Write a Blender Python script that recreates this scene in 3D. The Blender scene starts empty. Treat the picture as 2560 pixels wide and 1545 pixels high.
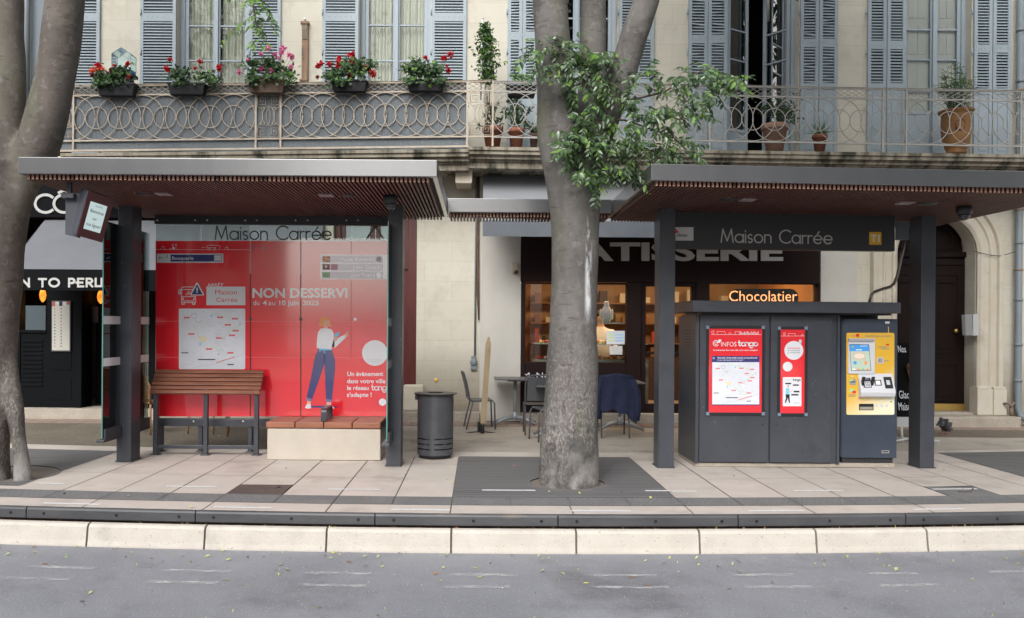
import bpy, math, random
from mathutils import Vector, Matrix, noise
random.seed(7)
D = bpy.data
SC = bpy.context.scene
COL = SC.collection
RAD = math.radians

# ---------------------------------------------------------------- camera, sky, sun, exposure
F, U0, V0, ROLL, EYE = 2100.0, 1197.0, 814.0, 0.0075, 1.6     # focal length, vanishing point, roll, eye height
cam_d = D.cameras.new('camera'); cam = D.objects.new('camera', cam_d); COL.objects.link(cam)
cam_d.sensor_width = 36.0; cam_d.lens = F / 2560 * 36.0
cam_d.shift_x = (1280 - U0) / 2560; cam_d.shift_y = -(772.5 - V0) / 2560
cam_d.clip_start = 0.05; cam_d.clip_end = 600
cam.matrix_world = Matrix.Translation((0, 0, EYE)) @ Matrix.Rotation(RAD(90), 4, 'X') @ Matrix.Rotation(ROLL, 4, 'Z')
SC.camera = cam
SUN_EL, SUN_AZ = 40, 197          # degrees; azimuth clockwise from +Y, so the sun is behind the camera's left shoulder
w = D.worlds.new('World'); SC.world = w; w.use_nodes = True
nt = w.node_tree; bg = nt.nodes['Background']
sky = nt.nodes.new('ShaderNodeTexSky'); sky.sky_type = 'NISHITA'; sky.sun_disc = False
sky.sun_elevation = RAD(SUN_EL); sky.sun_rotation = RAD(SUN_AZ)
sky.air_density = 1.0; sky.dust_density = 4.0; sky.ozone_density = 1.0
hs = nt.nodes.new('ShaderNodeHueSaturation'); hs.inputs['Saturation'].default_value = 0.30
nt.links.new(sky.outputs[0], hs.inputs['Color']); nt.links.new(hs.outputs[0], bg.inputs['Color'])
bg.inputs['Strength'].default_value = 0.15
sl = D.lights.new('sun', 'SUN'); so = D.objects.new('sun', sl); COL.objects.link(so)
sl.energy = 1.65; sl.angle = RAD(36); sl.color = (1.0, 0.985, 0.965)
el, az = RAD(SUN_EL), RAD(SUN_AZ)
sdir = Vector((math.sin(az) * math.cos(el), math.cos(az) * math.cos(el), math.sin(el)))
so.rotation_euler = sdir.to_track_quat('Z', 'Y').to_euler()
SC.view_settings.view_transform = 'Standard'; SC.view_settings.look = 'None'
SC.view_settings.exposure = 0.5; SC.view_settings.gamma = 1.0
SC.cycles.use_denoising = True
SC.cycles.max_bounces = 8; SC.cycles.transparent_max_bounces = 16; SC.cycles.diffuse_bounces = 3
SC.cycles.caustics_reflective = False; SC.cycles.caustics_refractive = False
SC.cycles.sample_clamp_indirect = 6.0

# ---------------------------------------------------------------- helpers
def at(u, v, Y):
    "the point at depth Y that lies along picture position (u, v) of the 2560 x 1545 photograph"
    du, dv = u - U0, v - V0
    return Vector(((du + ROLL * dv) * Y / F, Y, EYE - (dv - ROLL * du) * Y / F))
def X(u, v, Y): return at(u, v, Y).x
def Z(u, v, Y): return at(u, v, Y).z

class MB:
    def __init__(s): s.v = []; s.f = []; s.m = []; s.s = []
    def add(s, vs, fs, k=0, smooth=False):
        n = len(s.v); s.v += [tuple(p) for p in vs]
        for f in fs: s.f.append(tuple(i + n for i in f)); s.m.append(k); s.s.append(smooth)
        return s
    def hexa(s, p, k=0):
        "p: 4 front points (ccw seen from the front) then the 4 back ones"
        return s.add(p, [(0, 1, 2, 3), (5, 4, 7, 6), (4, 0, 3, 7), (1, 5, 6, 2), (3, 2, 6, 7), (4, 5, 1, 0)], k)
    def box(s, x0, x1, y0, y1, z0, z1, k=0):
        return s.hexa([(x0, y0, z0), (x1, y0, z0), (x1, y0, z1), (x0, y0, z1), (x0, y1, z0), (x1, y1, z0), (x1, y1, z1), (x0, y1, z1)], k)
    def slope(s, x0, x1, y0, y1, za0, za1, zb0, zb1, k=0):
        "a box whose heights run from za at x0 to zb at x1"
        return s.hexa([(x0, y0, za0), (x1, y0, zb0), (x1, y0, zb1), (x0, y0, za1), (x0, y1, za0), (x1, y1, zb0), (x1, y1, zb1), (x0, y1, za1)], k)
    def pbox(s, u0, v0, u1, v1, y0, y1, k=0, z0=None):
        um, vm = (u0 + u1) / 2, (v0 + v1) / 2
        return s.box(X(u0, vm, y0), X(u1, vm, y0), y0, y1, Z(um, v1, y0) if z0 is None else z0, Z(um, v0, y0), k)
    def obox(s, c, ax, ay, az, k=0):
        "box from centre and three half-axis vectors"
        c, ax, ay, az = Vector(c), Vector(ax), Vector(ay), Vector(az)
        g = [c + a * ax + b * ay + d * az for b in (-1, 1) for (a, d) in ((-1, -1), (1, -1), (1, 1), (-1, 1))]
        return s.hexa(g, k)
    def prism(s, pts, y0, y1, k=0, sides=True):
        "pts (x, z) ccw seen from -Y; front face at y0"
        n = len(pts); vs = [(x, y0, z) for x, z in pts]
        fs = [tuple(range(n))]
        if y1 is not None:
            vs += [(x, y1, z) for x, z in pts]
            fs.append(tuple(range(2 * n - 1, n - 1, -1)))
            fs += [(i, i + n, (i + 1) % n + n, (i + 1) % n) for i in range(n)]
        return s.add(vs, fs, k)
    def hprism(s, pts, z0, z1, k=0):
        "pts (x, y) ccw seen from above; extruded from z0 to z1"
        n = len(pts); vs = [(x, y, z1) for x, y in pts] + [(x, y, z0) for x, y in pts]
        fs = [tuple(range(n)), tuple(range(2 * n - 1, n - 1, -1))] + [(i, i + n, (i + 1) % n + n, (i + 1) % n) for i in range(n)]
        return s.add(vs, fs, k)
    def tube(s, pts, r, n=8, closed=False, k=0, smooth=True, caps=True):
        P = [Vector(p) for p in pts]; m = len(P)
        R = r if isinstance(r, (list, tuple)) else [r] * m
        T = []
        for i in range(m):
            a = P[i - 1] if (i or closed) else P[i]; b = P[(i + 1) % m] if (i < m - 1 or closed) else P[i]
            d = b - a; T.append(d.normalized() if d.length > 1e-9 else Vector((0, 0, 1)))
        up = Vector((0, 0, 1)) if abs(T[0].z) < .9 else Vector((0, 1, 0))
        N = T[0].cross(up).normalized(); vs = []
        for i in range(m):
            N = (N - T[i] * N.dot(T[i])); N = N.normalized() if N.length > 1e-6 else T[i].orthogonal().normalized()
            B = T[i].cross(N)
            vs += [P[i] + R[i] * (math.cos(2 * math.pi * j / n) * N + math.sin(2 * math.pi * j / n) * B) for j in range(n)]
        fs = []
        for i in range(m if closed else m - 1):
            a, b = i * n, ((i + 1) % m) * n
            fs += [(a + j, a + (j + 1) % n, b + (j + 1) % n, b + j) for j in range(n)]
        if caps and not closed: fs += [tuple(range(n - 1, -1, -1)), tuple((m - 1) * n + j for j in range(n))]
        return s.add(vs, fs, k, smooth)
    def lathe(s, prof, c, n=24, k=0, smooth=True):
        cx, cy, cz = c; vs = []; fs = []
        for r, z in prof: vs += [(cx + r * math.cos(2 * math.pi * j / n), cy + r * math.sin(2 * math.pi * j / n), cz + z) for j in range(n)]
        for i in range(len(prof) - 1):
            fs += [(i * n + j, i * n + (j + 1) % n, (i + 1) * n + (j + 1) % n, (i + 1) * n + j) for j in range(n)]
        if prof[0][0] > 1e-4: fs.append(tuple(range(n - 1, -1, -1)))
        if prof[-1][0] > 1e-4: fs.append(tuple((len(prof) - 1) * n + j for j in range(n)))
        return s.add(vs, fs, k, smooth)
    def ball(s, c, r, n=12, k=0):
        rx, ry, rz = r if isinstance(r, (list, tuple)) else (r, r, r)
        vs, fs = [], []; m = n // 2
        for i in range(m + 1):
            a = math.pi * i / m
            vs += [(c[0] + rx * math.sin(a) * math.cos(2 * math.pi * j / n), c[1] + ry * math.sin(a) * math.sin(2 * math.pi * j / n), c[2] - rz * math.cos(a)) for j in range(n)]
        for i in range(m): fs += [(i * n + j, i * n + (j + 1) % n, (i + 1) * n + (j + 1) % n, (i + 1) * n + j) for j in range(n)]
        return s.add(vs, fs, k, True)
    # ---- flat print laid on a plane Y = const, given by picture positions on that plane
    def ppoly(s, pts, Y, k=0):
        P = [at(u, v, Y) for u, v in pts]
        ar = sum(P[i].x * P[(i + 1) % len(P)].z - P[(i + 1) % len(P)].x * P[i].z for i in range(len(P)))
        if ar < 0: P.reverse()
        return s.add(P, [tuple(range(len(P)))], k)
    def prect(s, u0, v0, u1, v1, Y, k=0, r=0):
        if not r: return s.ppoly([(u0, v0), (u1, v0), (u1, v1), (u0, v1)], Y, k)
        pts = []
        for cx, cy, a0 in ((u1 - r, v0 + r, -90), (u1 - r, v1 - r, 0), (u0 + r, v1 - r, 90), (u0 + r, v0 + r, 180)):
            pts += [(cx + r * math.cos(RAD(a0 + t)), cy + r * math.sin(RAD(a0 + t))) for t in (0, 30, 60, 90)]
        return s.ppoly(pts, Y, k)
    def pcirc(s, u, v, r, Y, k=0, n=28, ry=None):
        return s.ppoly([(u + r * math.cos(2 * math.pi * i / n), v + (ry or r) * math.sin(2 * math.pi * i / n)) for i in range(n)], Y, k)
    def pline(s, pts, wd, Y, k=0, closed=False):
        P = list(pts) + ([pts[0]] if closed else [])
        for (a, b), (c, d) in zip(P, P[1:]):
            L = math.hypot(c - a, d - b)
            if L < 1e-6: continue
            dx, dy = (c - a) / L * wd / 2, (d - b) / L * wd / 2
            s.ppoly([(a - dx - dy, b - dy + dx), (c + dx - dy, d + dy + dx), (c + dx + dy, d + dy - dx), (a - dx + dy, b - dy - dx)], Y, k)
            Y -= 2e-5
        return s
    def pring(s, u, v, r, wd, Y, k=0, a0=0, a1=360, n=24, ry=None):
        ry = ry or r
        pin = [(u + (r - wd / 2) * math.cos(RAD(a0 + (a1 - a0) * i / n)), v + (ry - wd / 2) * math.sin(RAD(a0 + (a1 - a0) * i / n))) for i in range(n + 1)]
        pout = [(u + (r + wd / 2) * math.cos(RAD(a0 + (a1 - a0) * i / n)), v + (ry + wd / 2) * math.sin(RAD(a0 + (a1 - a0) * i / n))) for i in range(n + 1)]
        for i in range(n): s.ppoly([pin[i], pout[i], pout[i + 1], pin[i + 1]], Y, k)
        return s
    def text(s, body, u0, u1, vbase, cap, Y, k=0, bold=0.0, depth=None, shear=0, mono=None):
        "lettering fitted between u0 and u1, baseline at vbase, capital height cap (all picture units on plane Y)"
        vs, fs, (xa, xb, H) = glyphs(body, bold, shear)
        sx = (u1 - u0) / (xb - xa); sy = cap / H
        if u1 is None: sx = sy
        pts = [at(u0 + (x - xa) * sx, vbase - y * sy, Y) for x, y in vs]
        if depth is None: return s.add(pts, fs, k)
        n = len(pts); back = [(p.x, p.y + depth, p.z) for p in pts]
        edge = {}
        for f in fs:
            for a, b in zip(f, f[1:] + f[:1]): edge[(a, b)] = 1
        side = [(a, a + n, b + n, b) for (a, b) in edge if (b, a) not in edge]
        return s.add(pts + back, list(fs) + side, k)
    def build(s, name, mats, parent=None, bevel=0, seg=2, recalc=False):
        me = D.meshes.new(name); o = D.objects.new(name, me); COL.objects.link(o)
        org = Vector((0, 0, 0))
        if parent is not None:
            o.parent = parent; org = ORG.get(parent.name, org)
        ORG[o.name] = org
        me.from_pydata([(p[0] - org.x, p[1] - org.y, p[2] - org.z) for p in s.v], [], s.f)
        for m in (mats if isinstance(mats, (list, tuple)) else [mats]): me.materials.append(m)
        me.polygons.foreach_set('material_index', s.m); me.polygons.foreach_set('use_smooth', s.s); me.update()
        if bevel:
            b = o.modifiers.new('bevel', 'BEVEL'); b.width = bevel; b.segments = seg; b.limit_method = 'ANGLE'; b.angle_limit = RAD(40)
        return o
ORG = {}
_G = {}
def glyphs(body, bold=0.0, shear=0):
    key = (body, bold, shear)
    if key in _G: return _G[key]
    cu = D.curves.new('t', 'FONT'); cu.body = body; cu.resolution_u = 3; cu.offset = bold; cu.shear = shear
    ob = D.objects.new('t', cu); me = ob.to_mesh()
    vs = [(v.co.x, v.co.y) for v in me.vertices]; fs = [tuple(p.vertices) for p in me.polygons]
    ob.to_mesh_clear(); D.objects.remove(ob); D.curves.remove(cu)
    xs = [x for x, y in vs]
    _G[key] = (vs, fs, (min(xs), max(xs), 0.682 + bold))
    return _G[key]

def tag(o, label=None, cat=None, group=None, kind=None):
    if label: o['label'] = label
    if cat: o['category'] = cat
    if group: o['group'] = group
    if kind: o['kind'] = kind
    return o
def thing(name, label, cat, loc=(0, 0, 0), group=None):
    o = D.objects.new(name, None); COL.objects.link(o); o.location = loc; o.empty_display_size = .2
    ORG[o.name] = Vector(loc)
    return tag(o, label, cat, group)
def struct(o, label=None, cat=None): return tag(o, label, cat, None, 'structure')
def copy_tree(o, parent=None):
    c = o.copy(); COL.objects.link(c); ORG[c.name] = ORG.get(o.name, Vector((0, 0, 0)))
    if parent is not None: c.parent = parent
    for ch in list(o.children): copy_tree(ch, c)
    return c

# ---------------------------------------------------------------- materials
_M = {}
def M(name, col, rough=.6, metal=0.0, col2=None, vs=6.0, lo=.35, hi=.65, stretch=(1, 1, 1), bump=0.0, bs=60.0, spec=.5, coat=0.0,
      speck=None, sps=300.0, spt=.62, emit=0.0, trans=0.0, rvar=0.0, cior=1.5, crough=.06, blot=None, bls=1.5, blt=.55):
    if name in _M: return _M[name]
    m = D.materials.new(name); m.use_nodes = True; t = m.node_tree; N = t.nodes; L = t.links
    b = N['Principled BSDF']
    b.inputs['Base Color'].default_value = (*col, 1); b.inputs['Roughness'].default_value = rough
    b.inputs['Metallic'].default_value = metal; b.inputs['Specular IOR Level'].default_value = spec
    b.inputs['Coat Weight'].default_value = coat; b.inputs['Coat Roughness'].default_value = crough; b.inputs['Coat IOR'].default_value = cior
    tc = N.new('ShaderNodeTexCoord'); mp = N.new('ShaderNodeMapping'); mp.inputs['Scale'].default_value = stretch
    L.new(tc.outputs['Object'], mp.inputs['Vector'])
    def nz(scale, detail=6, rgh=.6):
        n = N.new('ShaderNodeTexNoise'); n.inputs['Scale'].default_value = scale; n.inputs['Detail'].default_value = detail
        n.inputs['Roughness'].default_value = rgh; L.new(mp.outputs[0], n.inputs['Vector']); return n
    def ramp(src, lo, hi):
        r = N.new('ShaderNodeMapRange'); r.inputs['From Min'].default_value = lo; r.inputs['From Max'].default_value = hi
        L.new(src, r.inputs['Value']); return r.outputs[0]
    def mix(fac, a, bcol):
        x = N.new('ShaderNodeMix'); x.data_type = 'RGBA'; L.new(fac, x.inputs[0])
        if isinstance(a, tuple): x.inputs[6].default_value = (*a, 1)
        else: L.new(a, x.inputs[6])
        x.inputs[7].default_value = (*bcol, 1); return x.outputs[2]
    cur = col
    if col2: cur = mix(ramp(nz(vs).outputs[0], lo, hi), cur, col2)
    if blot: cur = mix(ramp(nz(bls, 8, .65).outputs[0], blt, blt + .15), cur, blot)
    if speck: cur = mix(ramp(nz(sps, 2, .5).outputs[0], spt, spt + .05), cur, speck)
    if not isinstance(cur, tuple): L.new(cur, b.inputs['Base Color'])
    if rvar:
        q = N.new('ShaderNodeMapRange'); q.inputs['To Min'].default_value = max(.02, rough - rvar); q.inputs['To Max'].default_value = rough + rvar
        L.new(nz(vs * .7).outputs[0], q.inputs['Value']); L.new(q.outputs[0], b.inputs['Roughness'])
    if bump:
        bp = N.new('ShaderNodeBump'); bp.inputs['Strength'].default_value = bump; bp.inputs['Distance'].default_value = .01
        L.new(nz(bs, 5).outputs[0], bp.inputs['Height']); L.new(bp.outputs[0], b.inputs['Normal'])
    if emit:
        b.inputs['Emission Strength'].default_value = emit
        if isinstance(cur, tuple): b.inputs['Emission Color'].default_value = (*col, 1)
        else: L.new(cur, b.inputs['Emission Color'])
    if trans:
        b.inputs['Subsurface Weight'].default_value = 0
        tr = N.new('ShaderNodeBsdfTranslucent'); ms = N.new('ShaderNodeMixShader'); ms.inputs[0].default_value = trans
        if isinstance(cur, tuple): tr.inputs[0].default_value = (*[min(1, c * 1.6) for c in col], 1)
        else: L.new(cur, tr.inputs[0])
        L.new(b.outputs[0], ms.inputs[1]); L.new(tr.outputs[0], ms.inputs[2]); L.new(ms.outputs[0], N['Material Output'].inputs[0])
    _M[name] = m; return m
def glass(name, tint=(1, 1, 1), ior=1.5, rough=0.0, film=0.0, filmcol=(.8, .85, .85), wav=0.0):
    if name in _M: return _M[name]
    m = D.materials.new(name); m.use_nodes = True; t = m.node_tree; N = t.nodes; L = t.links
    N.remove(N['Principled BSDF'])
    tr = N.new('ShaderNodeBsdfTransparent'); tr.inputs[0].default_value = (*tint, 1)
    gl = N.new('ShaderNodeBsdfGlossy'); gl.inputs['Roughness'].default_value = rough
    fr = N.new('ShaderNodeFresnel'); fr.inputs[0].default_value = ior
    a = tr.outputs[0]
    if film:
        df = N.new('ShaderNodeBsdfDiffuse'); df.inputs[0].default_value = (*filmcol, 1)
        mx = N.new('ShaderNodeMixShader'); mx.inputs[0].default_value = film
        L.new(tr.outputs[0], mx.inputs[1]); L.new(df.outputs[0], mx.inputs[2]); a = mx.outputs[0]
    if wav:
        tc = N.new('ShaderNodeTexCoord'); nz = N.new('ShaderNodeTexNoise'); nz.inputs['Scale'].default_value = 4.0
        nz.inputs['Detail'].default_value = 2; L.new(tc.outputs['Object'], nz.inputs['Vector'])
        bp = N.new('ShaderNodeBump'); bp.inputs['Strength'].default_value = wav; bp.inputs['Distance'].default_value = .02
        L.new(nz.outputs[0], bp.inputs['Height']); L.new(bp.outputs[0], gl.inputs['Normal'])
    mx = N.new('ShaderNodeMixShader'); L.new(fr.outputs[0], mx.inputs[0]); L.new(a, mx.inputs[1]); L.new(gl.outputs[0], mx.inputs[2])
    L.new(mx.outputs[0], N['Material Output'].inputs[0]); _M[name] = m; return m

m_asphalt = M('asphalt', (.22, .226, .252), .78, col2=(.27, .276, .304), vs=1.0, bump=.8, bs=110, speck=(.40, .38, .35), sps=70, spt=.64, blot=(.165, .168, .186), bls=.9, blt=.50)
m_gran = M('granite_slab', (.55, .50, .455), .55, col2=(.49, .445, .40), vs=2.5, bump=.15, bs=120, speck=(.33, .29, .26), sps=34, spt=.69, blot=(.38, .34, .305), bls=1.1, blt=.52)
m_gran2 = M('granite_slab_pink', (.565, .505, .46), .55, col2=(.50, .445, .405), vs=3, bump=.15, bs=120, speck=(.33, .29, .26), sps=30, spt=.69, blot=(.40, .355, .32), bls=1.4, blt=.54)
m_joint = M('joint_sand', (.17, .145, .125), .9)
m_kerb = M('kerb_limestone', (.58, .54, .48), .75, col2=(.51, .47, .415), vs=4, bump=.4, bs=60, blot=(.40, .375, .335), bls=1.6, blt=.60, speck=(.36, .33, .29), sps=55, spt=.66)
m_edge = M('platform_edge_metal', (.055, .057, .063), .42, col2=(.085, .085, .09), vs=3, blot=(.20, .165, .125), bls=2.2, blt=.62, stretch=(.6, 1, 2), bump=.1)
m_litter = M('leaf_dust', (.12, .07, .05), .95, col2=(.05, .035, .03), vs=40, speck=(.38, .24, .17), sps=120, spt=.58, bump=.8, bs=60)
m_tact = M('tactile_grey', (.135, .135, .14), .75, col2=(.17, .168, .168), vs=3, bump=.2, speck=(.22, .22, .21), sps=250)
m_deck = M('deck_grey', (.138, .137, .140), .7, col2=(.18, .178, .18), vs=8, stretch=(.12, 6, 1), bump=.3, bs=60, blot=(.075, .07, .068), bls=2.0)
m_aggr_shade = M('aggregate_in_shade', (.155, .132, .10), .85, col2=(.12, .10, .078), vs=1.5, bump=.6, bs=90, speck=(.30, .26, .20), sps=70, spt=.60, blot=(.095, .082, .065), bls=.8)  # pavement stone with the shade near shelter and shops put into its colour
m_aggr = M('aggregate_pavement', (.43, .39, .34), .85, col2=(.35, .315, .27), vs=1.5, bump=.6, bs=90, speck=(.42, .38, .32), sps=70, spt=.58, blot=(.16, .14, .115), bls=.8)
m_brick = M('paving_brick', (.33, .24, .19), .85, col2=(.26, .20, .17), vs=5, bump=.2)
m_mark = M('white_mark', (.78, .79, .80), .6, col2=(.6, .6, .6), vs=30)
m_iron = M('cast_iron', (.075, .062, .06), .6, col2=(.11, .085, .075), vs=5, bump=.5, bs=120)

m_grey = M('anthracite_paint', (.044, .048, .060), .36, col2=(.058, .063, .077), vs=2, rvar=.1, spec=.5, speck=(.11, .115, .125), sps=26, spt=.70, blot=(.036, .039, .048), bls=2.2, blt=.58)
m_fas = M('fascia_paint', (.046, .048, .055), .36, coat=1.0, cior=2.3, crough=.22, col2=(.058, .06, .068), vs=1.2, stretch=(3.5, 1, .5), blot=(.034, .032, .03), bls=1.3, blt=.60, rvar=.06)
m_dark = M('dark_void', (.02, .02, .022), .7)
m_blk = M('black_metal', (.028, .029, .032), .4)
m_slat = M('red_wood_slat', (.15, .066, .05), .5, col2=(.09, .042, .034), vs=4, stretch=(3, .4, 3))
m_send = M('slat_end_grain', (.47, .265, .19), .7, col2=(.33, .19, .14), vs=11)
m_steel = M('bolt_steel', (.6, .6, .6), .3, metal=.8)
m_wood = M('bench_wood', (.31, .12, .066), .42, col2=(.19, .07, .042), vs=7, stretch=(.35, 3, 3), bump=.15, bs=50, blot=(.34, .2, .16), bls=1.6, blt=.66)
m_wood2 = M('bench_block_wood', (.34, .135, .075), .5, col2=(.24, .09, .05), vs=6, stretch=(.4, 3, 3), bump=.2, bs=50)
m_lime = M('bench_stone', (.54, .49, .42), .8, col2=(.49, .44, .375), vs=3, bump=.5, bs=70, speck=(.54, .48, .39), sps=45, spt=.62)
m_glass = glass('clear_glass', (.90, .95, .93), 1.52)
m_frost = glass('film_glass', (.80, .86, .86), 1.52, film=.38, filmcol=(.55, .60, .61))
m_sidegl = glass('side_glass', (.78, .88, .86), 1.6)
m_green = M('glass_edge', (.10, .26, .23), .15)
m_red = M('poster_red', (.88, .022, .038), .2, col2=(.84, .02, .033), vs=1.5, spec=.5, coat=1.0, cior=1.95)
m_white = M('print_white', (.82, .84, .90), .2, coat=1.0, cior=1.95)
m_navy = M('print_navy', (.028, .034, .19), .2, coat=1.0, cior=1.95)
m_ora = M('print_orange', (.90, .36, .12), .3)
m_skin = M('print_skin', (.85, .42, .32), .3)
m_cyan = M('print_cyan', (.22, .60, .92), .3)
m_grn = M('print_green', (.42, .72, .35), .3)
m_pink = M('print_pink', (.86, .45, .55), .3)
m_lil = M('print_lilac_sheen', (.20, .16, .33), .2, coat=1.0, cior=1.95)  # lilac print; on the line list, navy with the reflection mixed in
m_mapc = M('print_map', (.78, .80, .88), .35, col2=(.70, .73, .80), vs=5)
m_mapl = M('print_map_lines', (.56, .60, .63), .4)
m_yel = M('machine_yellow', (.84, .52, .085), .35, col2=(.80, .50, .09), vs=2)
m_txt = M('letter_grey', (.50, .50, .49), .5)
m_black = M('print_black', (.012, .012, .014), .4)

m_wall = None
def wall_material():
    m = D.materials.new('ashlar_wall'); m.use_nodes = True; t = m.node_tree; N = t.nodes; L = t.links; b = N['Principled BSDF']
    b.inputs['Roughness'].default_value = .85
    tc = N.new('ShaderNodeTexCoord'); sp = N.new('ShaderNodeSeparateXYZ'); cb = N.new('ShaderNodeCombineXYZ')
    L.new(tc.outputs['Object'], sp.inputs[0]); L.new(sp.outputs[0], cb.inputs[0]); L.new(sp.outputs[2], cb.inputs[1])
    br = N.new('ShaderNodeTexBrick'); L.new(cb.outputs[0], br.inputs['Vector'])
    br.inputs['Color1'].default_value = (.60, .575, .49, 1); br.inputs['Color2'].default_value = (.56, .53, .445, 1); br.inputs['Mortar'].default_value = (.46, .43, .36, 1)
    br.inputs['Scale'].default_value = 1; br.inputs['Mortar Size'].default_value = .004; br.inputs['Mortar Smooth'].default_value = .6
    br.inputs['Brick Width'].default_value = .92; br.inputs['Row Height'].default_value = .335; br.inputs['Bias'].default_value = .1
    n1 = N.new('ShaderNodeTexNoise'); n1.inputs['Scale'].default_value = 2.0; n1.inputs['Detail'].default_value = 9; n1.inputs['Roughness'].default_value = .68
    L.new(tc.outputs['Object'], n1.inputs['Vector'])
    r1 = N.new('ShaderNodeMapRange'); r1.inputs['From Min'].default_value = .5; r1.inputs['From Max'].default_value = .78; r1.inputs['To Max'].default_value = .55
    L.new(n1.outputs[0], r1.inputs['Value'])
    mx = N.new('ShaderNodeMix'); mx.data_type = 'RGBA'; L.new(r1.outputs[0], mx.inputs[0]); L.new(br.outputs['Color'], mx.inputs[6]); mx.inputs[7].default_value = (.33, .29, .225, 1)
    # dirt splashed up from the pavement
    r2 = N.new('ShaderNodeMapRange'); r2.inputs['From Min'].default_value = 1.30; r2.inputs['From Max'].default_value = .15; r2.inputs['To Max'].default_value = .85
    ad = N.new('ShaderNodeMath'); ad.operation = 'MULTIPLY_ADD'; ad.inputs[1].default_value = 1.3; L.new(n1.outputs[0], ad.inputs[0]); 
    sb = N.new('ShaderNodeMath'); sb.operation = 'SUBTRACT'; sb.inputs[1].default_value = .65; L.new(sp.outputs[2], sb.inputs[0]); L.new(sb.outputs[0], ad.inputs[2])
    L.new(ad.outputs[0], r2.inputs['Value'])
    m2 = N.new('ShaderNodeMix'); m2.data_type = 'RGBA'; L.new(r2.outputs[0], m2.inputs[0]); L.new(mx.outputs[2], m2.inputs[6]); m2.inputs[7].default_value = (.20, .165, .12, 1)
    n2 = N.new('ShaderNodeTexNoise'); n2.inputs['Scale'].default_value = 45; n2.inputs['Detail'].default_value = 3; L.new(tc.outputs['Object'], n2.inputs['Vector'])
    r3 = N.new('ShaderNodeMapRange'); r3.inputs['From Min'].default_value = .70; r3.inputs['From Max'].default_value = .74; r3.inputs['To Max'].default_value = .5; L.new(n2.outputs[0], r3.inputs['Value'])
    m3 = N.new('ShaderNodeMix'); m3.data_type = 'RGBA'; L.new(r3.outputs[0], m3.inputs[0]); L.new(m2.outputs[2], m3.inputs[6]); m3.inputs[7].default_value = (.22, .19, .15, 1)
    L.new(m3.outputs[2], b.inputs['Base Color'])
    bp = N.new('ShaderNodeBump'); bp.inputs['Strength'].default_value = .25; bp.inputs['Distance'].default_value = .01; L.new(n2.outputs[0], bp.inputs['Height']); L.new(bp.outputs[0], b.inputs['Normal'])
    return m
m_wall = wall_material()
m_plaster = M('pale_plaster', (.53, .515, .475), .88, col2=(.48, .465, .42), vs=1.6, bump=.15, blot=(.42, .38, .31), bls=1.3, blt=.62)
m_stone = M('surround_stone', (.56, .52, .445), .85, col2=(.52, .465, .37), vs=4, bump=.3, bs=50, blot=(.36, .32, .25), bls=1.7, blt=.60)
m_slab = M('balcony_stone', (.36, .325, .26), .9, col2=(.25, .22, .17), vs=3, stretch=(2.5, 1, .8), bump=.4, bs=40, blot=(.05, .048, .032), bls=1.7, blt=.47)
m_step = M('step_stone', (.42, .375, .315), .85, col2=(.34, .30, .25), vs=4, bump=.6, bs=60, speck=(.2, .17, .14), sps=60, spt=.62)
m_blue = M('shutter_blue', (.335, .40, .44), .55, col2=(.305, .365, .405), vs=3, bump=.05)
m_blue2 = M('frame_blue', (.32, .38, .43), .5)
m_room = M('room_dark', (.04, .04, .042), .9)
m_curt = M('curtain', (.80, .81, .72), .9, col2=(.66, .68, .59), vs=5, stretch=(4, 4, .2))
m_wingl = glass('window_glass', (.92, .95, .93), 1.48, wav=.06)
m_inshut = M('inner_shutter', (.85, .86, .82), .6)
m_rail = M('rail_cream', (.50, .445, .365), .6, col2=(.40, .325, .25), vs=8, blot=(.23, .12, .07), bls=7, blt=.63)
m_rail2 = M('rail_grey', (.40, .39, .365), .6, col2=(.33, .31, .28), vs=8, blot=(.17, .11, .08), bls=7, blt=.65)
m_screen = M('screen_grey', (.135, .155, .172), .6, col2=(.165, .185, .20), vs=1.5)
m_reddoor = M('door_maroon', (.105, .022, .018), .4, col2=(.07, .015, .013), vs=5, stretch=(1, 1, .3))
m_brdoor = M('door_brown', (.010, .0044, .0034), .6, spec=.15, col2=(.007, .0032, .0026), vs=6, stretch=(1, 1, .3), blot=(.05, .03, .022), bls=3, blt=.70)
m_brass = M('brass', (.65, .43, .13), .35, metal=.9)
m_shop = M('shop_brown', (.012, .005, .0045), .7, col2=(.016, .0065, .0055), vs=2, spec=.2)
m_awn = M('awning_grey', (.27, .28, .30), .8, col2=(.235, .245, .265), vs=1.5, blot=(.42, .42, .42), bls=1.2, blt=.62)
m_awnd = M('awning_dark', (.10, .115, .135), .75, col2=(.13, .145, .165), vs=2)
m_blkfront = M('front_black', (.002, .0026, .0034), .7, col2=(.0035, .0045, .006), vs=2, spec=.12)
m_pipe = M('pipe_grey', (.20, .235, .26), .5, col2=(.17, .20, .22), vs=2)
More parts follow.
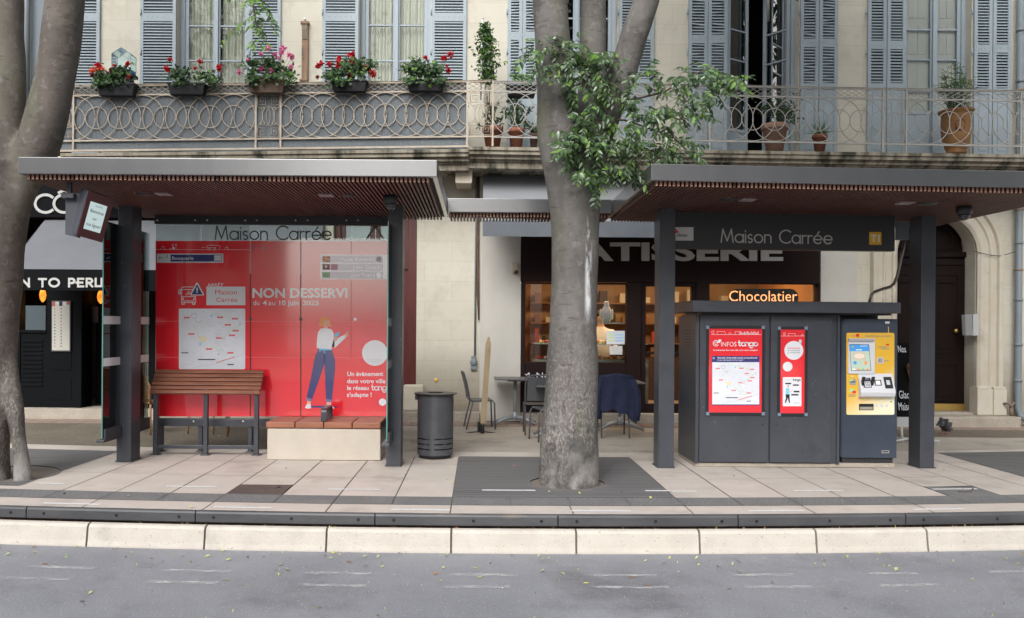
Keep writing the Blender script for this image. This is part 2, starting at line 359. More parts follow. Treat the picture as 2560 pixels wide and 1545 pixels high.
# ================================================================ GROUND
def cv(x): return .0112 * min(x * x, 64)
def frange(a, b, st):
    n = max(1, int(math.ceil((b - a) / st - 1e-6))); return [a + (b - a) * i / n for i in range(n + 1)]
def band(mb, x0, x1, y0, y1, z0, z1=None, k=0, st=.8, thick=None):
    "a ground strip that follows the gentle bend of the street; z0 at its near edge, z1 at its far edge"
    z1 = z0 if z1 is None else z1; xs = frange(x0, x1, st)
    vs = []
    for x in xs: vs += [(x, y0 + cv(x), z0), (x, y1 + cv(x), z1)]
    fs = [(2 * i, 2 * i + 2, 2 * i + 3, 2 * i + 1) for i in range(len(xs) - 1)]
    mb.add(vs, fs, k)
    if thick:
        n = len(xs); low = [(x, y0 + cv(x), z0 - thick) for x in xs]
        mb.add(vs + low, [(2 * n + i, 2 * n + i + 1, 2 * i + 2, 2 * i) for i in range(n - 1)], k)
    return mb
ZR = -.29
g = MB(); g.add([(-220, -220, -.5), (220, -220, -.5), (220, 220, -.5), (-220, 220, -.5)], [(0, 1, 2, 3)])
struct(g.build('ground', m_asphalt), 'flat ground reaching out under the street', 'ground')
g = MB(); band(g, -40, 40, -14, 7.03, ZR, st=1.0); struct(g.build('road', m_asphalt), 'dark grey asphalt road in front of the kerb', 'road')
g = MB(); band(g, -40, 40, 7.03, 7.35, -.118, st=1.0); struct(g.build('gutter', m_litter), 'strip of brown leaf dust below the platform edge', 'gutter')
g = MB()
jx = [X(u, v, 6.98) for u, v in ((201, 1330), (506, 1340), (815, 1345), (1128, 1350), (1441, 1352), (1752, 1352), (2052, 1350), (2345, 1345))]
jx = [jx[0] - 1.03 * i for i in (5, 4, 3, 2, 1)] + jx + [jx[-1] + 1.0 * i for i in (1, 2, 3, 4, 5)]
for a, b in zip(jx, jx[1:]):
    for p, q in zip(frange(a + .009, b - .009, .5), frange(a + .009, b - .009, .5)[1:]):
        c0, c1 = cv(p), cv(q)
        prof = [(6.962, ZR - .05), (6.962, ZR + .012), (6.972, ZR + .05), (6.988, -.13), (7.008, -.108), (7.05, -.102), (7.05, -.25)]
        vs = [(p, y + c0, z) for y, z in prof] + [(q, y + c1, z) for y, z in prof]; n = len(prof)
        g.add(vs, [(i, i + n, i + n + 1, i + 1) for i in range(n - 1)], 0, False)
    e = MB
    for x in (a + .009, b - .009):
        pr = [(6.962, ZR - .05), (6.962, ZR + .012), (6.972, ZR + .05), (6.988, -.13), (7.008, -.108), (7.05, -.102), (7.05, -.25)]
        g.add([(x, y + cv(x), z) for y, z in pr], [tuple(range(len(pr)))], 0)
band(g, -40, 40, 6.985, 7.04, ZR + .005, -.112, 1, st=1.0)
struct(g.build('kerb', [m_kerb, m_joint], bevel=0), 'pale limestone kerb stones sloping to the road', 'kerb')

# raised platform: joint bed, slabs, tactile strip
XJ = [-.232 - .533 * i for i in range(1, 9)][::-1] + [-.232]
XR = [1.853 + .533 * i for i in range(0, 9)]
g = MB()
band(g, -14, 14, 7.13, 10.66, -.008, k=0)
rows = [(7.835, 8.80), (8.80, 9.69), (9.69, 10.62)]
cover_l = (XJ[4], XJ[5]); cover_r = (XR[5], XR[6])
def slabs(xs):
    for a, b in zip(xs, xs[1:]):
        for ri, (y0, y1) in enumerate(rows):
            y0b = y0
            if ri == 0 and (abs(a - cover_l[0]) < .01 or abs(a - cover_r[0]) < .01): y0b = 8.30
            band(g, a + .006, b - .006, y0b + .003, y1 - .003, random.uniform(-.001, .001), k=random.choice((1, 1, 2)), st=.27)
slabs(XJ); slabs(XR)
for a, b in zip(XJ + [.3, .84, 1.37] + XR, (XJ + [.3, .84, 1.37] + XR)[1:]): pass
fx = [-14] + [-.232 - 1.066 * i for i in range(6, -1, -1)] + [.82] + [1.853 + 1.066 * i for i in range(0, 6)] + [14]
for a, b in zip(fx, fx[1:]): band(g, a + .006, b - .006, 7.145, 7.475, 0, k=2, st=.4)
band(g, -14, 14, 10.25, 10.66, -.004, k=1)
band(g, -14, XJ[0], 7.835, 8.0, -.003, k=1); 
struct(g.build('platform', [m_joint, m_gran, m_gran2]), 'bus platform paved with long beige granite slabs', 'platform')
g = MB()
tx = [-14] + [-.232 - .533 * i for i in range(12, -1, -1)] + [.3, .84, 1.37] + [1.853 + .533 * i for i in range(0, 10)] + [14]
for a, b in zip(tx, tx[1:]):
    band(g, a + .004, b - .004, 7.48, 7.83, .002, k=0, st=.3)
    if a > -6 and b < 7:
        x = a + .04
        while x < b - .02:
            for r in range(5):
                yy = 7.52 + .066 * r + cv(x); xx = x + (.03 if r % 2 else 0)
                g.lathe([(.012, 0), (.008, .0028)], (xx, yy, .0025), 6, 0, False)
            x += .06
struct(g.build('tactile_paving', m_tact), 'grey studded warning strip along the platform', 'tactile paving')
g = MB()
ex = [X(u, v, 7.1) for u, v in ((39, 1285), (482, 1295), (937, 1300), (1395, 1303), (1850, 1303), (2287, 1300))]
ex = [ex[0] - 3.1, ex[0] - 1.55] + ex + [ex[-1] + 1.55, ex[-1] + 3.1]
for a, b in zip(ex, ex[1:]):
    xs = frange(a + .005, b - .005, .4)
    prof = [(7.19, -.10), (7.115, -.104), (7.095, -.09), (7.095, -.018), (7.105, -.004), (7.118, .003), (7.14, .003), (7.14, -.05)]
    n = len(prof); vs = []
    for x in xs: vs += [(x, y + cv(x), z) for y, z in prof]
    g.add(vs, [(i * n + j, (i + 1) * n + j, (i + 1) * n + j + 1, i * n + j + 1) for i in range(len(xs) - 1) for j in range(n - 1)], 0)
    for x in (xs[0], xs[-1]): g.add([(x, y + cv(x), z) for y, z in prof], [tuple(range(n))], 0)
    for x in (a + .16, (a + b) / 2 + .06, b - .14):
        y = 7.094 + cv(x)
        g.add([(x + .014 * math.cos(t * math.pi / 5), y, -.05 + .014 * math.sin(t * math.pi / 5)) for t in range(10)], [tuple(range(10))], 1)
band(g, -14, 14, 7.17, 7.19, -.2, -.01, 2)
struct(g.build('platform_edge', [m_edge, m_black, m_dark]), 'dark steel edge panels fronting the bus platform', 'platform edge')

g = MB(); g.add([(-40, 10.5, -.01), (40, 10.5, -.01), (40, 13.42, -.01), (-40, 13.42, -.01)], [(0, 1, 2, 3)])
g.add([(-40, 10.60, -.006), (-1.25, 10.60, -.006), (-1.25, 13.41, -.006), (-40, 13.41, -.006)], [(0, 1, 2, 3)], 1)  # darker sheet standing in for the shade on the left
g.add([(5.2, 12.5, -.006), (40, 12.5, -.006), (40, 13.41, -.006), (5.2, 13.41, -.006)], [(0, 1, 2, 3)], 1)
struct(g.build('pavement', [m_aggr, m_aggr_shade]), 'exposed aggregate pavement between platform and shops', 'pavement')
g = MB(); g.box(-40, 40, 13.40, 14.6, -.05, -.008, 1)
x = -9.0
while x < 9.5:
    g.box(x + .006, x + .212, 13.41, 13.98, -.02, -.001 + random.uniform(-.001, .001), 0); x += .22
struct(g.build('brick_paving', [m_brick, m_joint]), 'row of reddish paving bricks along the foot of the facade', 'paving')

# decks round the trees, with a round hole
def deck(x0, x1, y0, y1, hx, hy, r, label, visible_hole=True):
    t = thing('tree_grate', label, 'tree grate', (hx, hy, 0), 'boarded grey grates around the trees')
    m = MB(); n = 40; k = 0
    ang = [2 * math.pi * i / n for i in range(n)]
    inner = [(hx + r * math.cos(a), hy + r * math.sin(a)) for a in ang]
    def edge(a):
        c, s_ = math.cos(a), math.sin(a)
        ts = [((x1 if c > 0 else x0) - hx) / c if abs(c) > 1e-9 else 1e9, ((y1 if s_ > 0 else y0) - hy) / s_ if abs(s_) > 1e-9 else 1e9]
        q = min(ts); return (hx + c * q, hy + s_ * q)
    outer = [edge(a) for a in ang]
    cor = [(x0, y0), (x1, y0), (x1, y1), (x0, y1)]
    vs = [(x, y + cv(x), .004) for x, y in inner] + [(x, y + cv(x), .004) for x, y in outer]
    fs = []
    for i in range(n):
        j = (i + 1) % n; f = [i, i + n, j + n, j]
        (ax, ay), (bx, by) = outer[i], outer[j]
        if abs(ax - bx) > 1e-6 and abs(ay - by) > 1e-6:
            c = min(cor, key=lambda q: (q[0] - (ax + bx) / 2) ** 2 + (q[1] - (ay + by) / 2) ** 2)
            vs.append((c[0], c[1] + cv(c[0]), .004)); f = [i, i + n, len(vs) - 1, j + n, j]
        fs.append(tuple(f))
    m.add(vs, fs)
    low = [(x, y + cv(x), -.25) for x, y in inner]
    m.add([(x, y + cv(x), .004) for x, y in inner] + low, [((i + 1) % n, i, i + n, (i + 1) % n + n) for i in range(n)], 1)
    m.add(low, [tuple(range(n))], 1)
    # board joints, each a thin dark strip 2 mm proud
    yy = y0 + .09
    while yy < y1:
        seg = [(x0, x1)] if abs(yy - hy) > r + .02 else [(x0, hx - math.sqrt((r + .02) ** 2 - (yy - hy) ** 2)), (hx + math.sqrt((r + .02) ** 2 - (yy - hy) ** 2), x1)]
        for a, b in seg:
            if b > a: band(m, a, b, yy, yy + .010, .0062, k=2, st=.4)
        yy += .095
    m.build('board', [m_deck, m_dark, M('deck_joint', (.06, .058, .058), .9)], t)
    return t
deck(-.226, 1.847, 7.835, 10.25, .915, 8.56, .385, 'dark grey boarded grate around the middle tree trunk')
deck(-7.0, XJ[0] + .02, 8.0, 10.25, -4.93, 8.6, .50, 'dark grey boarded grate around the forked tree beside the left shelter')
deck(5.93, 8.6, 8.2, 10.45, 7.4, 9.3, .3, 'dark grey boarded grate past the right shelter')
def cover(a, b, mat, label, nm):
    t = thing(nm, label, 'access cover', ((a + b) / 2, 8.06 + cv(a), 0)); m = MB()
    m.slope(a + .008, b - .008, 7.84 + cv(a), 8.295 + cv(a), -.02, .003, -.02, .003)
    m.build('lid', mat, t)
    m = MB(); m.box((a + b) / 2 - .06, (a + b) / 2 + .06, 8.0 + cv(a), 8.03 + cv(a), .003, .009); m.tube([(a + .38, 8.1 + cv(a), .006), (a + .43, 8.16 + cv(a), .006)], .008, 6); m.build('handle', m_iron, t)
cover(*cover_l, m_iron, 'rusty iron access cover let into the platform before the red poster', 'access_cover')
cover(*cover_r, m_tact, 'grey studded access cover let into the platform right of the ticket machine', 'access_cover')

# painted marks
def dash(x0, x1, y, wd, z, mat):
    m = MB(); band(m, x0, x1, y, y + wd, z, st=.3)
    return struct(m.build('painted_mark', mat), None, None)
for u0, u1, v in ((81, 230, 1260), (526, 674, 1270), (976, 1125, 1277), (1429, 1579, 1279), (1880, 2025, 1279), (2314, 2450, 1277)):
    Y = 7.24; dash(X(u0, v, Y), X(u1, v, Y), Y, .05, .0035, m_mark)
for u0, u1, v, z in ((60, 132, 1210, .0035), (403, 535, 1218, .0035), (818, 951, 1224, .0035), (1205, 1339, 1231, .0085), (1616, 1680, 1236, .0085), (1681, 1747, 1233, .0035), (1997, 2127, 1231, .0035), (2366, 2449, 1229, .0055), (2451, 2490, 1228, .0035)):
    Y = 8.11; dash(X(u0, v, Y), X(u1, v, Y), Y, .05, z, m_mark)
def worn_mat():
    m = D.materials.new('worn_road_paint'); m.use_nodes = True; t = m.node_tree; N = t.nodes; L = t.links; b = N['Principled BSDF']
    b.inputs['Base Color'].default_value = (.56, .56, .57, 1); b.inputs['Roughness'].default_value = .8
    tc = N.new('ShaderNodeTexCoord'); mp = N.new('ShaderNodeMapping'); mp.inputs['Scale'].default_value = (.35, 1.6, 1)
    n = N.new('ShaderNodeTexNoise'); n.inputs['Scale'].default_value = 26; n.inputs['Detail'].default_value = 9; n.inputs['Roughness'].default_value = .8
    L.new(tc.outputs['Object'], mp.inputs[0]); L.new(mp.outputs[0], n.inputs['Vector'])
    r = N.new('ShaderNodeMapRange'); r.inputs['From Min'].default_value = .42; r.inputs['From Max'].default_value = .64; L.new(n.outputs[0], r.inputs['Value'])
    L.new(r.outputs[0], b.inputs['Alpha']); return m
m_worn = worn_mat()
for v, lst in ((1438, ((51, 223), (398, 575), (758, 928), (1122, 1290), (1470, 1643), (1832, 1995), (2186, 2315), (2506, 2640))), (1468, ((-10, 160), (358, 540), (742, 915), (1110, 1275), (1486, 1672), (1866, 2038), (2216, 2370)))):
    for a, b in lst:
        Y = (EYE - ZR) * F / (v - 814); dash(X(a, v, Y), X(b, v, Y), Y - .03, .06, ZR + .004, m_worn)

# fallen leaves: nobody could count them
m_lf1 = M('leaf_yellow', (.50, .48, .15), .6); m_lf2 = M('leaf_pale', (.36, .44, .18), .6); m_lf3 = M('leaf_brown', (.30, .15, .07), .7)
g = MB()
def flat_leaf(x, y, z, L_, k):
    a = random.uniform(0, 6.28); c, s_ = math.cos(a), math.sin(a); wd = L_ * random.uniform(.22, .4); h = random.uniform(.004, .022)
    p = [(-L_ / 2, 0, 0), (0, -wd, h * .4), (L_ / 2, 0, h), (0, wd, h)]
    g.add([(x + c * q[0] - s_ * q[1], y + s_ * q[0] + c * q[1], z + q[2]) for q in p], [(0, 1, 2, 3)], k)
for i in range(150):
    x = random.uniform(-5, 5.5)
    if random.random() < .55: y = 6.94 - abs(random.gauss(0, .35))
    else: y = random.uniform(5.1, 6.8)
    flat_leaf(x, y + cv(x), ZR + .004, random.uniform(.02, .055), random.choice((0, 1, 1, 2)))
for i in range(420):
    x = random.uniform(-5, 5.5); flat_leaf(x, random.uniform(5.1, 6.93) + cv(x), ZR + .003, random.uniform(.004, .011), random.choice((0, 2, 2)))
for i in range(260):
    x = random.uniform(-5.5, 6); flat_leaf(x, random.uniform(7.04, 7.12) + cv(x), -.116, random.uniform(.006, .022), random.choice((2, 2, 2, 0)))
for i in range(75):
    x = random.uniform(-5, 6); flat_leaf(x, random.uniform(7.2, 13) + cv(x), .008, random.uniform(.02, .045), random.choice((0, 1, 2)))
tag(g.build('leaf_litter', [m_lf1, m_lf2, m_lf3]), 'scattered fallen leaves and crumbs over road, gutter and platform', 'leaf litter', kind='stuff')

# ================================================================ BUILDING
YW = 14.15
bld = thing('apartment_building', 'cream stone building with blue-grey shutters and a long wrought iron balcony', 'building', (0, YW, 0))
def W(u, v): p = at(u, v, YW); return p.x, p.z
def op(u0, v0, u1, v1):  # an opening in picture units on the wall plane
    return (X(u0, (v0 + v1) / 2, YW), X(u1, (v0 + v1) / 2, YW), Z((u0 + u1) / 2, v1, YW), Z((u0 + u1) / 2, v0, YW))
ZF = 4.40; ZT = 7.9
def up(u0, u1): return (X(u0, 180, YW), X(u1, 180, YW), ZF, ZT)
UP = dict(P=up(62, 184), A=up(442, 622), B=up(898, 1077), C=up(1345, 1543), D=up(1818, 1996), E=up(2262, 2428))
GR = dict(rest=(X(20, 800, YW), X(395, 800, YW), 0, 4.0), red=(X(832, 800, YW), X(1041, 800, YW), 0, 4.0),
          shop=(X(1302, 800, YW), X(2050, 800, YW), 0, 3.35), door=(X(2238, 800, YW), X(2437, 800, YW), 0, X(2437, 800, YW) * 0 + Z(2337, 636, YW) + .67))
def wall_with_holes(mb, x0, x1, z0, z1, holes, y, dep, k=0):
    xs = sorted({x0, x1, *[h[0] for h in holes], *[h[1] for h in holes]}); zs = sorted({z0, z1, *[h[2] for h in holes], *[h[3] for h in holes]})
    for a, b in zip(xs, xs[1:]):
        for c, d in zip(zs, zs[1:]):
            mx, mz = (a + b) / 2, (c + d) / 2
            if a >= x0 and b <= x1 and c >= z0 and d <= z1 and not any(h[0] < mx < h[1] and h[2] < mz < h[3] for h in holes):
                mb.add([(a, y, c), (b, y, c), (b, y, d), (a, y, d)], [(0, 1, 2, 3)], k)
    for a, b, c, d in holes:
        q = [(a, c), (b, c), (b, d), (a, d)]
        for (p0, p1), (p2, p3) in zip(q, q[1:] + q[:1]):
            mb.add([(p0, y, p1), (p2, y, p3), (p2, y + dep, p3), (p0, y + dep, p1)], [(0, 1, 2, 3)], k)
g = MB()
wall_with_holes(g, -16, 16, 0, 9.5, list(UP.values()) + list(GR.values()), YW, .42)
g.box(-16, 16, YW + .5, 22, 9.3, 9.5); g.box(-16, -15.8, YW + .01, 22, 0, 9.3); g.box(15.8, 16, YW + .01, 22, 0, 9.3)
g.build('wall', m_wall, bld)
g = MB(); g.box(-15.7, 15.7, 18.0, 18.2, 0, 9.2); g.box(-15.7, 15.7, YW + .43, 18, 4.12, 4.38); g.box(-15.7, 15.7, YW + .43, 18, 9.1, 9.28)
g.box(-15.7, 15.7, YW + .45, 18, -.1, .02)
for u in (800, 1180): g.box(X(u, 800, YW) - .06, X(u, 800, YW) + .06, YW + .45, 18, .02, 4.12)
for u in (1180, 1700, 2130): g.box(X(u, 100, YW) - .06, X(u, 100, YW) + .06, YW + .45, 18, 4.38, 9.1)
g.box(X(2190, 800, YW) - .06, X(2190, 800, YW) + .06, YW + .45, 18, .02, 4.12)
g.build('interior', m_room, bld)
# pale plaster parts and the stone pier of the ground floor, 3 mm to 40 mm proud of the wall
g = MB(); g.box(X(1200, 800, YW), X(1302, 800, YW) - .001, YW - .02, YW + .1, 0, 3.7); g.build('plaster_panel', m_plaster, bld); g = MB(); g.box(X(2050, 800, YW) + .001, X(2141, 800, YW), YW - .02, YW + .1, 0, 3.4)
g.build('plaster_panel', m_plaster, bld)
# balcony slab: two lengths, each slightly out of level
def slab_run(uA, vA, uB, vB, name):
    Yf = 13.15; A, B = at(uA, vA, Yf), at(uB, vB, Yf); m = MB()
    for y0, a, b in ((0, 0, -.05), (.03, -.05, -.11), (.075, -.11, -.125), (.10, -.125, -.17), (.16, -.17, -.20), (.20, -.20, -.30)):
        m.slope(A.x, B.x, Yf + y0, YW - .001, A.z + b, A.z + a, B.z + b, B.z + a)
    return m.build(name, m_slab, bld)
slab_run(150, 383, 1172, 372, 'balcony_slab'); slab_run(1172, 366, 2700, 388, 'balcony_slab')
g = MB(); c = at(1160, 440, 13.75)   # carved bracket
g.box(c.x - .14, c.x + .14, 13.45, YW + .02, c.z + .02, c.z + .17); g.box(c.x - .18, c.x + .18, 13.35, YW + .02, c.z + .17, c.z + .215)
g.prism([(c.x - .135, c.z + .02), (c.x - .135, c.z - .13), (c.x - .12, c.z - .16), (c.x + .12, c.z - .16), (c.x + .135, c.z - .13), (c.x + .135, c.z + .02)], 13.5, YW + .02)
g.build('bracket', m_stone, bld, bevel=.008)

# shutters --------------------------------------------------------------------------------
def shutter(u0, u1, leaves=1, panel=None, y=None, rail_v=45, broken=0):
    y = YW - .05 if y is None else y
    x0, x1 = X(u0, 150, YW), X(u1, 150, YW); wd = (x1 - x0) / leaves; root = None
    for i in range(leaves):
        a, b = x0 + i * wd + .003, x0 + (i + 1) * wd - .003; f = MB(); st = .055
        yy = y - (.012 if i % 2 else 0)
        f.box(a, a + st, yy, yy + .035, ZF + .03, ZT - .03); f.box(b - st, b, yy, yy + .035, ZF + .03, ZT - .03)
        zr = Z((u0 + u1) / 2, rail_v, YW); zb = ZF + .15
        cuts = [(zr - .07, zr + .07), (ZF + .03, ZF + .16), (ZT - .13, ZT - .03)]
        if panel:
            zp = Z((u0 + u1) / 2, panel, YW); cuts[1] = (zp, zp + .10); cuts.append((ZF + .03, ZF + .14)); zb = zp + .10
            f.box(a + st, b - st, yy + .012, yy + .025, ZF + .14, zp); f.box(a + st + .03, b - st - .03, yy + .004, yy + .012, ZF + .2, zp - .06)
        for c0, c1 in cuts: f.box(a + st, b - st, yy + .002, yy + .033, c0, c1)
        for px in frange(a + .03, b - .03, .1): f.ball((px, yy, zr), (.008, .006, .008), 6)
        fr = f.build('shutter', m_blue, bld, bevel=.003, seg=1)
        for s0, s1 in ((zb, zr - .07), (zr + .07, ZT - .13)):
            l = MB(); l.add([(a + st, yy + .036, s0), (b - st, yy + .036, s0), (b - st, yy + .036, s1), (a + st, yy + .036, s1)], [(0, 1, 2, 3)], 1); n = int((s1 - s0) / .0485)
            for j in range(n):
                z = s0 + (j + .5) * (s1 - s0) / n
                tl = random.uniform(.3, .6) if random.random() < broken else 1.0
                dz = random.gauss(0, .006) if broken else 0
                l.add([(a + st, yy + .004, z - .012 + dz), (b - st, yy + .004, z - .012 - dz), (b - st, yy + .031, z + .010), (a + st, yy + .031, z + .010),
                       (a + st, yy + .004, z + .006 + dz), (b - st, yy + .004, z + .006 - dz), (b - st, yy + .031, z + .022), (a + st, yy + .031, z + .022)],
                      [(0, 3, 2, 1), (4, 5, 6, 7), (0, 1, 5, 4), (3, 7, 6, 2)])
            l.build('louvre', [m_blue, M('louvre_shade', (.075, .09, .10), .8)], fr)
        if i == 0: root = fr
    h = MB()
    for v in (30, 130): 
        q = at(u0, v, YW - .06); h.tube([(q.x, y - .01, q.z - .05), (q.x, y - .01, q.z + .05)], .012, 6)
    h.build('hinge', m_blue2, root)
shutter(184, 252); shutter(352, 442); shutter(624, 703); shutter(806, 897); shutter(1078, 1166)
shutter(1268, 1343, 2, 215, rail_v=92, broken=.15); shutter(1545, 1633, 2, 215, rail_v=92)
shutter(1719, 1816, 2, 222, rail_v=100, broken=.12); shutter(1998, 2091, 2, 225, rail_v=110, broken=.25)
shutter(2166, 2261, 2, 225, rail_v=115); shutter(2431, 2523, 2, 238, rail_v=124)

# windows ---------------------------------------------------------------------------------
def sash(par, o, du, a, b, z0, z1, rails, panel=0, st=.06, glassm=None, name='window_sash'):
    "a glazed leaf from distance a to b along unit vector du starting at point o"
    o = Vector(o); du = Vector(du); nn = Vector((-du.y, du.x, 0)); f = MB(); m = MB()
    def bar(p0, p1, zz0, zz1, th=.022): 
        c = o + du * ((p0 + p1) / 2); f.obox((c.x, c.y, (zz0 + zz1) / 2), du * ((p1 - p0) / 2), nn * th, (0, 0, (zz1 - zz0) / 2))
    bar(a, a + st, z0, z1); bar(b - st, b, z0, z1); bar(a + st, b - st, z0, z0 + .09); bar(a + st, b - st, z1 - .07, z1)
    zz = z0 + .09
    if panel: bar(a + st, b - st, z0 + .09, z0 + panel, .012); bar(a + st, b - st, z0 + panel, z0 + panel + .06); zz = z0 + panel
    for r in rails: bar(a + st, b - st, r - .014, r + .014, .018)
    fo = f.build(name, m_blue2, par, bevel=.004, seg=1)
    A, B = o + du * (a + st), o + du * (b - st)
    m.add([(A.x, A.y, zz), (B.x, B.y, zz), (B.x, B.y, z1 - .07), (A.x, A.y, z1 - .07)], [(0, 1, 2, 3)])
    m.build('pane', glassm or m_wingl, fo)
    return fo
def window(key, rails_v, panel=.55, curtain='curtain', mull=None):
    x0, x1, z0, z1 = UP[key]; yf = YW + .20; f = MB(); um = (x0 + x1) / 2 if mull is None else mull
    f.box(x0, x0 + .07, yf - .03, yf + .08, z0, z1); f.box(x1 - .07, x1, yf - .03, yf + .08, z0, z1); f.box(x0 + .07, x1 - .07, yf - .03, yf + .08, z1 - .08, z1)
    f.box(um - .035, um + .035, yf - .045, yf - .02, z0 + .02, z1 - .08)
    wf = f.build('window_frame', m_blue2, bld, bevel=.004, seg=1)
    rails = [Z(1200, v, YW + .2) for v in rails_v]
    sash(bld, (x0 + .07, yf + .02, 0), (1, 0, 0), 0, um - x0 - .07, z0 + .01, z1 - .08, rails, panel)
    sash(bld, (um, yf + .02, 0), (1, 0, 0), 0, x1 - .07 - um, z0 + .01, z1 - .08, rails, panel)
    if curtain == 'curtain':
        m = MB(); n = 60
        for a, b in ((x0 + .05, um - .05), (um + .05, x1 - .05)):
            vs = []
            for i in range(n + 1):
                x = a + (b - a) * i / n; yy = yf + .14 + .03 * math.sin(i * .9) + .02 * math.sin(i * .37 + a)
                vs += [(x, yy, z0), (x, yy, z1)]
            m.add(vs, [(2 * i, 2 * i + 2, 2 * i + 3, 2 * i + 1) for i in range(n)], 0, True)
        m.build('curtain', m_curt, bld)
    if curtain == 'shutter':
        m = MB()
        for a, b in ((x0 + .10, um - .04), (um + .04, x1 - .10)):
            m.box(a, b, yf + .07, yf + .09, z0, z1)
            for k in range(9):
                zz = z0 + .62 * k; m.box(a + .08, a + (b - a) * .46, yf + .058, yf + .07, zz + .05, zz + .55); m.box(a + (b - a) * .54, b - .08, yf + .058, yf + .07, zz + .05, zz + .55)
        m.build('inner_shutter', m_inshut, bld, bevel=.004, seg=1)
window('A', (70, 157)); window('B', (65, 154)); window('C', (44, 130), curtain=None); window('E', (66, 141, 219), .85, 'shutter', X(2334, 150, YW + .2))
# window D stands open: two leaves swung into the dark room
x0, x1, z0, z1 = UP['D']; f = MB(); yf = YW + .20
f.box(x0, x0 + .06, yf - .03, yf + .08, z0, z1); f.box(x1 - .06, x1, yf - .03, yf + .08, z0, z1); f.box(x0 + .06, x1 - .06, yf - .03, yf + .08, z1 - .08, z1)
f.build('window_frame', m_blue2, bld, bevel=.004, seg=1)
rl = [Z(1850, v, YW + .2) for v in (70, 145)]
sash(bld, (x0 + .06, yf + .02, 0), Vector((.86, .51, 0)).normalized(), 0, .50, z0 + .01, z1 - .08, rl, .55, glassm=glass('open_pane', (.9, .94, .92), 2.4))
sash(bld, (x1 - .06, yf + .02, 0), Vector((-.62, .78, 0)).normalized(), 0, .52, z0 + .01, z1 - .08, rl, .55, glassm=glass('open_pane', (.9, .94, .92), 2.4))
# window P, hidden behind the forked tree
x0, x1, z0, z1 = UP['P']; f = MB(); f.box(x0, x0 + .3, yf, yf + .06, z0, z1); f.build('window_frame', m_blue2, bld)

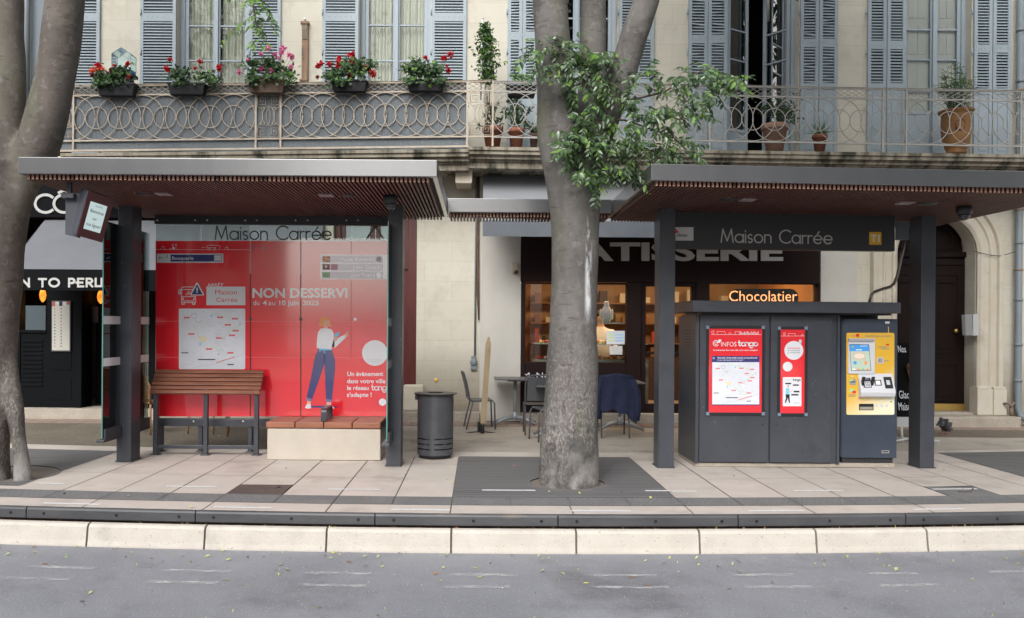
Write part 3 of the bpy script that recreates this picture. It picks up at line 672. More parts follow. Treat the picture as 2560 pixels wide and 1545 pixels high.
# balcony railing ---------------------------------------------------------------------------
def railing(uA, vA, uB, vB, mat, keys, posts, u_from, u_to, screen=False):
    Y = 13.2; A, B = at(uA, vA, Y), at(uB, vB, Y); sl = (B.z - A.z) / (B.x - A.x)
    zt = lambda x: A.z + sl * (x - A.x)
    m = MB(); H1, H2, H3 = .15, .865, .97
    xa, xb = X(u_from, 220, Y), X(u_to, 220, Y)
    def hbar(dz, r, x0=xa, x1=xb): m.slope(x0, x1, Y - r, Y + r, zt(x0) - dz - r, zt(x0) - dz + r, zt(x1) - dz - r, zt(x1) - dz + r)
    hbar(0, .012); m.slope(xa, xb, Y - .022, Y + .022, zt(xa) + .012, zt(xa) + .018, zt(xb) + .012, zt(xb) + .018)
    hbar(H1, .010); hbar(H2, .011)
    px = [X(u, 280, Y) for u in posts]
    for x in px: m.box(x - .014, x + .014, Y - .014, Y + .014, zt(x) - 1.02, zt(x))
    # lattice of fine bars
    x = xa; st = .115
    while x < xb:
        for d in (.24, -.24):
            p, q = x, min(max(x + d, xa), xb); t = abs(q - p) / .24
            m.tube([(p, Y + (.004 if d > 0 else -.004), zt(p) - .005), (q, Y + (.004 if d > 0 else -.004), zt(q) - .005 - (H1 - .01) * t)], .0045, 4, smooth=False)
        x += st
    r = (H2 - H1) / 2 - .012; zc = (H1 + H2) / 2
    kx = [(X(a, 280, Y), X(b, 280, Y)) for a, b in keys]
    def ring(cx, rr, off, lo, hi):
        pts = []
        for i in range(41):
            a = 2 * math.pi * i / 40; x = cx + rr * math.cos(a)
            pts.append((x, Y + off, zt(x) - zc + rr * math.sin(a)))
        run = []
        for p in pts:
            if lo <= p[0] <= hi: run.append(p)
            else:
                if len(run) > 1: m.tube(run, .0075, 5)
                run = []
        if len(run) > 1: m.tube(run, .0075, 5)
    # circles fill each bay between key panels
    bays = []; lo = xa
    for a, b in kx: bays.append((lo, a)); lo = b
    bays.append((lo, xb))
    for lo, hi in bays:
        if hi - lo < .3: continue
        n = max(1, round((hi - lo) / r)); p = (hi - lo) / n
        for i in range(0, n + 1):
            ring(lo + i * p, r, -.004, lo - .005, hi + .005); ring(lo + i * p, r / 2, .006, lo - .005, hi + .005)
    for a, b in kx:
        c = (a + b) / 2; hw = (b - a) / 2 - .015
        for sx in (-1, 1):
            for sz in (-1, 1):
                bx = c + sx * hw * .5; bz = zt(c) - zc + sz * .255; s_ = hw * .42
                sp = [(-1, -1), (1, -1), (1, 1), (-.55, 1), (-.55, -.45), (.5, -.45), (.5, .45), (-.1, .45), (-.1, 0)]
                m.tube([(bx + sx * q[0] * s_, Y, bz + sz * -q[1] * s_) for q in sp], .006, 4, smooth=False)
                cen = (c + sx * hw * .45, zt(c) - zc + sz * .105)
                m.tube([(cen[0] + sx * (.045 - .004 * i) * math.cos(i * .55), Y, cen[1] + sz * (.045 - .004 * i) * math.sin(i * .55)) for i in range(10)], .0055, 4)
            m.tube([(c + sx * hw * .98, Y, zt(c) - zc + z_) for z_ in (.345, .15)] + [(c + sx * hw * (.62 - .1 * math.cos(t)), Y, zt(c) - zc + .12 * math.sin(t * 1.0)) for t in (1.2, .6, 0, -.6, -1.2)] + [(c + sx * hw * .98, Y, zt(c) - zc + z_) for z_ in (-.15, -.345)], .006, 4)
            m.tube([(c + sx * .03 + .06 * math.cos(t) * -sx, Y, zt(c) - zc + .15 * math.sin(t)) for t in [math.pi * 2 * i / 20 for i in range(20)]], .0055, 4, closed=True)
    ro = m.build('balcony_railing', mat, bld)
    if screen:
        q = MB(); xs = frange(xa + .01, X(1166, 280, Y), .011)
        vs = []
        for i, x in enumerate(xs): yy = Y + .03 + (.005 if i % 2 else 0); vs += [(x, yy, zt(x) - 1.0), (x, yy, zt(x) - .012)]
        q.add(vs, [(2 * i, 2 * i + 2, 2 * i + 3, 2 * i + 1) for i in range(len(xs) - 1)])
        q.build('reed_screen', m_screen, ro)
        q = MB(); q.slope(xa, X(1172, 280, Y), Y - .02, Y + .02, zt(xa) - 1.035, zt(xa) - 1.005, zt(X(1172, 280, Y)) - 1.035, zt(X(1172, 280, Y)) - 1.005); q.build('foot_rail', m_rail, ro)
    return zt
ztl = railing(180, 215, 1165, 204, m_rail, [(150, 184), (640, 702), (1172, 1231)], [184, 640, 702, 1168, 1232], 140, 1232, True)
ztr = railing(1233, 205, 2560, 229, m_rail2, [(1712, 1774), (2207, 2265), (2700, 2760)], [1712, 1774, 2207, 2266, 2552], 1234, 2760)

# arched street door --------------------------------------------------------------------------
x0, x1, _, zt_ = GR['door']; cx = (x0 + x1) / 2; r = (x1 - x0) / 2; zs = zt_ - r; yd = YW + .30
g = MB()
def arc(rad, a0=0, a1=180, n=24, z=zs): return [(cx + rad * math.cos(RAD(a0 + (a1 - a0) * i / n)), z + rad * math.sin(RAD(a0 + (a1 - a0) * i / n))) for i in range(n + 1)]
for sgn in (1, -1):   # spandrels that round off the square opening
    A = arc(r, 0, 90) if sgn > 0 else arc(r, 90, 180); corner = (cx + sgn * r, zt_)
    for p, q in zip(A, A[1:]):
        g.add([(corner[0], YW - .002, corner[1]), (p[0], YW - .002, p[1]), (q[0], YW - .002, q[1])], [(0, 2, 1)] if sgn > 0 else [(0, 2, 1)])
        g.add([(p[0], YW - .002, p[1]), (q[0], YW - .002, q[1]), (q[0], YW + .3, q[1]), (p[0], YW + .3, p[1])], [(0, 1, 2, 3)])
prof = [(0, .06), (.045, .10), (.09, .10), (.10, .07), (.19, .055), (.21, .085), (.235, .085), (.25, .06), (.33, .05), (.35, .10), (.42, .11), (.43, .0)]
n = len(prof); vs = []
path = [(1, None, .36)] + [(None, a, None) for a in range(0, 181, 6)] + [(-1, None, .36)]
for sx, a, zz in path:
    for d, pr in prof:
        if a is None: vs.append((cx + sx * (r + d), YW - pr, zz))
        else: vs.append((cx + (r + d) * math.cos(RAD(a)), YW - pr, zs + (r + d) * math.sin(RAD(a))))
g.add(vs, [(i * n + j, i * n + j + 1, (i + 1) * n + j + 1, (i + 1) * n + j) for i in range(len(path) - 1) for j in range(n - 1)], 0)
for sx in (-1, 1):
    for d0, d1, pr in ((-.02, .24, .13), (.24, .46, .15)):
        a, b = sorted((cx + sx * (r + d0), cx + sx * (r + d1))); g.box(a, b, YW - pr, YW + .12, .17, .60); g.box(a + .01, b - .01, YW - pr + .02, YW + .1, .60, .64)
g.build('door_surround', m_stone, bld, bevel=.008)
g = MB(); g.box(x0 + .001, x1 - .001, yd, yd + .06, .24, zs)
g.prism(arc(r - .002, 0, 180), yd + .05, yd + .1, 0)
g.box(x0 + .001, x1 - .001, yd - .05, yd, zs - .02, zs + .07); g.box(x0 + .02, x1 - .02, yd - .03, yd, zs - .16, zs - .05)
for sx in (-1, 1):
    a, b = sorted((cx + sx * .025, cx + sx * (r - .01))); g.box(a, b, yd - .022, yd, .24, zs - .17)
    m_ = (a + b) / 2; hw = (b - a) / 2 - .10
    for z_a, z_b in ((1.18, zs - .30), (.36, 1.02)):
        for q0, q1, z2, z3 in ((m_ - hw, m_ + hw, z_b - .035, z_b), (m_ - hw, m_ + hw, z_a, z_a + .035), (m_ - hw, m_ - hw + .035, z_a + .035, z_b - .035), (m_ + hw - .035, m_ + hw, z_a + .035, z_b - .035)):
            g.box(q0, q1, yd - .036, yd - .022, z2, z3)
        g.box(m_ - hw + .08, m_ + hw - .08, yd - .030, yd - .022, z_a + .09, z_b - .09)
    g.tube([(m_ - .14, yd - .05, zs - .46), (m_ + .14, yd - .05, zs - .46)], .008, 6)
    g.tube([(cx + sx * .28 + .2 * math.cos(t * math.pi / 8), yd + .035, zs + .28 + .2 * math.sin(t * math.pi / 8)) for t in range(16)], .022, 6, closed=True)
dr = g.build('front_door', m_brdoor, bld, bevel=.006)
g = MB(); q = at(2389, 827, yd - .05); g.lathe([(.012, 0), (.035, .01), (.038, .03), (.02, .05), (0, .052)], (0, 0, 0), 14)
g.v = [(q.x + a, q.y - c + .01, q.z + b) for a, b, c in g.v]; g.build('knob', m_brass, dr)
g = MB(); g.box(x0 + .01, x1 - .01, yd - .05, yd - .002, .205, .32); g.build('kick_plate', m_brass, dr)
g = MB(); g.hprism([(x0 - .95, 13.72), (x1 + .50, 13.72), (x1 + .56, 13.78), (x1 + .56, YW - .01), (x0 - .95, YW - .01)], -.02, .165); g.box(x0 - .05, x1 + .05, YW - .011, yd + .05, .0, .2)
g.build('doorstep', m_step, bld, bevel=.02)

# maroon panelled door seen past the left shelter
x0, x1, _, z1 = GR['red']; g = MB(); y = YW + .18
zt2 = Z(900, 575, YW); 
g.box(x0, x0 + .10, y - .05, y + .05, .1, 4.0); g.box(x1 - .16, x1, y - .05, y + .05, .1, 4.0); g.box(x0 + .1, x1 - .16, y - .03, y + .05, zt2 - .65, zt2 - .5)
mid = (x0 + x1) / 2 - .02
for a, b in ((x0 + .10, mid - .01), (mid + .01, x1 - .16)):
    g.box(a, b, y, y + .04, .1, zt2 - .65); g.box(a + .09, b - .09, y - .015, y, .35, 1.0); g.box(a + .09, b - .09, y - .015, y, 1.15, 1.75); g.box(a + .09, b - .09, y - .03, y, 1.78, 1.84)
    g.box(a, a + .08, y, y + .04, zt2 - .5, 4.0); g.box(b - .08, b, y, y + .04, zt2 - .5, 4.0)
d2 = g.build('panelled_door', m_reddoor, bld, bevel=.006)
g = MB(); g.box(x0 + .18, x1 - .24, y + .015, y + .02, zt2 - .5, 4.0); g.build('fanlight', M('fanlight_glass', (.32, .38, .40), .1), d2)
g = MB(); a, b = x0 + .3, x1 - .35
for p, q in (((a, 3.9), (b, zt2 - .5)), ((b, 3.9), (a, zt2 - .5))): g.tube([(p[0], y - .01, p[1]), (q[0], y - .01, q[1])], .012, 6)
g.ball(((a + b) / 2, y - .01, (3.9 + zt2 - .5) / 2), .05, 10); g.build('grille', m_blk, d2)
g = MB(); g.box(x0 - .1, X(1200, 900, YW), 13.93, YW - .003, -.02, .155); g.box(x0, x1, YW - .002, y + .1, -.02, .155); g.build('doorstep', m_step, bld, bevel=.012)
g = MB(); g.box(X(1009, 1000, YW), X(1060, 1000, YW), YW - .09, YW + .05, .156, .60); g.build('corner_stone', m_stone, bld, bevel=.03)
# low shop step
g = MB(); g.box(X(1301, 900, YW), X(2051, 900, YW), 13.93, YW + .3, -.02, .15); g.build('doorstep', m_step, bld, bevel=.012)
g = MB(); g.box(X(15, 1000, YW), X(760, 1000, YW), 13.95, YW + .3, -.02, .17); g.build('doorstep', m_step, bld, bevel=.012)
# ================================================================ stroke lettering (round geometric capitals and lower case)
def arcp(cx, cy, r, a0, a1, n=14, ry=None): return [(cx + r * math.cos(RAD(a0 + (a1 - a0) * i / n)), cy + (ry or r) * math.sin(RAD(a0 + (a1 - a0) * i / n))) for i in range(n + 1)]
XH = .62
STK = {
    'M': (.92, [[(0, 0), (.13, 1), (.46, .1), (.79, 1), (.92, 0)]]), 'a': (.62, [arcp(.31, .31, .31, 0, 360, 24), [(.62, 0), (.62, XH)]]),
    'i': (.02, [[(0, 0), (0, XH)], [(0, .84), (0, .90)]]), 's': (.34, [arcp(.17, .46, .155, 40, 270, 10) + arcp(.17, .155, .155, 90, -140, 10)]),
    'o': (.62, [arcp(.31, .31, .31, 0, 360, 24)]), 'n': (.48, [[(0, 0), (0, XH)], [(0, .36)] + arcp(.24, .38, .24, 180, 0, 10) + [(.48, 0)]]),
    'C': (.80, [arcp(.5, .5, .5, 48, 312, 20)]), 'r': (.27, [[(0, 0), (0, XH)], [(0, .36)] + arcp(.22, .38, .22, 180, 70, 7)]),
    'e': (.62, [[(.02, .31), (.62, .31)] + arcp(.31, .31, .31, 0, 318, 20)]), 'é': (.62, [[(.02, .31), (.62, .31)] + arcp(.31, .31, .31, 0, 318, 20), [(.28, .74), (.42, .92)]]),
    't': (.36, [[(.12, .95), (.12, .2)] + arcp(.26, .18, .14, 180, 290, 8), [(0, .62), (.34, .62)]]),
    'g': (.62, [arcp(.31, .31, .31, 0, 360, 24), [(.62, XH), (.62, -.08)] + arcp(.33, -.08, .29, 0, -150, 10)]),
    'O': (1.0, [arcp(.5, .5, .5, 0, 360, 28)]), 'N': (.72, [[(0, 0), (0, 1), (.72, 0), (.72, 1)]]), 'T': (.72, [[(.36, 0), (.36, .97)], [(0, .97), (.72, .97)]]),
    'P': (.52, [[(0, 0), (0, 1), (.28, 1)] + arcp(.28, .72, .26, 90, -90, 10, .27) + [(0, .45)]]), 'E': (.6, [[(.6, 1), (.06, 1), (.06, 0), (.6, 0)], [(-.1, .5), (.5, .5)]]),
    'R': (.58, [[(0, 0), (0, 1), (.3, 1)] + arcp(.3, .74, .26, 90, -90, 10, .26) + [(.05, .48)], [(.2, .48), (.58, 0)]]), 'U': (.62, [[(0, 1), (0, .03), (.62, .03), (.62, 1)]]),
    'Ô': (1.0, [arcp(.5, .5, .5, 0, 360, 28), [(.25, 1.13), (.5, 1.26), (.75, 1.13)]]), ' ': (.34, []),
}
def strokes(mb, word, u0, u1, base, cap, Y, wd, k=0, gap=.16, drop=0.0, rnd=True):
    x = 0; out = []
    for ch in word:
        adv, st = STK[ch]; out += [[(x + p, q) for p, q in s_] for s_ in st]; x += adv + gap
    tot = x - gap; sx = (u1 - u0) / tot; dy = 0
    for s_ in out:
        P = [(u0 + p * sx, base - q * cap + drop * p / tot) for p, q in s_]
        mb.pline(P, wd, Y - dy, k)
        if rnd:
            for p in (P[0], P[-1]): mb.pcirc(p[0], p[1], wd / 2, Y - dy - 1e-4, k, 10)
            for p in P[1:-1]: mb.pcirc(p[0], p[1], wd / 2, Y - dy - 1e-4, k, 8)
        dy += 3e-4

def street_map(mb, u0, v0, u1, v1, Y, ks, r=0):
    "a pale street plan: ks = base, line, red, green, beige, black, blue"
    kb, kl, kr, kg, ke, kk, kc = ks; w_, h_ = u1 - u0, v1 - v0
    mb.prect(u0, v0, u1, v1, Y, kb, r)
    q = lambda x, y: (u0 + (x - 1662) / 616 * w_, v0 + (y - 38) / 567 * h_)
    rnd = random.Random(5)
    for i in range(34):
        a = (rnd.uniform(1680, 2260), rnd.uniform(60, 585)); an = rnd.choice((.1, .25, 1.5, 1.7, 2.4)) + rnd.gauss(0, .1); L_ = rnd.uniform(60, 260)
        b = (a[0] + L_ * math.cos(an), a[1] + L_ * math.sin(an))
        if 1670 < b[0] < 2270 and 45 < b[1] < 600: mb.pline([q(*a), q(*b)], .35, Y - .001, kl)
    for P in ([(1790, 175), (1850, 300)], [(1880, 65), (2170, 130)], [(2230, 185), (2080, 300)], [(1960, 370), (2095, 490)], [(2030, 370), (2110, 480)]): mb.pline([q(*p) for p in P], .8, Y - .0012, kg)
    mb.pline([q(1780, 590), q(1980, 560), q(2265, 465)], 1.0, Y - .0012, kl); mb.pline([q(2010, 545), q(2100, 515), q(2180, 490)], 1.2, Y - .0014, kr)
    mb.pring(*q(1805, 105), w_ * .04, .5, Y - .0014, kk); mb.pring(*q(1845, 135), w_ * .05, .5, Y - .0014, kk, 20, 160)
    c = q(1883, 322); mb.pcirc(c[0], c[1], w_ * .065, Y - .0016, ke, 20, h_ * .045)
    for x, y in ((1965, 105), (1860, 370), (2230, 185), (2080, 320), (2030, 465)): c = q(x, y); mb.pcirc(c[0], c[1], w_ * .018, Y - .0016, kc if x < 2000 else kl, 8)
    for x, y in ((1735, 122), (2045, 120), (2183, 133), (2117, 190), (2188, 245), (1778, 276), (2155, 288), (2033, 314), (1942, 416), (2140, 452)):
        a, b = q(x - 28, y - 7), q(x + 28, y + 7); mb.prect(*a, *b, Y - .002, kr); mb.pline([(a[0] + w_ * .01, (a[1] + b[1]) / 2), (b[0] - w_ * .01, (a[1] + b[1]) / 2)], .45, Y - .0025, kb)
    a, b = q(1840, 509), q(2000, 519); mb.prect(*a, *b, Y - .002, kk); a, b = q(1684, 447), q(1750, 456); mb.prect(*a, *b, Y - .002, kk); a, b = q(2112, 556), q(2172, 566); mb.prect(*a, *b, Y - .002, kk)
    for i in range(46):
        x, y = rnd.uniform(1690, 2200), rnd.uniform(60, 560); a, b = q(x, y), q(x + rnd.uniform(15, 45), y + 3.5); mb.prect(*a, *b, Y - .0018, kl)

# ================================================================ LEFT SHELTER
ZS, ZA, ZB = 2.945, 2.987, 3.145
def roof(par, x0, x1, y0, y1, zf, lights, speakers, split=8.6):
    "flat canopy: painted fascia all round, wooden slats below; zf(x) is the small fall of the roof"
    m = MB(); t = .05
    m.slope(x0, x1, y0, y0 + t, ZA + zf(x0), ZB + zf(x0), ZA + zf(x1), ZB + zf(x1)); m.slope(x0, x1, y1 - t, y1, ZA + zf(x0), ZB + zf(x0), ZA + zf(x1), ZB + zf(x1))
    m.box(x0, x0 + t, y0 + t, y1 - t, ZA + zf(x0), ZB + zf(x0)); m.box(x1 - t, x1, y0 + t, y1 - t, ZA + zf(x1), ZB + zf(x1))
    m.slope(x0 + t, x1 - t, y0 + t, y1 - t, ZB - .04 + zf(x0), ZB - .01 + zf(x0), ZB - .04 + zf(x1), ZB - .01 + zf(x1))
    m.build('roof', m_fas, par, bevel=.006)
    m = MB(); m.slope(x0 + t + .001, x1 - t - .001, y0 + .07, y1 - .06, ZA + .005 + zf(x0), ZA + .02 + zf(x0), ZA + .005 + zf(x1), ZA + .02 + zf(x1)); m.build('ceiling_board', m_dark, par)
    m = MB(); x = x0 + .055; st = .0413
    while x < x1 - .07:
        z = zf(x)
        for a, b in ((y0 + .055 + random.uniform(0, .006), split - .004), (split + .004, y1 - .05)):
            n = len(m.f); m.box(x, x + .022, a, b, ZS + z, ZA + .004 + z, 0)
            if a < split - .1 and random.random() > .04: m.m[n] = 1
        x += st
    m.build('slat_ceiling', [m_slat, m_send], par)
    for u, v, in lights:
        p = at(u, v, 8.75); m = MB(); m.box(p.x - .075, p.x + .075, 8.66, 8.80, ZS - .012 + zf(p.x), ZS + .01 + zf(p.x)); m.build('ceiling_light', m_lightplate, par, bevel=.004)
    for u, v in speakers:
        p = at(u, v, 8.75); m = MB(); m.lathe([(.0, -.012), (.085, -.010), (.095, 0), (.095, .01)], (p.x, 8.75, ZS + zf(p.x)), 24); m.build('loudspeaker', m_blk, par)
m_lightplate = M('light_plate', (.34, .30, .30), .3)
def dome(par, u, v, Y, zr):
    p = at(u, v, Y); m = MB(); m.lathe([(.0, 0), (.07, 0), (.076, -.01), (.076, -.075), (.06, -.085)][::-1], (p.x, Y, zr), 20); o = m.build('dome_camera', m_blk, par)
    m = MB(); m.lathe([(.002, -.15), (.03, -.143), (.05, -.125), (.058, -.10), (.06, -.083)], (p.x, Y, zr), 20); m.build('dome_lens', M('dome_lens', (.03, .03, .035), .05, spec=.8), o)
def post(par, u0, u1, v, Y, dep=.267, zt=2.99):
    m = MB(); a, b = X(u0, v, Y), X(u1, v, Y); m.box(a, b, Y, Y + dep, 0.006, zt); o = m.build('post', m_grey, par, bevel=.006)
    m = MB(); m.box(a - .012, b + .012, Y - .012, Y + dep + .012, 0.004, .012); m.build('base_plate', m_grey, o)
    return a, b
sh = thing('bus_shelter', 'grey bus shelter with a slatted roof and the red notice on its glass wall', 'bus shelter', (-2.4, 9.6, 0), 'bus shelters')
roof(sh, -4.315, -.40, 7.85, 10.78, lambda x: 0.0, ((411, 480), (816, 483)), ((359, 482), (870, 485)))
pl0, pl1 = post(sh, 290.6, 326.9, 1150, 9.66); pr0, pr1 = post(sh, 964.7, 1001.8, 1166, 9.49)
dome(sh, 976, 500, 8.75, ZS)
YG = 10.5
gx = [388, 503, 626, 752, 878, 978]
m = MB(); m.box(X(388, 550, YG), X(978, 550, YG), YG - .03, YG + .06, Z(680, 562, YG), ZA + .004); b_ = m.build('head_rail', m_blk, sh, bevel=.004)
m = MB()
for u in (394, 488, 518, 613, 642, 739, 769, 866, 895):
    p = at(u, 550.5, YG - .03); m.lathe([(.012, 0), (.012, .004), (.006, .008), (0, .008)], (0, 0, 0), 10); n = 4 * 10
    m.v[-n:] = [(p.x + a, p.y - c, p.z + b) for a, b, c in m.v[-n:]]
m.build('bolt', m_steel, b_)
zg0, zg1 = Z(680, 1060, YG), Z(680, 560, YG)
m = MB(); m.box(X(393, 1056, YG), X(978, 1056, YG), YG - .05, YG + .03, Z(680, 1066, YG), Z(680, 1047, YG))
for u in (402, 502, 626, 752, 878): m.box(X(u - 5, 1090, YG), X(u + 5, 1090, YG), YG - .03, YG + .05, .004, Z(680, 1066, YG)); m.box(X(u - 9, 1090, YG), X(u + 9, 1090, YG), YG - .07, YG + .08, .004, .014)
b_ = m.build('foot_rail', m_grey, sh, bevel=.004)
m = MB()
for u in (484, 608, 720, 845):
    p = at(u, 1053.5, YG - .05); m.lathe([(.015, 0), (.015, .004), (.006, .008), (0, .008)], (0, 0, 0), 10); n = 40
    m.v[-n:] = [(p.x + a, p.y - c, p.z + b) for a, b, c in m.v[-n:]]
m.build('bolt', m_steel, b_)
for a, b in zip(gx, gx[1:]):
    m = MB(); m.box(X(a, 800, YG) + .006, X(b, 800, YG) - .006, YG, YG + .010, zg0, zg1); m.build('glass_panel', m_glass, sh)
# frosted name strip and the red film that covers the panels
YP = YG - .003
m = MB()
for a, b in zip(gx[:2], gx[1:3]): m.prect(a + 1.5, 563, b - 1.5, 601, YP + .001, 0)
m.build('frosted_strip', m_frost, sh)
m = MB(); strokes(m, 'Maison Carrée', 538, 828, 598.5, 33, YP - .002, 3.1, 0, gap=.17); m.build('stop_name', m_black, sh)
m = MB()
for i, (a, b) in enumerate(zip(gx, gx[1:])): m.prect(a + (1.2 if i in (0, 2, 3) else 0), 602, b - (1.2 if i in (1, 2, 4) else 0), 1041, YP, 0)
po = m.build('poster', m_red, sh)
m = MB()
for u in (626, 752): m.prect(u - 1.3, 684, u + 1.3, 1041, YP - .0004, 0); m.prect(u - 1.3, 602, u + 1.3, 684, YP - .0004, 1)
m.build('joint', [m_black, M('joint_grey', (.45, .45, .45), .4)], sh)
m = MB()   # torn white edge along the right half of the film
u = 668
while u < 970:
    m.ppoly([(u, 603), (u + 4.6, 603), (u + 4.6, 601), (u + 2.5, 596 + random.uniform(-1.5, 1.5)), (u, 601)], YP - .0006, 0); u += 4.6
m.prect(760, 601.5, 972, 603.5, YP - .0008, 0)
m.build('torn_edge', m_white, po)
m = MB()
for v in (803, 893): 
    for a, b in zip(gx[:-1], gx[1:]): m.pline([(a + 2, v), (b - 2, v + .6)], .6, YP - .0005, 0)
m.pline([(878.5, 604), (877.5, 900)], 1.0, YP - .0005, 1)
m.build('crease', [M('crease_pale', (.86, .30, .30), .3), M('crease_dark', (.40, .02, .03), .3)], po)
KS = [m_white, m_navy, m_red, m_ora, m_skin, m_cyan, m_grn, m_pink, m_lil, m_mapl, m_black, M('print_brown', (.36, .10, .08), .3), M('print_beige', (.80, .72, .50), .4), m_mapc]
m = MB()    # little street scene along the top
z3 = lambda x, y: (380 + x / 7.434, 580 + y / 7.434)
m.pline([z3(30, 325), z3(1000, 328), z3(1830, 330)], .7, YP - .001, 0)
for P in ([(165, 322), (178, 290), (190, 275), (205, 262), (228, 275), (232, 322)], [(330, 322), (345, 305), (360, 322)], [(1022, 322), (1022, 250), (1240, 248), (1262, 262), (1262, 320)], [(925, 292), (995, 285)], [(1350, 325), (1362, 290), (1385, 270), (1412, 295), (1408, 325)], [(447, 322), (447, 270)], [(1030, 290), (1185, 288)], [(1050, 246), (1130, 238)], [(385, 320), (378, 240), (395, 225), (405, 320)]):
    m.pline([z3(*p) for p in P], .75, YP - .001, 0)
m.pring(*z3(447, 240), 2.0, .7, YP - .001, 0); m.pring(*z3(1065, 318), 2.4, .8, YP - .001, 0); m.pring(*z3(1165, 316), 2.4, .8, YP - .001, 0)
for x in (1920, 2050, 2120, 2340): a = z3(x - 12, 250 + (x % 3) * 15); b = z3(x + 10, 325); m.prect(*a, *b, YP - .001, 8, 1)
m.prect(*z3(385, 285), *z3(422, 320), YP - .0013, 0)
m.build('skyline', KS, po)
m = MB()    # direction sign on the left
m.prect(*z3(92, 402), *z3(1325, 572), YP - .001, 0, 2); m.prect(*z3(345, 420), *z3(1305, 548), YP - .0016, 1); m.text('Bouquerie', z3(372, 0)[0], z3(770, 0)[0], z3(0, 515)[1], 8.0, YP - .0022, 0, .012)
m.prect(*z3(1155, 432), *z3(1295, 535), YP - .0018, 9, 1); m.text('7', z3(1205, 0)[0], z3(1248, 0)[0], z3(0, 510)[1], 7.5, YP - .0024, 0, .015)
m.pline([z3(125, 480), z3(220, 480)], .8, YP - .0018, 10); m.pline([z3(155, 452), z3(125, 480), z3(155, 508)], .8, YP - .0018, 10)
c = z3(283, 428); m.pcirc(c[0], c[1], .9, YP - .0018, 10, 8); m.pline([z3(283, 435), z3(283, 458)], 1.2, YP - .0018, 10); m.pline([z3(283, 456), z3(268, 475)], .7, YP - .0018, 10); m.pline([z3(283, 456), z3(298, 475)], .7, YP - .0018, 10)
m.prect(*z3(245, 500), *z3(318, 505), YP - .0018, 9); m.prect(*z3(245, 518), *z3(318, 523), YP - .0018, 9)
m.build('direction_sign', KS, po)
z6 = lambda x, y: (640 + x / 3.717, 380 + y / 3.717)
m = MB()    # line list on the right
m.prect(*z6(600, 955), *z6(1228, 1182), YP - .001, 0, 1.5)
for i, (y0, y1) in enumerate(((962, 1030), (1038, 1102), (1110, 1176))): m.prect(*z6(610, y0), *z6(1180, y1), YP - .0016, 8)
m.prect(*z6(620, 970), *z6(688, 1022), YP - .0022, 3); m.prect(*z6(620, 1043), *z6(685, 1092), YP - .0022, 11); m.prect(*z6(695, 1043), *z6(760, 1095), YP - .0022, 7); m.prect(*z6(618, 1117), *z6(686, 1165), YP - .0022, 6)
for s_, a, b, y in (('11', 640, 672, 1010), ('9', 640, 662, 1080), ('10', 632, 672, 1155)): m.text(s_, z6(a, 0)[0], z6(b, 0)[0], z6(0, y)[1], 7.5, YP - .0028, 0 if s_ != '10' else 9, .01)
for s_, a, b, y, k in (('Musée Romanité', 780, 1108, 1012, 0), ('Jules Guesde', 900, 1168, 1085, 0), ('Gare Triaire', 877, 1105, 1158, 0)): m.text(s_, z6(a, 0)[0], z6(b, 0)[0], z6(0, y)[1], 8, YP - .0026, k)
for y in (998, 1144): c = z6(1142, y); m.pcirc(c[0], c[1], 6.5, YP - .0022, 0 if y > 1000 else 9); m.pring(c[0], c[1], 3.2, 1, YP - .0028, 8)
m.build('line_list', KS, po)
m = MB()    # bus with warning triangle
for P in ([(550, 1310), (548, 1060), (560, 1030), (590, 1020), (760, 1020)], [(500, 1150), (498, 1095), (515, 1070), (545, 1070)], [(500, 1150), (530, 1150), (532, 1100), (545, 1070)], [(550, 1070), (760, 1070)], [(550, 1200), (810, 1200)], [(550, 1310), (810, 1310), (810, 1190)], [(630, 1165), (690, 1105)], [(668, 1165), (710, 1125)], [(575, 1225), (575, 1265), (600, 1282), (760, 1282), (785, 1265), (785, 1225)]):
    m.pline([z3(*p) for p in P], 1.7, YP - .001, 0)
m.prect(*z3(550, 1312), *z3(608, 1352), YP - .0012, 0, 1); m.prect(*z3(745, 1312), *z3(803, 1352), YP - .0012, 0, 1); m.prect(*z3(565, 1318), *z3(593, 1338), YP - .0016, 2); m.prect(*z3(760, 1318), *z3(788, 1338), YP - .0016, 2)
for a in (570, 770): m.prect(*z3(a, 1220), *z3(a + 20, 1265), YP - .0014, 0)
m.ppoly([z3(838, 938), z3(858, 950), z3(968, 1160), z3(958, 1178), z3(718, 1178), z3(708, 1162), z3(820, 950)], YP - .0022, 0); m.ppoly([z3(838, 968), z3(942, 1162), z3(732, 1162)], YP - .0028, 1)
m.prect(*z3(826, 1030), *z3(850, 1098), YP - .0034, 0, 1); c = z3(838, 1120); m.pcirc(c[0], c[1], 1.7, YP - .0034, 0, 12)
m.build('bus_symbol', KS, po)
m = MB()    # main message
m.prect(*z3(1012, 1015), *z3(1735, 1360), YP - .001, 0, 1.5)
m.text('ARRÊT', 518.5, 558.5, 716.3, 7.8, YP - .0012, 0, .012); m.text('Maison', 537.8, 592.5, 736, 11.3, YP - .0018, 2); m.text('Carrée', 540.5, 593.5, 754.7, 11, YP - .0018, 2)
m.build('stop_label', KS, po); m = MB()
m.text('NON DESSERVI', 631, 868.7, 743.6, 23.4, YP - .0012, 0, .03)
m.build('headline', KS, po); m = MB()
m.text('du', 633, 649, 763, 12, YP - .0012, 0); m.text('4', 657, 667, 763, 12, YP - .0012, 0, .025); m.text('au', 671, 688, 763, 12, YP - .0012, 0); m.text('10 juin', 698, 747, 763, 12, YP - .0012, 0, .025); m.text('2025', 756, 797.5, 763, 12, YP - .0012, 0, .025)
z2 = lambda x, y: (640 + x / 3.717, 760 + y / 3.717)
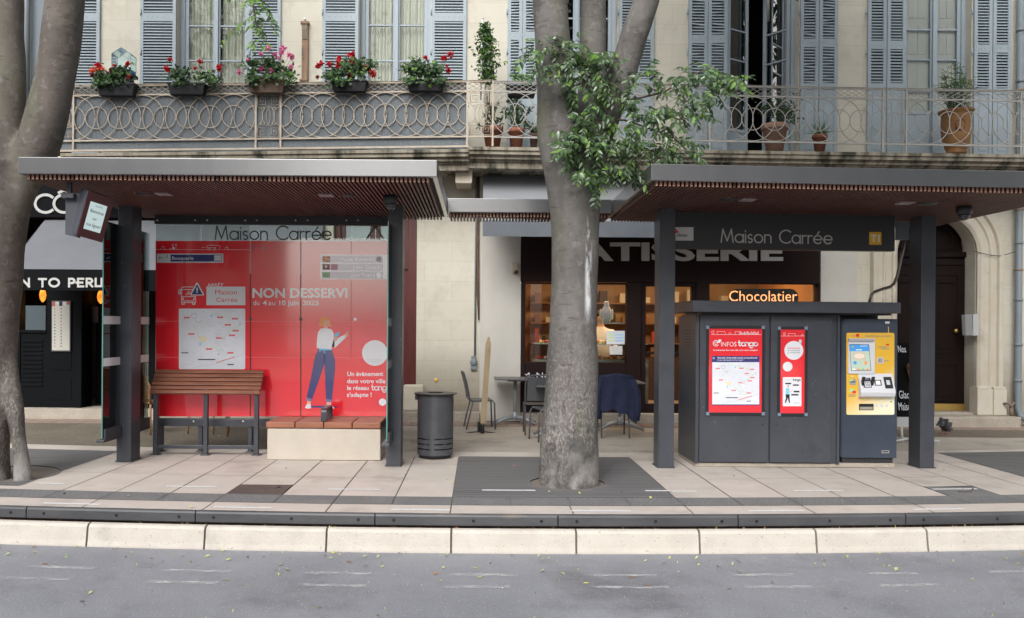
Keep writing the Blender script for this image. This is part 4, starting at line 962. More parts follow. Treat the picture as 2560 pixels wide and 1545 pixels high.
m.build('dates', KS, po); m = MB()
for s_, a, b, y in (('Un évènement', 848, 1182, 668), ('dans votre ville', 846, 1203, 735), ('le réseau', 848, 1048, 798), ("s'adapte !", 845, 1075, 862)): m.text(s_, z2(a, 0)[0], z2(b, 0)[0], z2(0, y)[1], 10.5, YP - .0012, 0, .022)
strokes(m, 'tango', z2(1074, 0)[0], z2(1252, 0)[0], z2(0, 800)[1], 14, YP - .0012, 2.2, 0, gap=.10)
m.build('slogan', KS, po); m = MB(); m.pcirc(*z2(1175, 912), 9, YP - .001, 0); m.build('white_dot', KS, po); m = MB()
m.pcirc(*z2(1105, 455), 32, YP - .001, 0, 40)
for y, a, b in ((512, 1038, 1168), (528, 1040, 1166), (544, 1075, 1135)): m.prect(*z2(a, y), *z2(b, y + 6), YP - .0016, 9)
m.build('disc_label', KS, po)
m = MB(); street_map(m, 447.2, 771.5, 613, 923, YP - .001, (13, 9, 2, 6, 12, 10, 5), 3); m.build('street_map', KS, po)
m = MB()    # drawn woman pointing
P2 = lambda L: [z2(*p) for p in L]
for k, L, d in ((1, [(512, 945), (650, 945), (780, 957), (700, 967), (512, 962)], 0), (4, [(475, 900), (512, 900), (505, 938), (472, 938)], 1), (4, [(655, 905), (695, 905), (698, 945), (655, 948)], 1),
                (0, [(456, 965), (470, 932), (508, 932), (512, 968), (480, 973)], 2), (0, [(653, 967), (660, 945), (700, 938), (732, 968), (700, 972)], 2),
                (1, [(575, 425), (640, 432), (640, 540), (580, 720), (520, 890), (470, 870), (520, 640), (550, 480)], 3), (1, [(636, 432), (705, 425), (735, 520), (735, 600), (705, 890), (650, 890), (636, 540)], 3),
                (8, [(470, 868), (520, 882), (515, 908), (466, 896)], 4), (8, [(650, 885), (706, 890), (704, 912), (650, 910)], 4),
                (3, [(597, 206), (585, 200), (597, 140), (620, 118), (660, 118), (683, 140), (700, 195), (708, 207), (680, 210), (650, 205)], 2),
                (4, [(630, 160), (660, 145), (680, 152), (684, 178), (688, 192), (680, 206), (668, 210), (668, 240), (630, 240), (628, 205)], 3),
                (0, [(600, 232), (640, 222), (700, 235), (722, 270), (730, 335), (728, 400), (705, 395), (705, 415), (650, 428), (563, 405), (567, 330), (575, 265)], 4),
                (0, [(722, 338), (822, 285), (835, 312), (735, 405), (705, 395)], 4), (4, [(820, 285), (835, 268), (865, 250), (846, 280), (860, 290), (838, 312)], 5),
                (5, [(735, 275), (776, 258), (768, 298), (728, 308)], 5), (4, [(722, 312), (760, 302), (768, 325), (738, 345)], 6),
                (5, [(580, 412), (705, 418), (705, 427), (642, 432), (590, 430)], 6), (5, [(590, 428), (612, 428), (588, 448)], 6), (5, [(622, 430), (634, 430), (644, 464), (632, 455)], 6)):
    m.ppoly(P2(L), YP - .001 - .0006 * d, k)
m.pline([z2(668, 172), z2(682, 182)], .7, YP - .005, 0)
m.build('drawn_woman', KS, po)
m = MB()
for u, v in ((626, 798), (752, 798), (888, 798)): m.pcirc(u, v, 4, YP - .006, 0 if u < 800 else 1, 16)
m.build('clamp_disc', [m_grey, m_white], sh)
def side_glass(par, x, y0, y1, edge_front=True):
    m = MB(); m.box(x - .005, x + .005, y0, y1, .33, 2.72, 0)
    o = m.build('side_glass', m_sidegl, par)
    m = MB()
    for z in (1.165, 1.63): m.box(x - .0065, x + .0065, y0 + .005, y1 - .005, z - .045, z + .045)
    m.build('white_band', m_white, o)
    m = MB(); m.box(x - .006, x + .006, y0 - .004, y0, .33, 2.72); m.build('glass_edge', m_green, o)
    m = MB(); m.box(x - .055, x + .03, y0 - .02, y1, .285, .315); m.box(x + .0065, x + .028, y0 + .02, y1, .315, .43); m.build('glass_rail', m_grey, o, bevel=.004)
side_glass(sh, pl0 + .035, 9.21, 9.655); side_glass(sh, pl0 + .035, 9.93, 10.49)
side_glass(sh, pr0 + .05, 9.10, 9.485); side_glass(sh, pr0 + .05, 9.76, 10.49)

# departures screen hung from the canopy
C = [at(222, 474, 8.00), at(285, 500, 8.22), at(255.5, 604.5, 8.24), at(191, 591, 8.06)]
rt = ((C[1] - C[0]) + (C[2] - C[3])).normalized(); dn = ((C[3] - C[0]) + (C[2] - C[1])).normalized(); nf = rt.cross(dn); nf = nf if nf.y > 0 else -nf; nf.normalize()
cen = sum(C, Vector()) / 4; hw = ((C[1] - C[0]).length + (C[2] - C[3]).length) / 4; hh = ((C[3] - C[0]).length + (C[2] - C[1]).length) / 4
ds = thing('information_screen', 'dark red framed bus information screen hanging tilted under the left canopy edge', 'screen', (cen.x, cen.y, ZS))
m = MB(); m.obox(cen + nf * .075 - rt * .005, rt * hw, dn * hh, nf * .07); m.build('housing', m_grey, ds, bevel=.008)
m = MB(); m.obox(cen - nf * .002, rt * (hw * .99), dn * (hh * .99), nf * .006); bz = m.build('bezel', M('bezel_maroon', (.06, .012, .014), .25), ds)
sc = lambda a, b, e: cen + rt * (a * hw) + dn * (b * hh) - nf * (.0085 + e)
m = MB(); m.add([sc(-.68, -.60, 0), sc(.62, -.60, 0), sc(.62, .62, 0), sc(-.68, .62, 0)], [(0, 1, 2, 3)], 0)
m.build('screen', M('lcd_pale', (.42, .52, .52), .3, emit=.45), ds)
m = MB()
def on_screen(s_, a, b, y, cap, bold=0):
    vs, fs, (xa, xb, H) = glyphs(s_, bold, 0); m.add([sc(a + (x - xa) / (xb - xa) * (b - a), y - q / H * cap, .002) for x, q in vs], fs, 0)
on_screen('Bienvenue', -.52, .50, -.16, .14, .0); on_screen('sur', -.2, .12, .14, .12); on_screen('nos lignes!', -.56, .52, .44, .14); on_screen('NOUS DANS', -.25, .3, -.44, .05)
m.build('lettering', m_black, ds)
m = MB(); p = at(174, 466, 8.1); m.box(p.x - .022, p.x + .022, 8.08, 8.12, p.z - .10, ZA); m.box(p.x - .055, p.x + .065, 8.04, 8.16, p.z - .12, p.z - .075)
q0, q1 = at(166, 482, 8.12), at(188, 588, 8.18); m.hexa([(q0.x, 8.10, q1.z), (q0.x + .12, 8.10, q1.z - .03), (q0.x + .17, 8.10, q0.z), (q0.x, 8.10, q0.z), (q0.x, 8.16, q1.z), (q0.x + .12, 8.16, q1.z - .03), (q0.x + .17, 8.16, q0.z), (q0.x, 8.16, q0.z)])
m.build('hanger', m_grey, ds, bevel=.004)

# linking canopy between the shelters
lk = thing('linking_canopy', 'short lower canopy joining the two shelters behind the trunk', 'canopy', (.6, 10.5, 2.95))
m = MB(); m.box(-.395, 1.615, 10.27, 10.32, ZA, 3.155); m.box(-.395, 1.615, 10.32, 10.80, 3.09, 3.12); m.box(-.395, 1.615, 10.80, 10.85, ZA, 3.155); m.build('fascia', m_fas, lk, bevel=.005)
m = MB(); x = -.37
while x < 1.60:
    n = len(m.f); m.box(x, x + .022, 10.33, 10.82, ZS - .005, ZA + .02, 0); m.m[n] = 1; x += .0413
m.build('slat_ceiling', [m_slat, m_send], lk)

# ================================================================ RIGHT SHELTER
zf2 = lambda x: -.0125 * (x - 1.62)
sr = thing('bus_shelter', 'grey bus shelter with a slatted roof sheltering the ticket machine cabinet', 'bus shelter', (3.7, 9.6, 0), 'bus shelters')
roof(sr, 1.62, 5.80, 7.95, 10.78, zf2, ((1867, 498), (2260, 510)), ((1817, 497), (2318, 512)))
post(sr, 1645.4, 1684.4, 1170, 9.52, .267, 2.97); post(sr, 2300, 2335.6, 1171, 9.64, .267, 2.94)
dome(sr, 2410, 530, 8.9, ZS + zf2(5.1))
YB = 9.74
m = MB(); a, b = at(1640, 590, YB), at(2237.5, 594, YB); zt0, zt1 = Z(1690, 552, YB), Z(2237, 556, YB); zb0, zb1 = Z(1690, 621, YB), Z(2237, 628, YB)
m.slope(a.x, b.x, YB, YB + .10, zb0, 2.985, zb1, 2.94); be = m.build('name_beam', m_blk, sr, bevel=.005)
m = MB(); strokes(m, 'Maison Carrée', 1803, 2080, 605, 32, YB - .004, 3.2, 0, gap=.17, drop=4.5); m.build('stop_name', m_txt, be)
m = MB(); m.prect(2173, 580, 2203.5, 612, YB - .004, 0, 1.5); m.text('T1', 2177, 2199, 605, 18, YB - .006, 1, .02); m.build('line_badge', [M('badge_yellow', (.72, .42, .02), .4), m_white], be)
m = MB(); m.prect(1684, 568, 1733.5, 601.5, YB - .004, 0); m.text('nîmes', 1692, 1718, 591.5, 8.5, YB - .006, 1, .012); m.text('métropole', 1692, 1730, 598, 5.8, YB - .006, 2)
m.ppoly([(1684, 572), (1690, 571), (1697, 581), (1691, 583), (1684, 581)], YB - .006, 3); m.build('logo_plate', [M('plate_white', (.62, .62, .62), .4), m_black, m_mapl, m_red], be)
m = MB(); p = at(2256, 588, 10.1); m.box(p.x - .08, p.x + .075, 10.08, 10.12, p.z - .06, p.z + .16); m.build('junction_plate', m_pipe, sr, bevel=.004)
m = MB(); m.tube([at(u, v, 10.1) for u, v in ((2262, 598), (2254, 640), (2243, 690), (2236, 708), (2226, 717), (2208, 722), (2186, 730), (2178, 738), (2173, 757))], .018, 8)
m.build('conduit', M('conduit_steel', (.30, .28, .25), .35, metal=.7), sr)

# ================================================================ CABINET AND TICKET MACHINE
YK = 9.60
kb = thing('equipment_cabinet', 'dark grey double-door equipment cabinet with two red notices', 'cabinet', (X(1890, 1165, YK), 10.0, 0))
xk0, xk1, xk2 = X(1739, 980, YK), X(2100, 980, YK), X(2240, 980, YK)
m = MB(); m.box(xk0 + .005, xk2 + .01, YK + .03, YK + .80, .004, .055); m.build('plinth', m_step, kb, bevel=.006)
zc0, zc1 = .045, Z(1900, 786, YK)
m = MB(); m.box(xk0, xk0 + .035, YK, YK + .82, zc0, zc1 - .02); m.box(xk0 + .035, xk1, YK + .03, YK + .82, zc0, zc1); m.box(xk1, xk2, YK + .45, YK + .82, zc0, zc1)
for i in range(6):
    for j in range(6): m.box(xk0 - .002, xk0, YK + .25 + .06 * i, YK + .28 + .06 * i, 1.38 + .035 * j, 1.388 + .035 * j, 1)
m.box(xk1 - .03, xk1, YK + .005, YK + .03, zc0, zc1 - .02)
m.build('body', [m_grey, m_dark], kb, bevel=.005)
m = MB(); yr = 9.45; m.slope(X(1731, 765, yr), X(2253, 770, yr), yr, YK + .86, Z(1731, 780, yr), Z(1731, 751, yr), Z(2253, 784, yr), Z(2253, 756, yr)); m.build('roof', m_grey, kb, bevel=.01)
m = MB(); m.box(xk0 + .07, xk2 - .03, YK + .06, YK + .80, zc1, zc1 + .055); m.build('neck', m_blk, kb)
for u0, u1, fr, lock in ((1749, 1921.5, (1766, 815, 1912, 1038), 1907), (1926, 2079, (1945, 817, 2019, 1040), 1941)):
    m = MB(); m.box(X(u0, 980, YK), X(u1, 980, YK), YK, YK + .03, .06, zc1 - .015); dr = m.build('door', m_grey, kb, bevel=.006)
    m = MB(); p = at(lock, 1061, YK); m.lathe([(.011, 0), (.011, .004), (0, .005)], (0, 0, 0), 12); m.v = [(p.x + a, p.y - c, p.z + b) for a, b, c in m.v]; m.build('lock', m_blk, dr)
    a0, b0, a1, b1 = fr; t = 6.5; m = MB()
    for q in ((a0, b0, a1, b0 + t), (a0, b1 - t, a1, b1), (a0, b0 + t, a0 + t, b1 - t), (a1 - t, b0 + t, a1, b1 - t)): m.pbox(*q, YK - .016, YK, 0)
    for cx_, cy_ in ((a0 + 3.5, b0 + 3.5), (a1 - 3.5, b0 + 3.5), (a0 + 3.5, b1 - 3.5), (a1 - 3.5, b1 - 3.5)): m.pbox(cx_ - 4.2, cy_ - 4.2, cx_ + 4.2, cy_ + 4.2, YK - .019, YK - .012, 1)
    m.build('notice_frame', [M('frame_dark', (.022, .023, .027), .3), M('corner_blue', (.16, .21, .30), .5)], dr, bevel=.003)
YQ = YK - .004
m = MB(); m.prect(1772, 821, 1906, 1032, YQ, 0); 
m.build('notice', m_red, kb)
m = MB()
m.pline([(1778, 836.5), (1903, 836.5)], .7, YQ - .001, 0)
for P in ([(1793, 836), (1793, 829), (1812, 829), (1814, 836)], [(1820, 836), (1825, 831), (1829, 836)], [(1838, 836), (1838, 829), (1848, 829), (1848, 836)], [(1781, 836), (1779, 829), (1784, 827), (1785, 836)]): m.pline(P, .6, YQ - .001, 0)
for i in range(14): m.prect(1850 + i * 3.4, 828 + (i * 7 % 5), 1851.6 + i * 3.4, 836, YQ - .001, 0)
m.pring(1790, 858, 7, 1.6, YQ - .001, 0, 30, 330); m.pring(1790, 858, 3.4, 1.4, YQ - .001, 0, 0, 330); m.ppoly([(1791, 857), (1798, 848), (1804, 850), (1800, 857)], YQ - .0016, 0)
m.text('INFOS', 1803, 1841, 866, 11, YQ - .001, 0, -.004); strokes(m, 'tango', 1846, 1894, 864.5, 13, YQ - .001, 2.6, 0, gap=.10)
m.text("Un évènement dans votre ville, votre réseau s'adapte !", 1783, 1894, 877, 3.6, YQ - .001, 0, .02)
m.prect(1779.5, 890, 1899, 1013.5, YQ - .001, 1); m.text('TROUVEZ VOTRE ARRÊT DE BUS LE PLUS PROCHE', 1793, 1893, 896.5, 3.4, YQ - .0016, 0, .02); m.text('POUR CONTINUER VOTRE TRAJET !', 1793, 1860, 902, 3, YQ - .0016, 0)
m.pring(1784, 895.5, 2, .7, YQ - .0016, 0)
street_map(m, 1780.5, 905.5, 1898, 1011, YQ - .0016, (13, 9, 2, 6, 12, 10, 5))
m.build('notice_print', KS, kb)
m = MB(); m.prect(1950, 822, 2013, 1033, YQ, 0); m.build('notice', m_red, kb)
m = MB()
m.pline([(1953, 840), (2011, 840)], .7, YQ - .001, 0)
for P in ([(1971, 840), (1971, 834), (1987, 834), (1989, 840)], [(1960, 840), (1959, 833), (1963, 832), (1962, 840)], [(2003, 840), (2006, 835), (2009, 840)]): m.pline(P, .6, YQ - .001, 0)
m.pcirc(1984.5, 876, 23.5, YQ - .001, 0, 36); m.pcirc(1969, 916.5, 12, YQ - .001, 0); m.prect(1997, 849, 2004, 859, YQ - .0012, 9, 2)
m.prect(1969, 869.5, 2000, 871.2, YQ - .0016, 2); m.text('du 04/06/2025', 1969, 2000, 877.5, 3, YQ - .0016, 10); m.text('au 10/06/2025', 1969, 2000, 883, 3, YQ - .0016, 10)
m.prect(1957, 943, 2003.5, 1015.5, YQ - .001, 0, 2)
m.text("L'APPLI", 1960, 1981, 953, 5.2, YQ - .0016, 9); strokes(m, 'tango', 1982.5, 2001, 952, 5.4, YQ - .0016, .9, 10, gap=.1)
for a, b, c_, d in ((1963, 957, 1978, 960.5), (1982, 961, 1997, 964.5), (1984, 977, 1998.5, 981), (1978, 985, 1996, 989)): m.prect(a, b, c_, d, YQ - .0016, 10, 1.4)
m.pcirc(1970.5, 966.5, 2.3, YQ - .0016, 4, 10); m.ppoly([(1968, 964.5), (1973, 963.8), (1972.5, 966)], YQ - .002, 10); m.ppoly([(1965, 970), (1973, 970), (1974, 986), (1964, 986)], YQ - .0018, 5, ); m.pline([(1972, 978), (1978, 979), (1981, 975)], 1.5, YQ - .002, 4)
m.ppoly([(1964, 986), (1974, 986), (1974, 996), (1975, 1007), (1972, 1007), (1969.5, 994), (1965, 1007), (1962, 1006), (1965, 996)], YQ - .0018, 10); m.pline([(1960, 1008.5), (1976, 1008.5)], .7, YQ - .0016, 9)
m.prect(1984, 1006, 1999, 1009, YQ - .0016, 9)
m.build('notice_print', KS, kb)

tm = thing('ticket_machine', 'navy and yellow ticket machine with a small screen beside the cabinet', 'ticket machine', (X(2172, 1150, 9.62), 9.9, 0))
YT = 9.62; m_tm = M('machine_navy', (.032, .045, .068), .42, col2=(.045, .06, .085), vs=2, blot=(.06, .07, .09), bls=3, blt=.62)
xa, xb = X(2105, 970, YT), X(2243, 970, YT); ztm = Z(2172, 797, YT); zbm = Z(2172, 1145, YT)
m = MB(); m.hprism([(xa, YT + .04), (xa + .055, YT), (xb, YT), (xb, YT + .42), (xa, YT + .42)], zbm, ztm); m.build('body', m_tm, tm, bevel=.006)
m = MB(); m.box(xa + .02, xb - .03, YT + .03, YT + .40, .056, zbm); m.build('foot', m_blk, tm)
def yel_mat():
    mm = D.materials.new('panel_yellow_fade'); mm.use_nodes = True; t = mm.node_tree; N = t.nodes; L = t.links; b = N['Principled BSDF']; b.inputs['Roughness'].default_value = .35
    tc = N.new('ShaderNodeTexCoord'); sp = N.new('ShaderNodeSeparateXYZ'); L.new(tc.outputs['Object'], sp.inputs[0])
    a = N.new('ShaderNodeMath'); a.operation = 'MULTIPLY_ADD'; a.inputs[1].default_value = .9; L.new(sp.outputs[0], a.inputs[0])
    s_ = N.new('ShaderNodeMath'); s_.operation = 'MULTIPLY'; s_.inputs[1].default_value = -1.2; L.new(sp.outputs[2], s_.inputs[0]); L.new(s_.outputs[0], a.inputs[2])
    r = N.new('ShaderNodeMapRange'); r.inputs['From Min'].default_value = -1.2; r.inputs['From Max'].default_value = -.70; L.new(a.outputs[0], r.inputs['Value'])
    x = N.new('ShaderNodeMix'); x.data_type = 'RGBA'; L.new(r.outputs[0], x.inputs[0]); x.inputs[6].default_value = (.80, .47, .045, 1); x.inputs[7].default_value = (.84, .82, .60, 1); L.new(x.outputs[2], b.inputs['Base Color']); return mm
YM = YT - .004
m = MB(); m.prect(2116, 832, 2236, 1037, YM, 0, 4); fp = m.build('front_panel', yel_mat(), tm)
m_pl = M('machine_plastic', (.66, .67, .71), .4)
m = MB(); m.pbox(2121, 846, 2188, 935, YM - .016, YM - .001, 0); m.build('screen_hood', m_pl, fp, bevel=.006)
ysn = YM - .018
m = MB(); m.pbox(2122, 847, 2186, 853, YM - .035, YM - .0165, 1); m.ppoly([(2123.5, 860.5), (2172.5, 861), (2178, 927), (2128, 926.5)], ysn, 0); m.build('screen_frame', [M('screen_black', (.02, .025, .03), .15), M('hood_grey', (.40, .40, .42), .4)], fp)
m = MB(); m.ppoly([(2124.5, 862), (2171.5, 862), (2173, 878), (2125.5, 878)], ysn - .001, 0); m.ppoly([(2125.5, 878), (2173, 878), (2176.8, 926), (2129, 925.5)], ysn - .001, 1)
m.ppoly([(2132, 880.5), (2163, 880.5), (2165, 899.5), (2134, 899.5)], ysn - .0016, 2); m.pcirc(2148.5, 890, 13, ysn - .002, 3, 20, 6.5); m.pcirc(2137.5, 907, 4.5, ysn - .0016, 0, 12); m.prect(2161, 903, 2168, 911.5, ysn - .0016, 4)
for i, k in enumerate((5, 4, 6, 4)): m.prect(2131 + 11.5 * i, 921.5, 2138 + 11.5 * i, 925, ysn - .0016, k)
m.prect(2140, 873.5, 2155, 875.5, ysn - .0016, 5); m.prect(2150, 864.5, 2168, 865.5, ysn - .0016, 5); m.pcirc(2132, 867, 2.5, ysn - .0016, 6, 10)
e = lambda n, c: M(n, c, .2, emit=.5)
m.build('screen', [e('lcd_blue', (.05, .22, .50)), e('lcd_sage', (.34, .42, .34)), e('lcd_tan', (.40, .36, .28)), e('lcd_beige', (.55, .46, .38)), e('lcd_orange', (.60, .22, .08)), e('lcd_white', (.6, .62, .6)), e('lcd_green', (.2, .35, .15))], fp)
m = MB(); q = [at(2144, 935, YM), at(2228, 935, YM), at(2231, 972, YM), at(2147, 972, YM)]
pod = [(2145, 934, 0), (2228, 935, 0), (2231, 972, .075), (2230, 984, .08), (2229, 995, .04), (2229, 995, 0)]
prof = [(.0, Z(2190, 934, YM)), (.075, Z(2190, 972, YM)), (.085, Z(2190, 980, YM)), (.07, Z(2190, 990, YM)), (.0, Z(2190, 995, YM))]
px0, px1 = X(2145, 960, YM), X(2231, 960, YM); n = len(prof)
m.add([(px0, YM - a, z) for a, z in prof] + [(px1, YM - a, z) for a, z in prof], [(i, i + 1, i + 1 + n, i + n) for i in range(n - 1)] + [tuple(range(n - 1, -1, -1)), tuple(range(n, 2 * n))], 0)
m.build('payment_pod', m_pl, fp, bevel=.006)
sl_ = (prof[1][0]) / (prof[0][1] - prof[1][1])
def onpod(u, v, e_): p = at(u, v, YM); return Vector((p.x, YM - (prof[0][1] - p.z) * sl_ - e_, p.z))
def podrect(mb, u0, v0, u1, v1, e_, k): mb.add([onpod(u0, v1, e_), onpod(u1, v1, e_), onpod(u1, v0, e_), onpod(u0, v0, e_)], [(0, 1, 2, 3)], k)
m = MB()
podrect(m, 2153, 944, 2173, 968, .002, 0)
for i in range(4):
    for j in range(4): podrect(m, 2156 + 4 * i, 953 + 3.6 * j, 2159 + 4 * i, 955.6 + 3.6 * j, .004, 1)
podrect(m, 2155, 945, 2169, 949, .004, 2)
for u in (2148.5, 2172.5): m.obox(onpod(u + 2.5, 955, .012), (.010, 0, 0), (0, -.022, .0), (0, -.03, .065), 0)
m.build('keypad', [m_black, m_white, m_lil], fp, bevel=.002)
m = MB(); podrect(m, 2182, 949, 2199, 963, .002, 0); podrect(m, 2184.5, 951, 2196, 961, .004, 1); podrect(m, 2206, 942, 2226, 970, .003, 0); podrect(m, 2211, 950, 2220, 961, .005, 2); m.build('card_reader', [m_black, m_white, m_mapl], fp)
PM = [m_black, m_pl, M('slot_grey', (.42, .42, .43), .35, metal=.3), M('print_grey', (.34, .32, .26), .5), m_grn, m_red, m_cyan, m_yel]
m = MB(); m.prect(2147.5, 1009.5, 2184, 1025.5, YM - .003, 0); m.prect(2150, 1017, 2182, 1024, YM - .0036, 3); m.build('ticket_tray', PM, fp); m = MB(); m.prect(2193, 893, 2208.5, 909, YM - .003, 1); m.prect(2195, 895, 2206.5, 907, YM - .0036, 2); m.pline([(2199, 898), (2199, 904)], .8, YM - .004, 0)
m.build('coin_slot', PM, fp); m = MB(); m.prect(2124, 948, 2140, 962, YM - .003, 2); m.prect(2125, 948, 2132, 954, YM - .0036, 4); m.prect(2126, 953.5, 2138, 956, YM - .004, 0); m.pcirc(2130.5, 940.5, 2.4, YM - .004, 1, 12)
m.prect(2124, 972, 2135, 980, YM - .003, 4, 1); m.prect(2131, 977, 2140, 983, YM - .0036, 5, 1)
m.build('note_slot', PM, fp); m = MB()
for u, v in ((2228, 992.5), (2228, 1004)):
    m.pcirc(u, v, 1.8, YM - .003, 0, 12); m.build('lock', PM, fp); m = MB()
for u in (2192, 2204, 2217): m.pcirc(u, 1014, 3.5, YM - .003, 1, 12); m.pline([(u - 1, 1015.5), (u + 1.5, 1012.5)], .7, YM - .0036, 6)
m.build('pictogram', PM, fp); m = MB()
m.text('Distributeur de titres', 2163, 2227, 842.5, 5.5, YM - .003, 3, .01); m.prect(2140, 835, 2148, 842, YM - .003, 5, 1); m.text('Tango', 2129, 2139, 841, 4.5, YM - .003, 3)
m.build('panel_title', PM, fp); m = MB(); m.prect(2215, 860, 2222.5, 863.5, YM - .003, 5)
for a, b, y in ((2196, 2218, 866.5), (2204, 2223, 871), (2210, 2222, 901)): m.prect(a, y, b, y + 2.2, YM - .003, 3)
for y in (986, 989.5): m.prect(2122, y, 2140, y + 1.6, YM - .003, 3)
m.build('panel_print', PM, fp); m = MB(); m.prect(2213, 803.5, 2224, 809, YM - .002, 1); m.pline([(2221, 818), (2221, 832)], 1.6, YM - .002, 7)
m.build('sticker', PM, tm); m = MB(); m.prect(2204, 1126, 2223, 1133, YM - .002, 2); m.prect(2206, 1128, 2221, 1131, YM - .0026, 0)
m.build('badge_plate', PM, tm)

# ================================================================ BENCHES AND BIN
lb = thing('leaning_bench', 'tall sloping bench of reddish wooden slats on grey legs', 'bench', (-3.3, 10.3, 0))
for i in range(6):
    t0 = i / 6; t1 = t0 + .128; p0, p1 = Vector((0, 10.17, .745)), Vector((0, 10.385, 1.03))
    a, b = p0.lerp(p1, t0 + .01), p0.lerp(p1, t1 + .012); nn = Vector((0, -(p1 - p0).z, (p1 - p0).y)).normalized()
    c = (a + b) / 2; m = MB(); xl, xr = X(380, 955, 10.25), X(654, 955, 10.25)
    m.obox((0, 0, 0), ((xr - xl) / 2, 0, 0), nn * .016, (b - a) / 2); m.v = [((xl + xr) / 2 + p[0], c.y + p[1], c.z + p[2]) for p in m.v]; m.build('slat', m_wood, lb, bevel=.005)
for u in (387.5, 513, 640):
    x = X(u, 1060, 10.2); m = MB(); m.box(x - .026, x + .026, 10.20, 10.26, .004, .80); m.box(x - .055, x + .055, 10.17, 10.29, .004, .012)
    m.hexa([(x - .026, 10.215, .80), (x + .026, 10.215, .80), (x + .026, 10.41, 1.01), (x - .026, 10.41, 1.01), (x - .026, 10.26, .74), (x + .026, 10.26, .74), (x + .026, 10.44, .95), (x - .026, 10.44, .95)]); m.build('leg', m_grey, lb, bevel=.005)
m = MB(); m.box(X(393, 1110, 10.22), X(508, 1110, 10.22), 10.215, 10.25, .075, .12); m.box(X(518, 1110, 10.22), X(635, 1110, 10.22), 10.215, 10.25, .075, .12); m.build('stretcher', m_grey, lb, bevel=.004)
sb = thing('stone_bench', 'pale stone block bench topped with four reddish wooden planks', 'bench', (-1.83, 10.15, 0))
yb = 9.87; xs0, xs1 = X(665.6, 1110, yb), X(952, 1110, yb)
m = MB(); m.box(xs0 + .01, xs1 - .005, yb + .006, yb + .57, .004, .372); m.build('base', m_lime, sb, bevel=.008)
for i in range(4):
    wq = (xs1 - xs0) / 4; m = MB(); m.box(xs0 + i * wq + .004 - (.008 if i == 0 else 0), xs0 + (i + 1) * wq - .004, yb - .008, yb + .575, .380, .452); m.build('plank', m_wood2, sb, bevel=.010)
m = MB(); xa_, xb_ = X(804, 1040, 9.95), X(818, 1040, 9.95)
pts = [(9.90, .454), (9.90, .565)] + [(9.90 + .05 - .05 * math.cos(RAD(a)), .565 + .05 * math.sin(RAD(a))) for a in (30, 60, 90)] + [(10.28, .615), (10.33, .58), (10.33, .454), (10.30, .454), (10.30, .575), (10.27, .59), (9.96, .59), (9.93, .565), (9.93, .454)]
n = len(pts); m.add([(xa_, y, z) for y, z in pts] + [(xb_, y, z) for y, z in pts], [tuple(range(n)), tuple(range(2 * n - 1, n - 1, -1))] + [(i, i + n, (i + 1) % n + n, (i + 1) % n) for i in range(n)]); m.build('armrest', m_grey, sb, bevel=.003)
bn = thing('litter_bin', 'black round metal litter bin with a flat lid and slotted foot', 'bin', (-.517, 10.18, 0))
R = .218
def slotted(zs_):
    m = MB(); ns = 48
    levels = [.045, .115, .128, .175, .188, .237, .250, .765]
    for i in range(len(levels) - 1):
        for j in range(ns):
            a0, a1 = 2 * math.pi * j / ns, 2 * math.pi * (j + 1) / ns; hole = i in (1, 3, 5) and (j % 12) not in (10, 11)
            rr = R - .03 if hole else R
            v = [(-.517 + rr * math.cos(a), 10.18 + rr * math.sin(a), z) for a, z in ((a0, levels[i]), (a1, levels[i]), (a1, levels[i + 1]), (a0, levels[i + 1]))]
            m.add(v, [(0, 1, 2, 3)], 1 if hole else 0, not hole)
    return m
m = slotted(0); m.lathe([(R, .765), (.001, .766)], (-.517, 10.18, 0), 48); m.lathe([(R - .02, .012), (R - .02, .05)], (-.517, 10.18, 0), 48, 1)
m.build('body', [M('bin_black', (.062, .064, .074), .34, col2=(.08, .082, .092), vs=5), m_dark], bn)
m = MB(); m.lathe([(.10, .77), (.258, .770), (.262, .776), (.258, .782), (.10, .786), (.10, .77)], (-.517, 10.18, 0), 48, 0, False); m.build('lid', m_blk, bn)
m = MB(); m.box(-.517 - .245, -.517 - .215, 10.12, 10.2, .70, .765); m.build('hinge', m_grey, bn, bevel=.004)
# ================================================================ SHOPFRONTS AND AWNINGS
YS = YW - .04
pf = thing('pastry_shopfront', 'dark brown pastry shop front with lit windows behind the tree trunk', 'shopfront', (X(1675, 900, YS), YS, 0))
def fr_box(m, u0, v0, u1, v1, y0=YS, y1=YW + .12, k=0): m.pbox(u0, v0, u1, v1, y0, y1, k)
m = MB(); fr_box(m, 1302, 560, 2050, 706); fr_box(m, 1302, 706, 1313, 1040); fr_box(m, 1566, 706, 1602, 1040); fr_box(m, 1740, 706, 1773, 1040); fr_box(m, 2044, 706, 2050, 1040)
fr_box(m, 1313, 906, 1566, 1040, YS + .02); fr_box(m, 1773, 906, 2044, 1040, YS + .02); fr_box(m, 1313, 706, 1566, 710, YS + .01); fr_box(m, 1773, 706, 2044, 710, YS + .01)
fr_box(m, 1602, 706, 1740, 716, YS + .03); fr_box(m, 1602, 716, 1614, 1036, YS + .05); fr_box(m, 1728, 716, 1740, 1036, YS + .05); fr_box(m, 1614, 880, 1728, 886, YS + .06); fr_box(m, 1614, 1010, 1728, 1036, YS + .05)
m.build('frame', m_shop, pf, bevel=.005)
m = MB(); m.text('PÂTISSERIE'.replace('Â', 'A'), 1392, 1958, 650, 44, YS - .03, 0, .035, depth=.028); m.build('lettering', M('sign_letters', (.62, .62, .60), .5), pf)
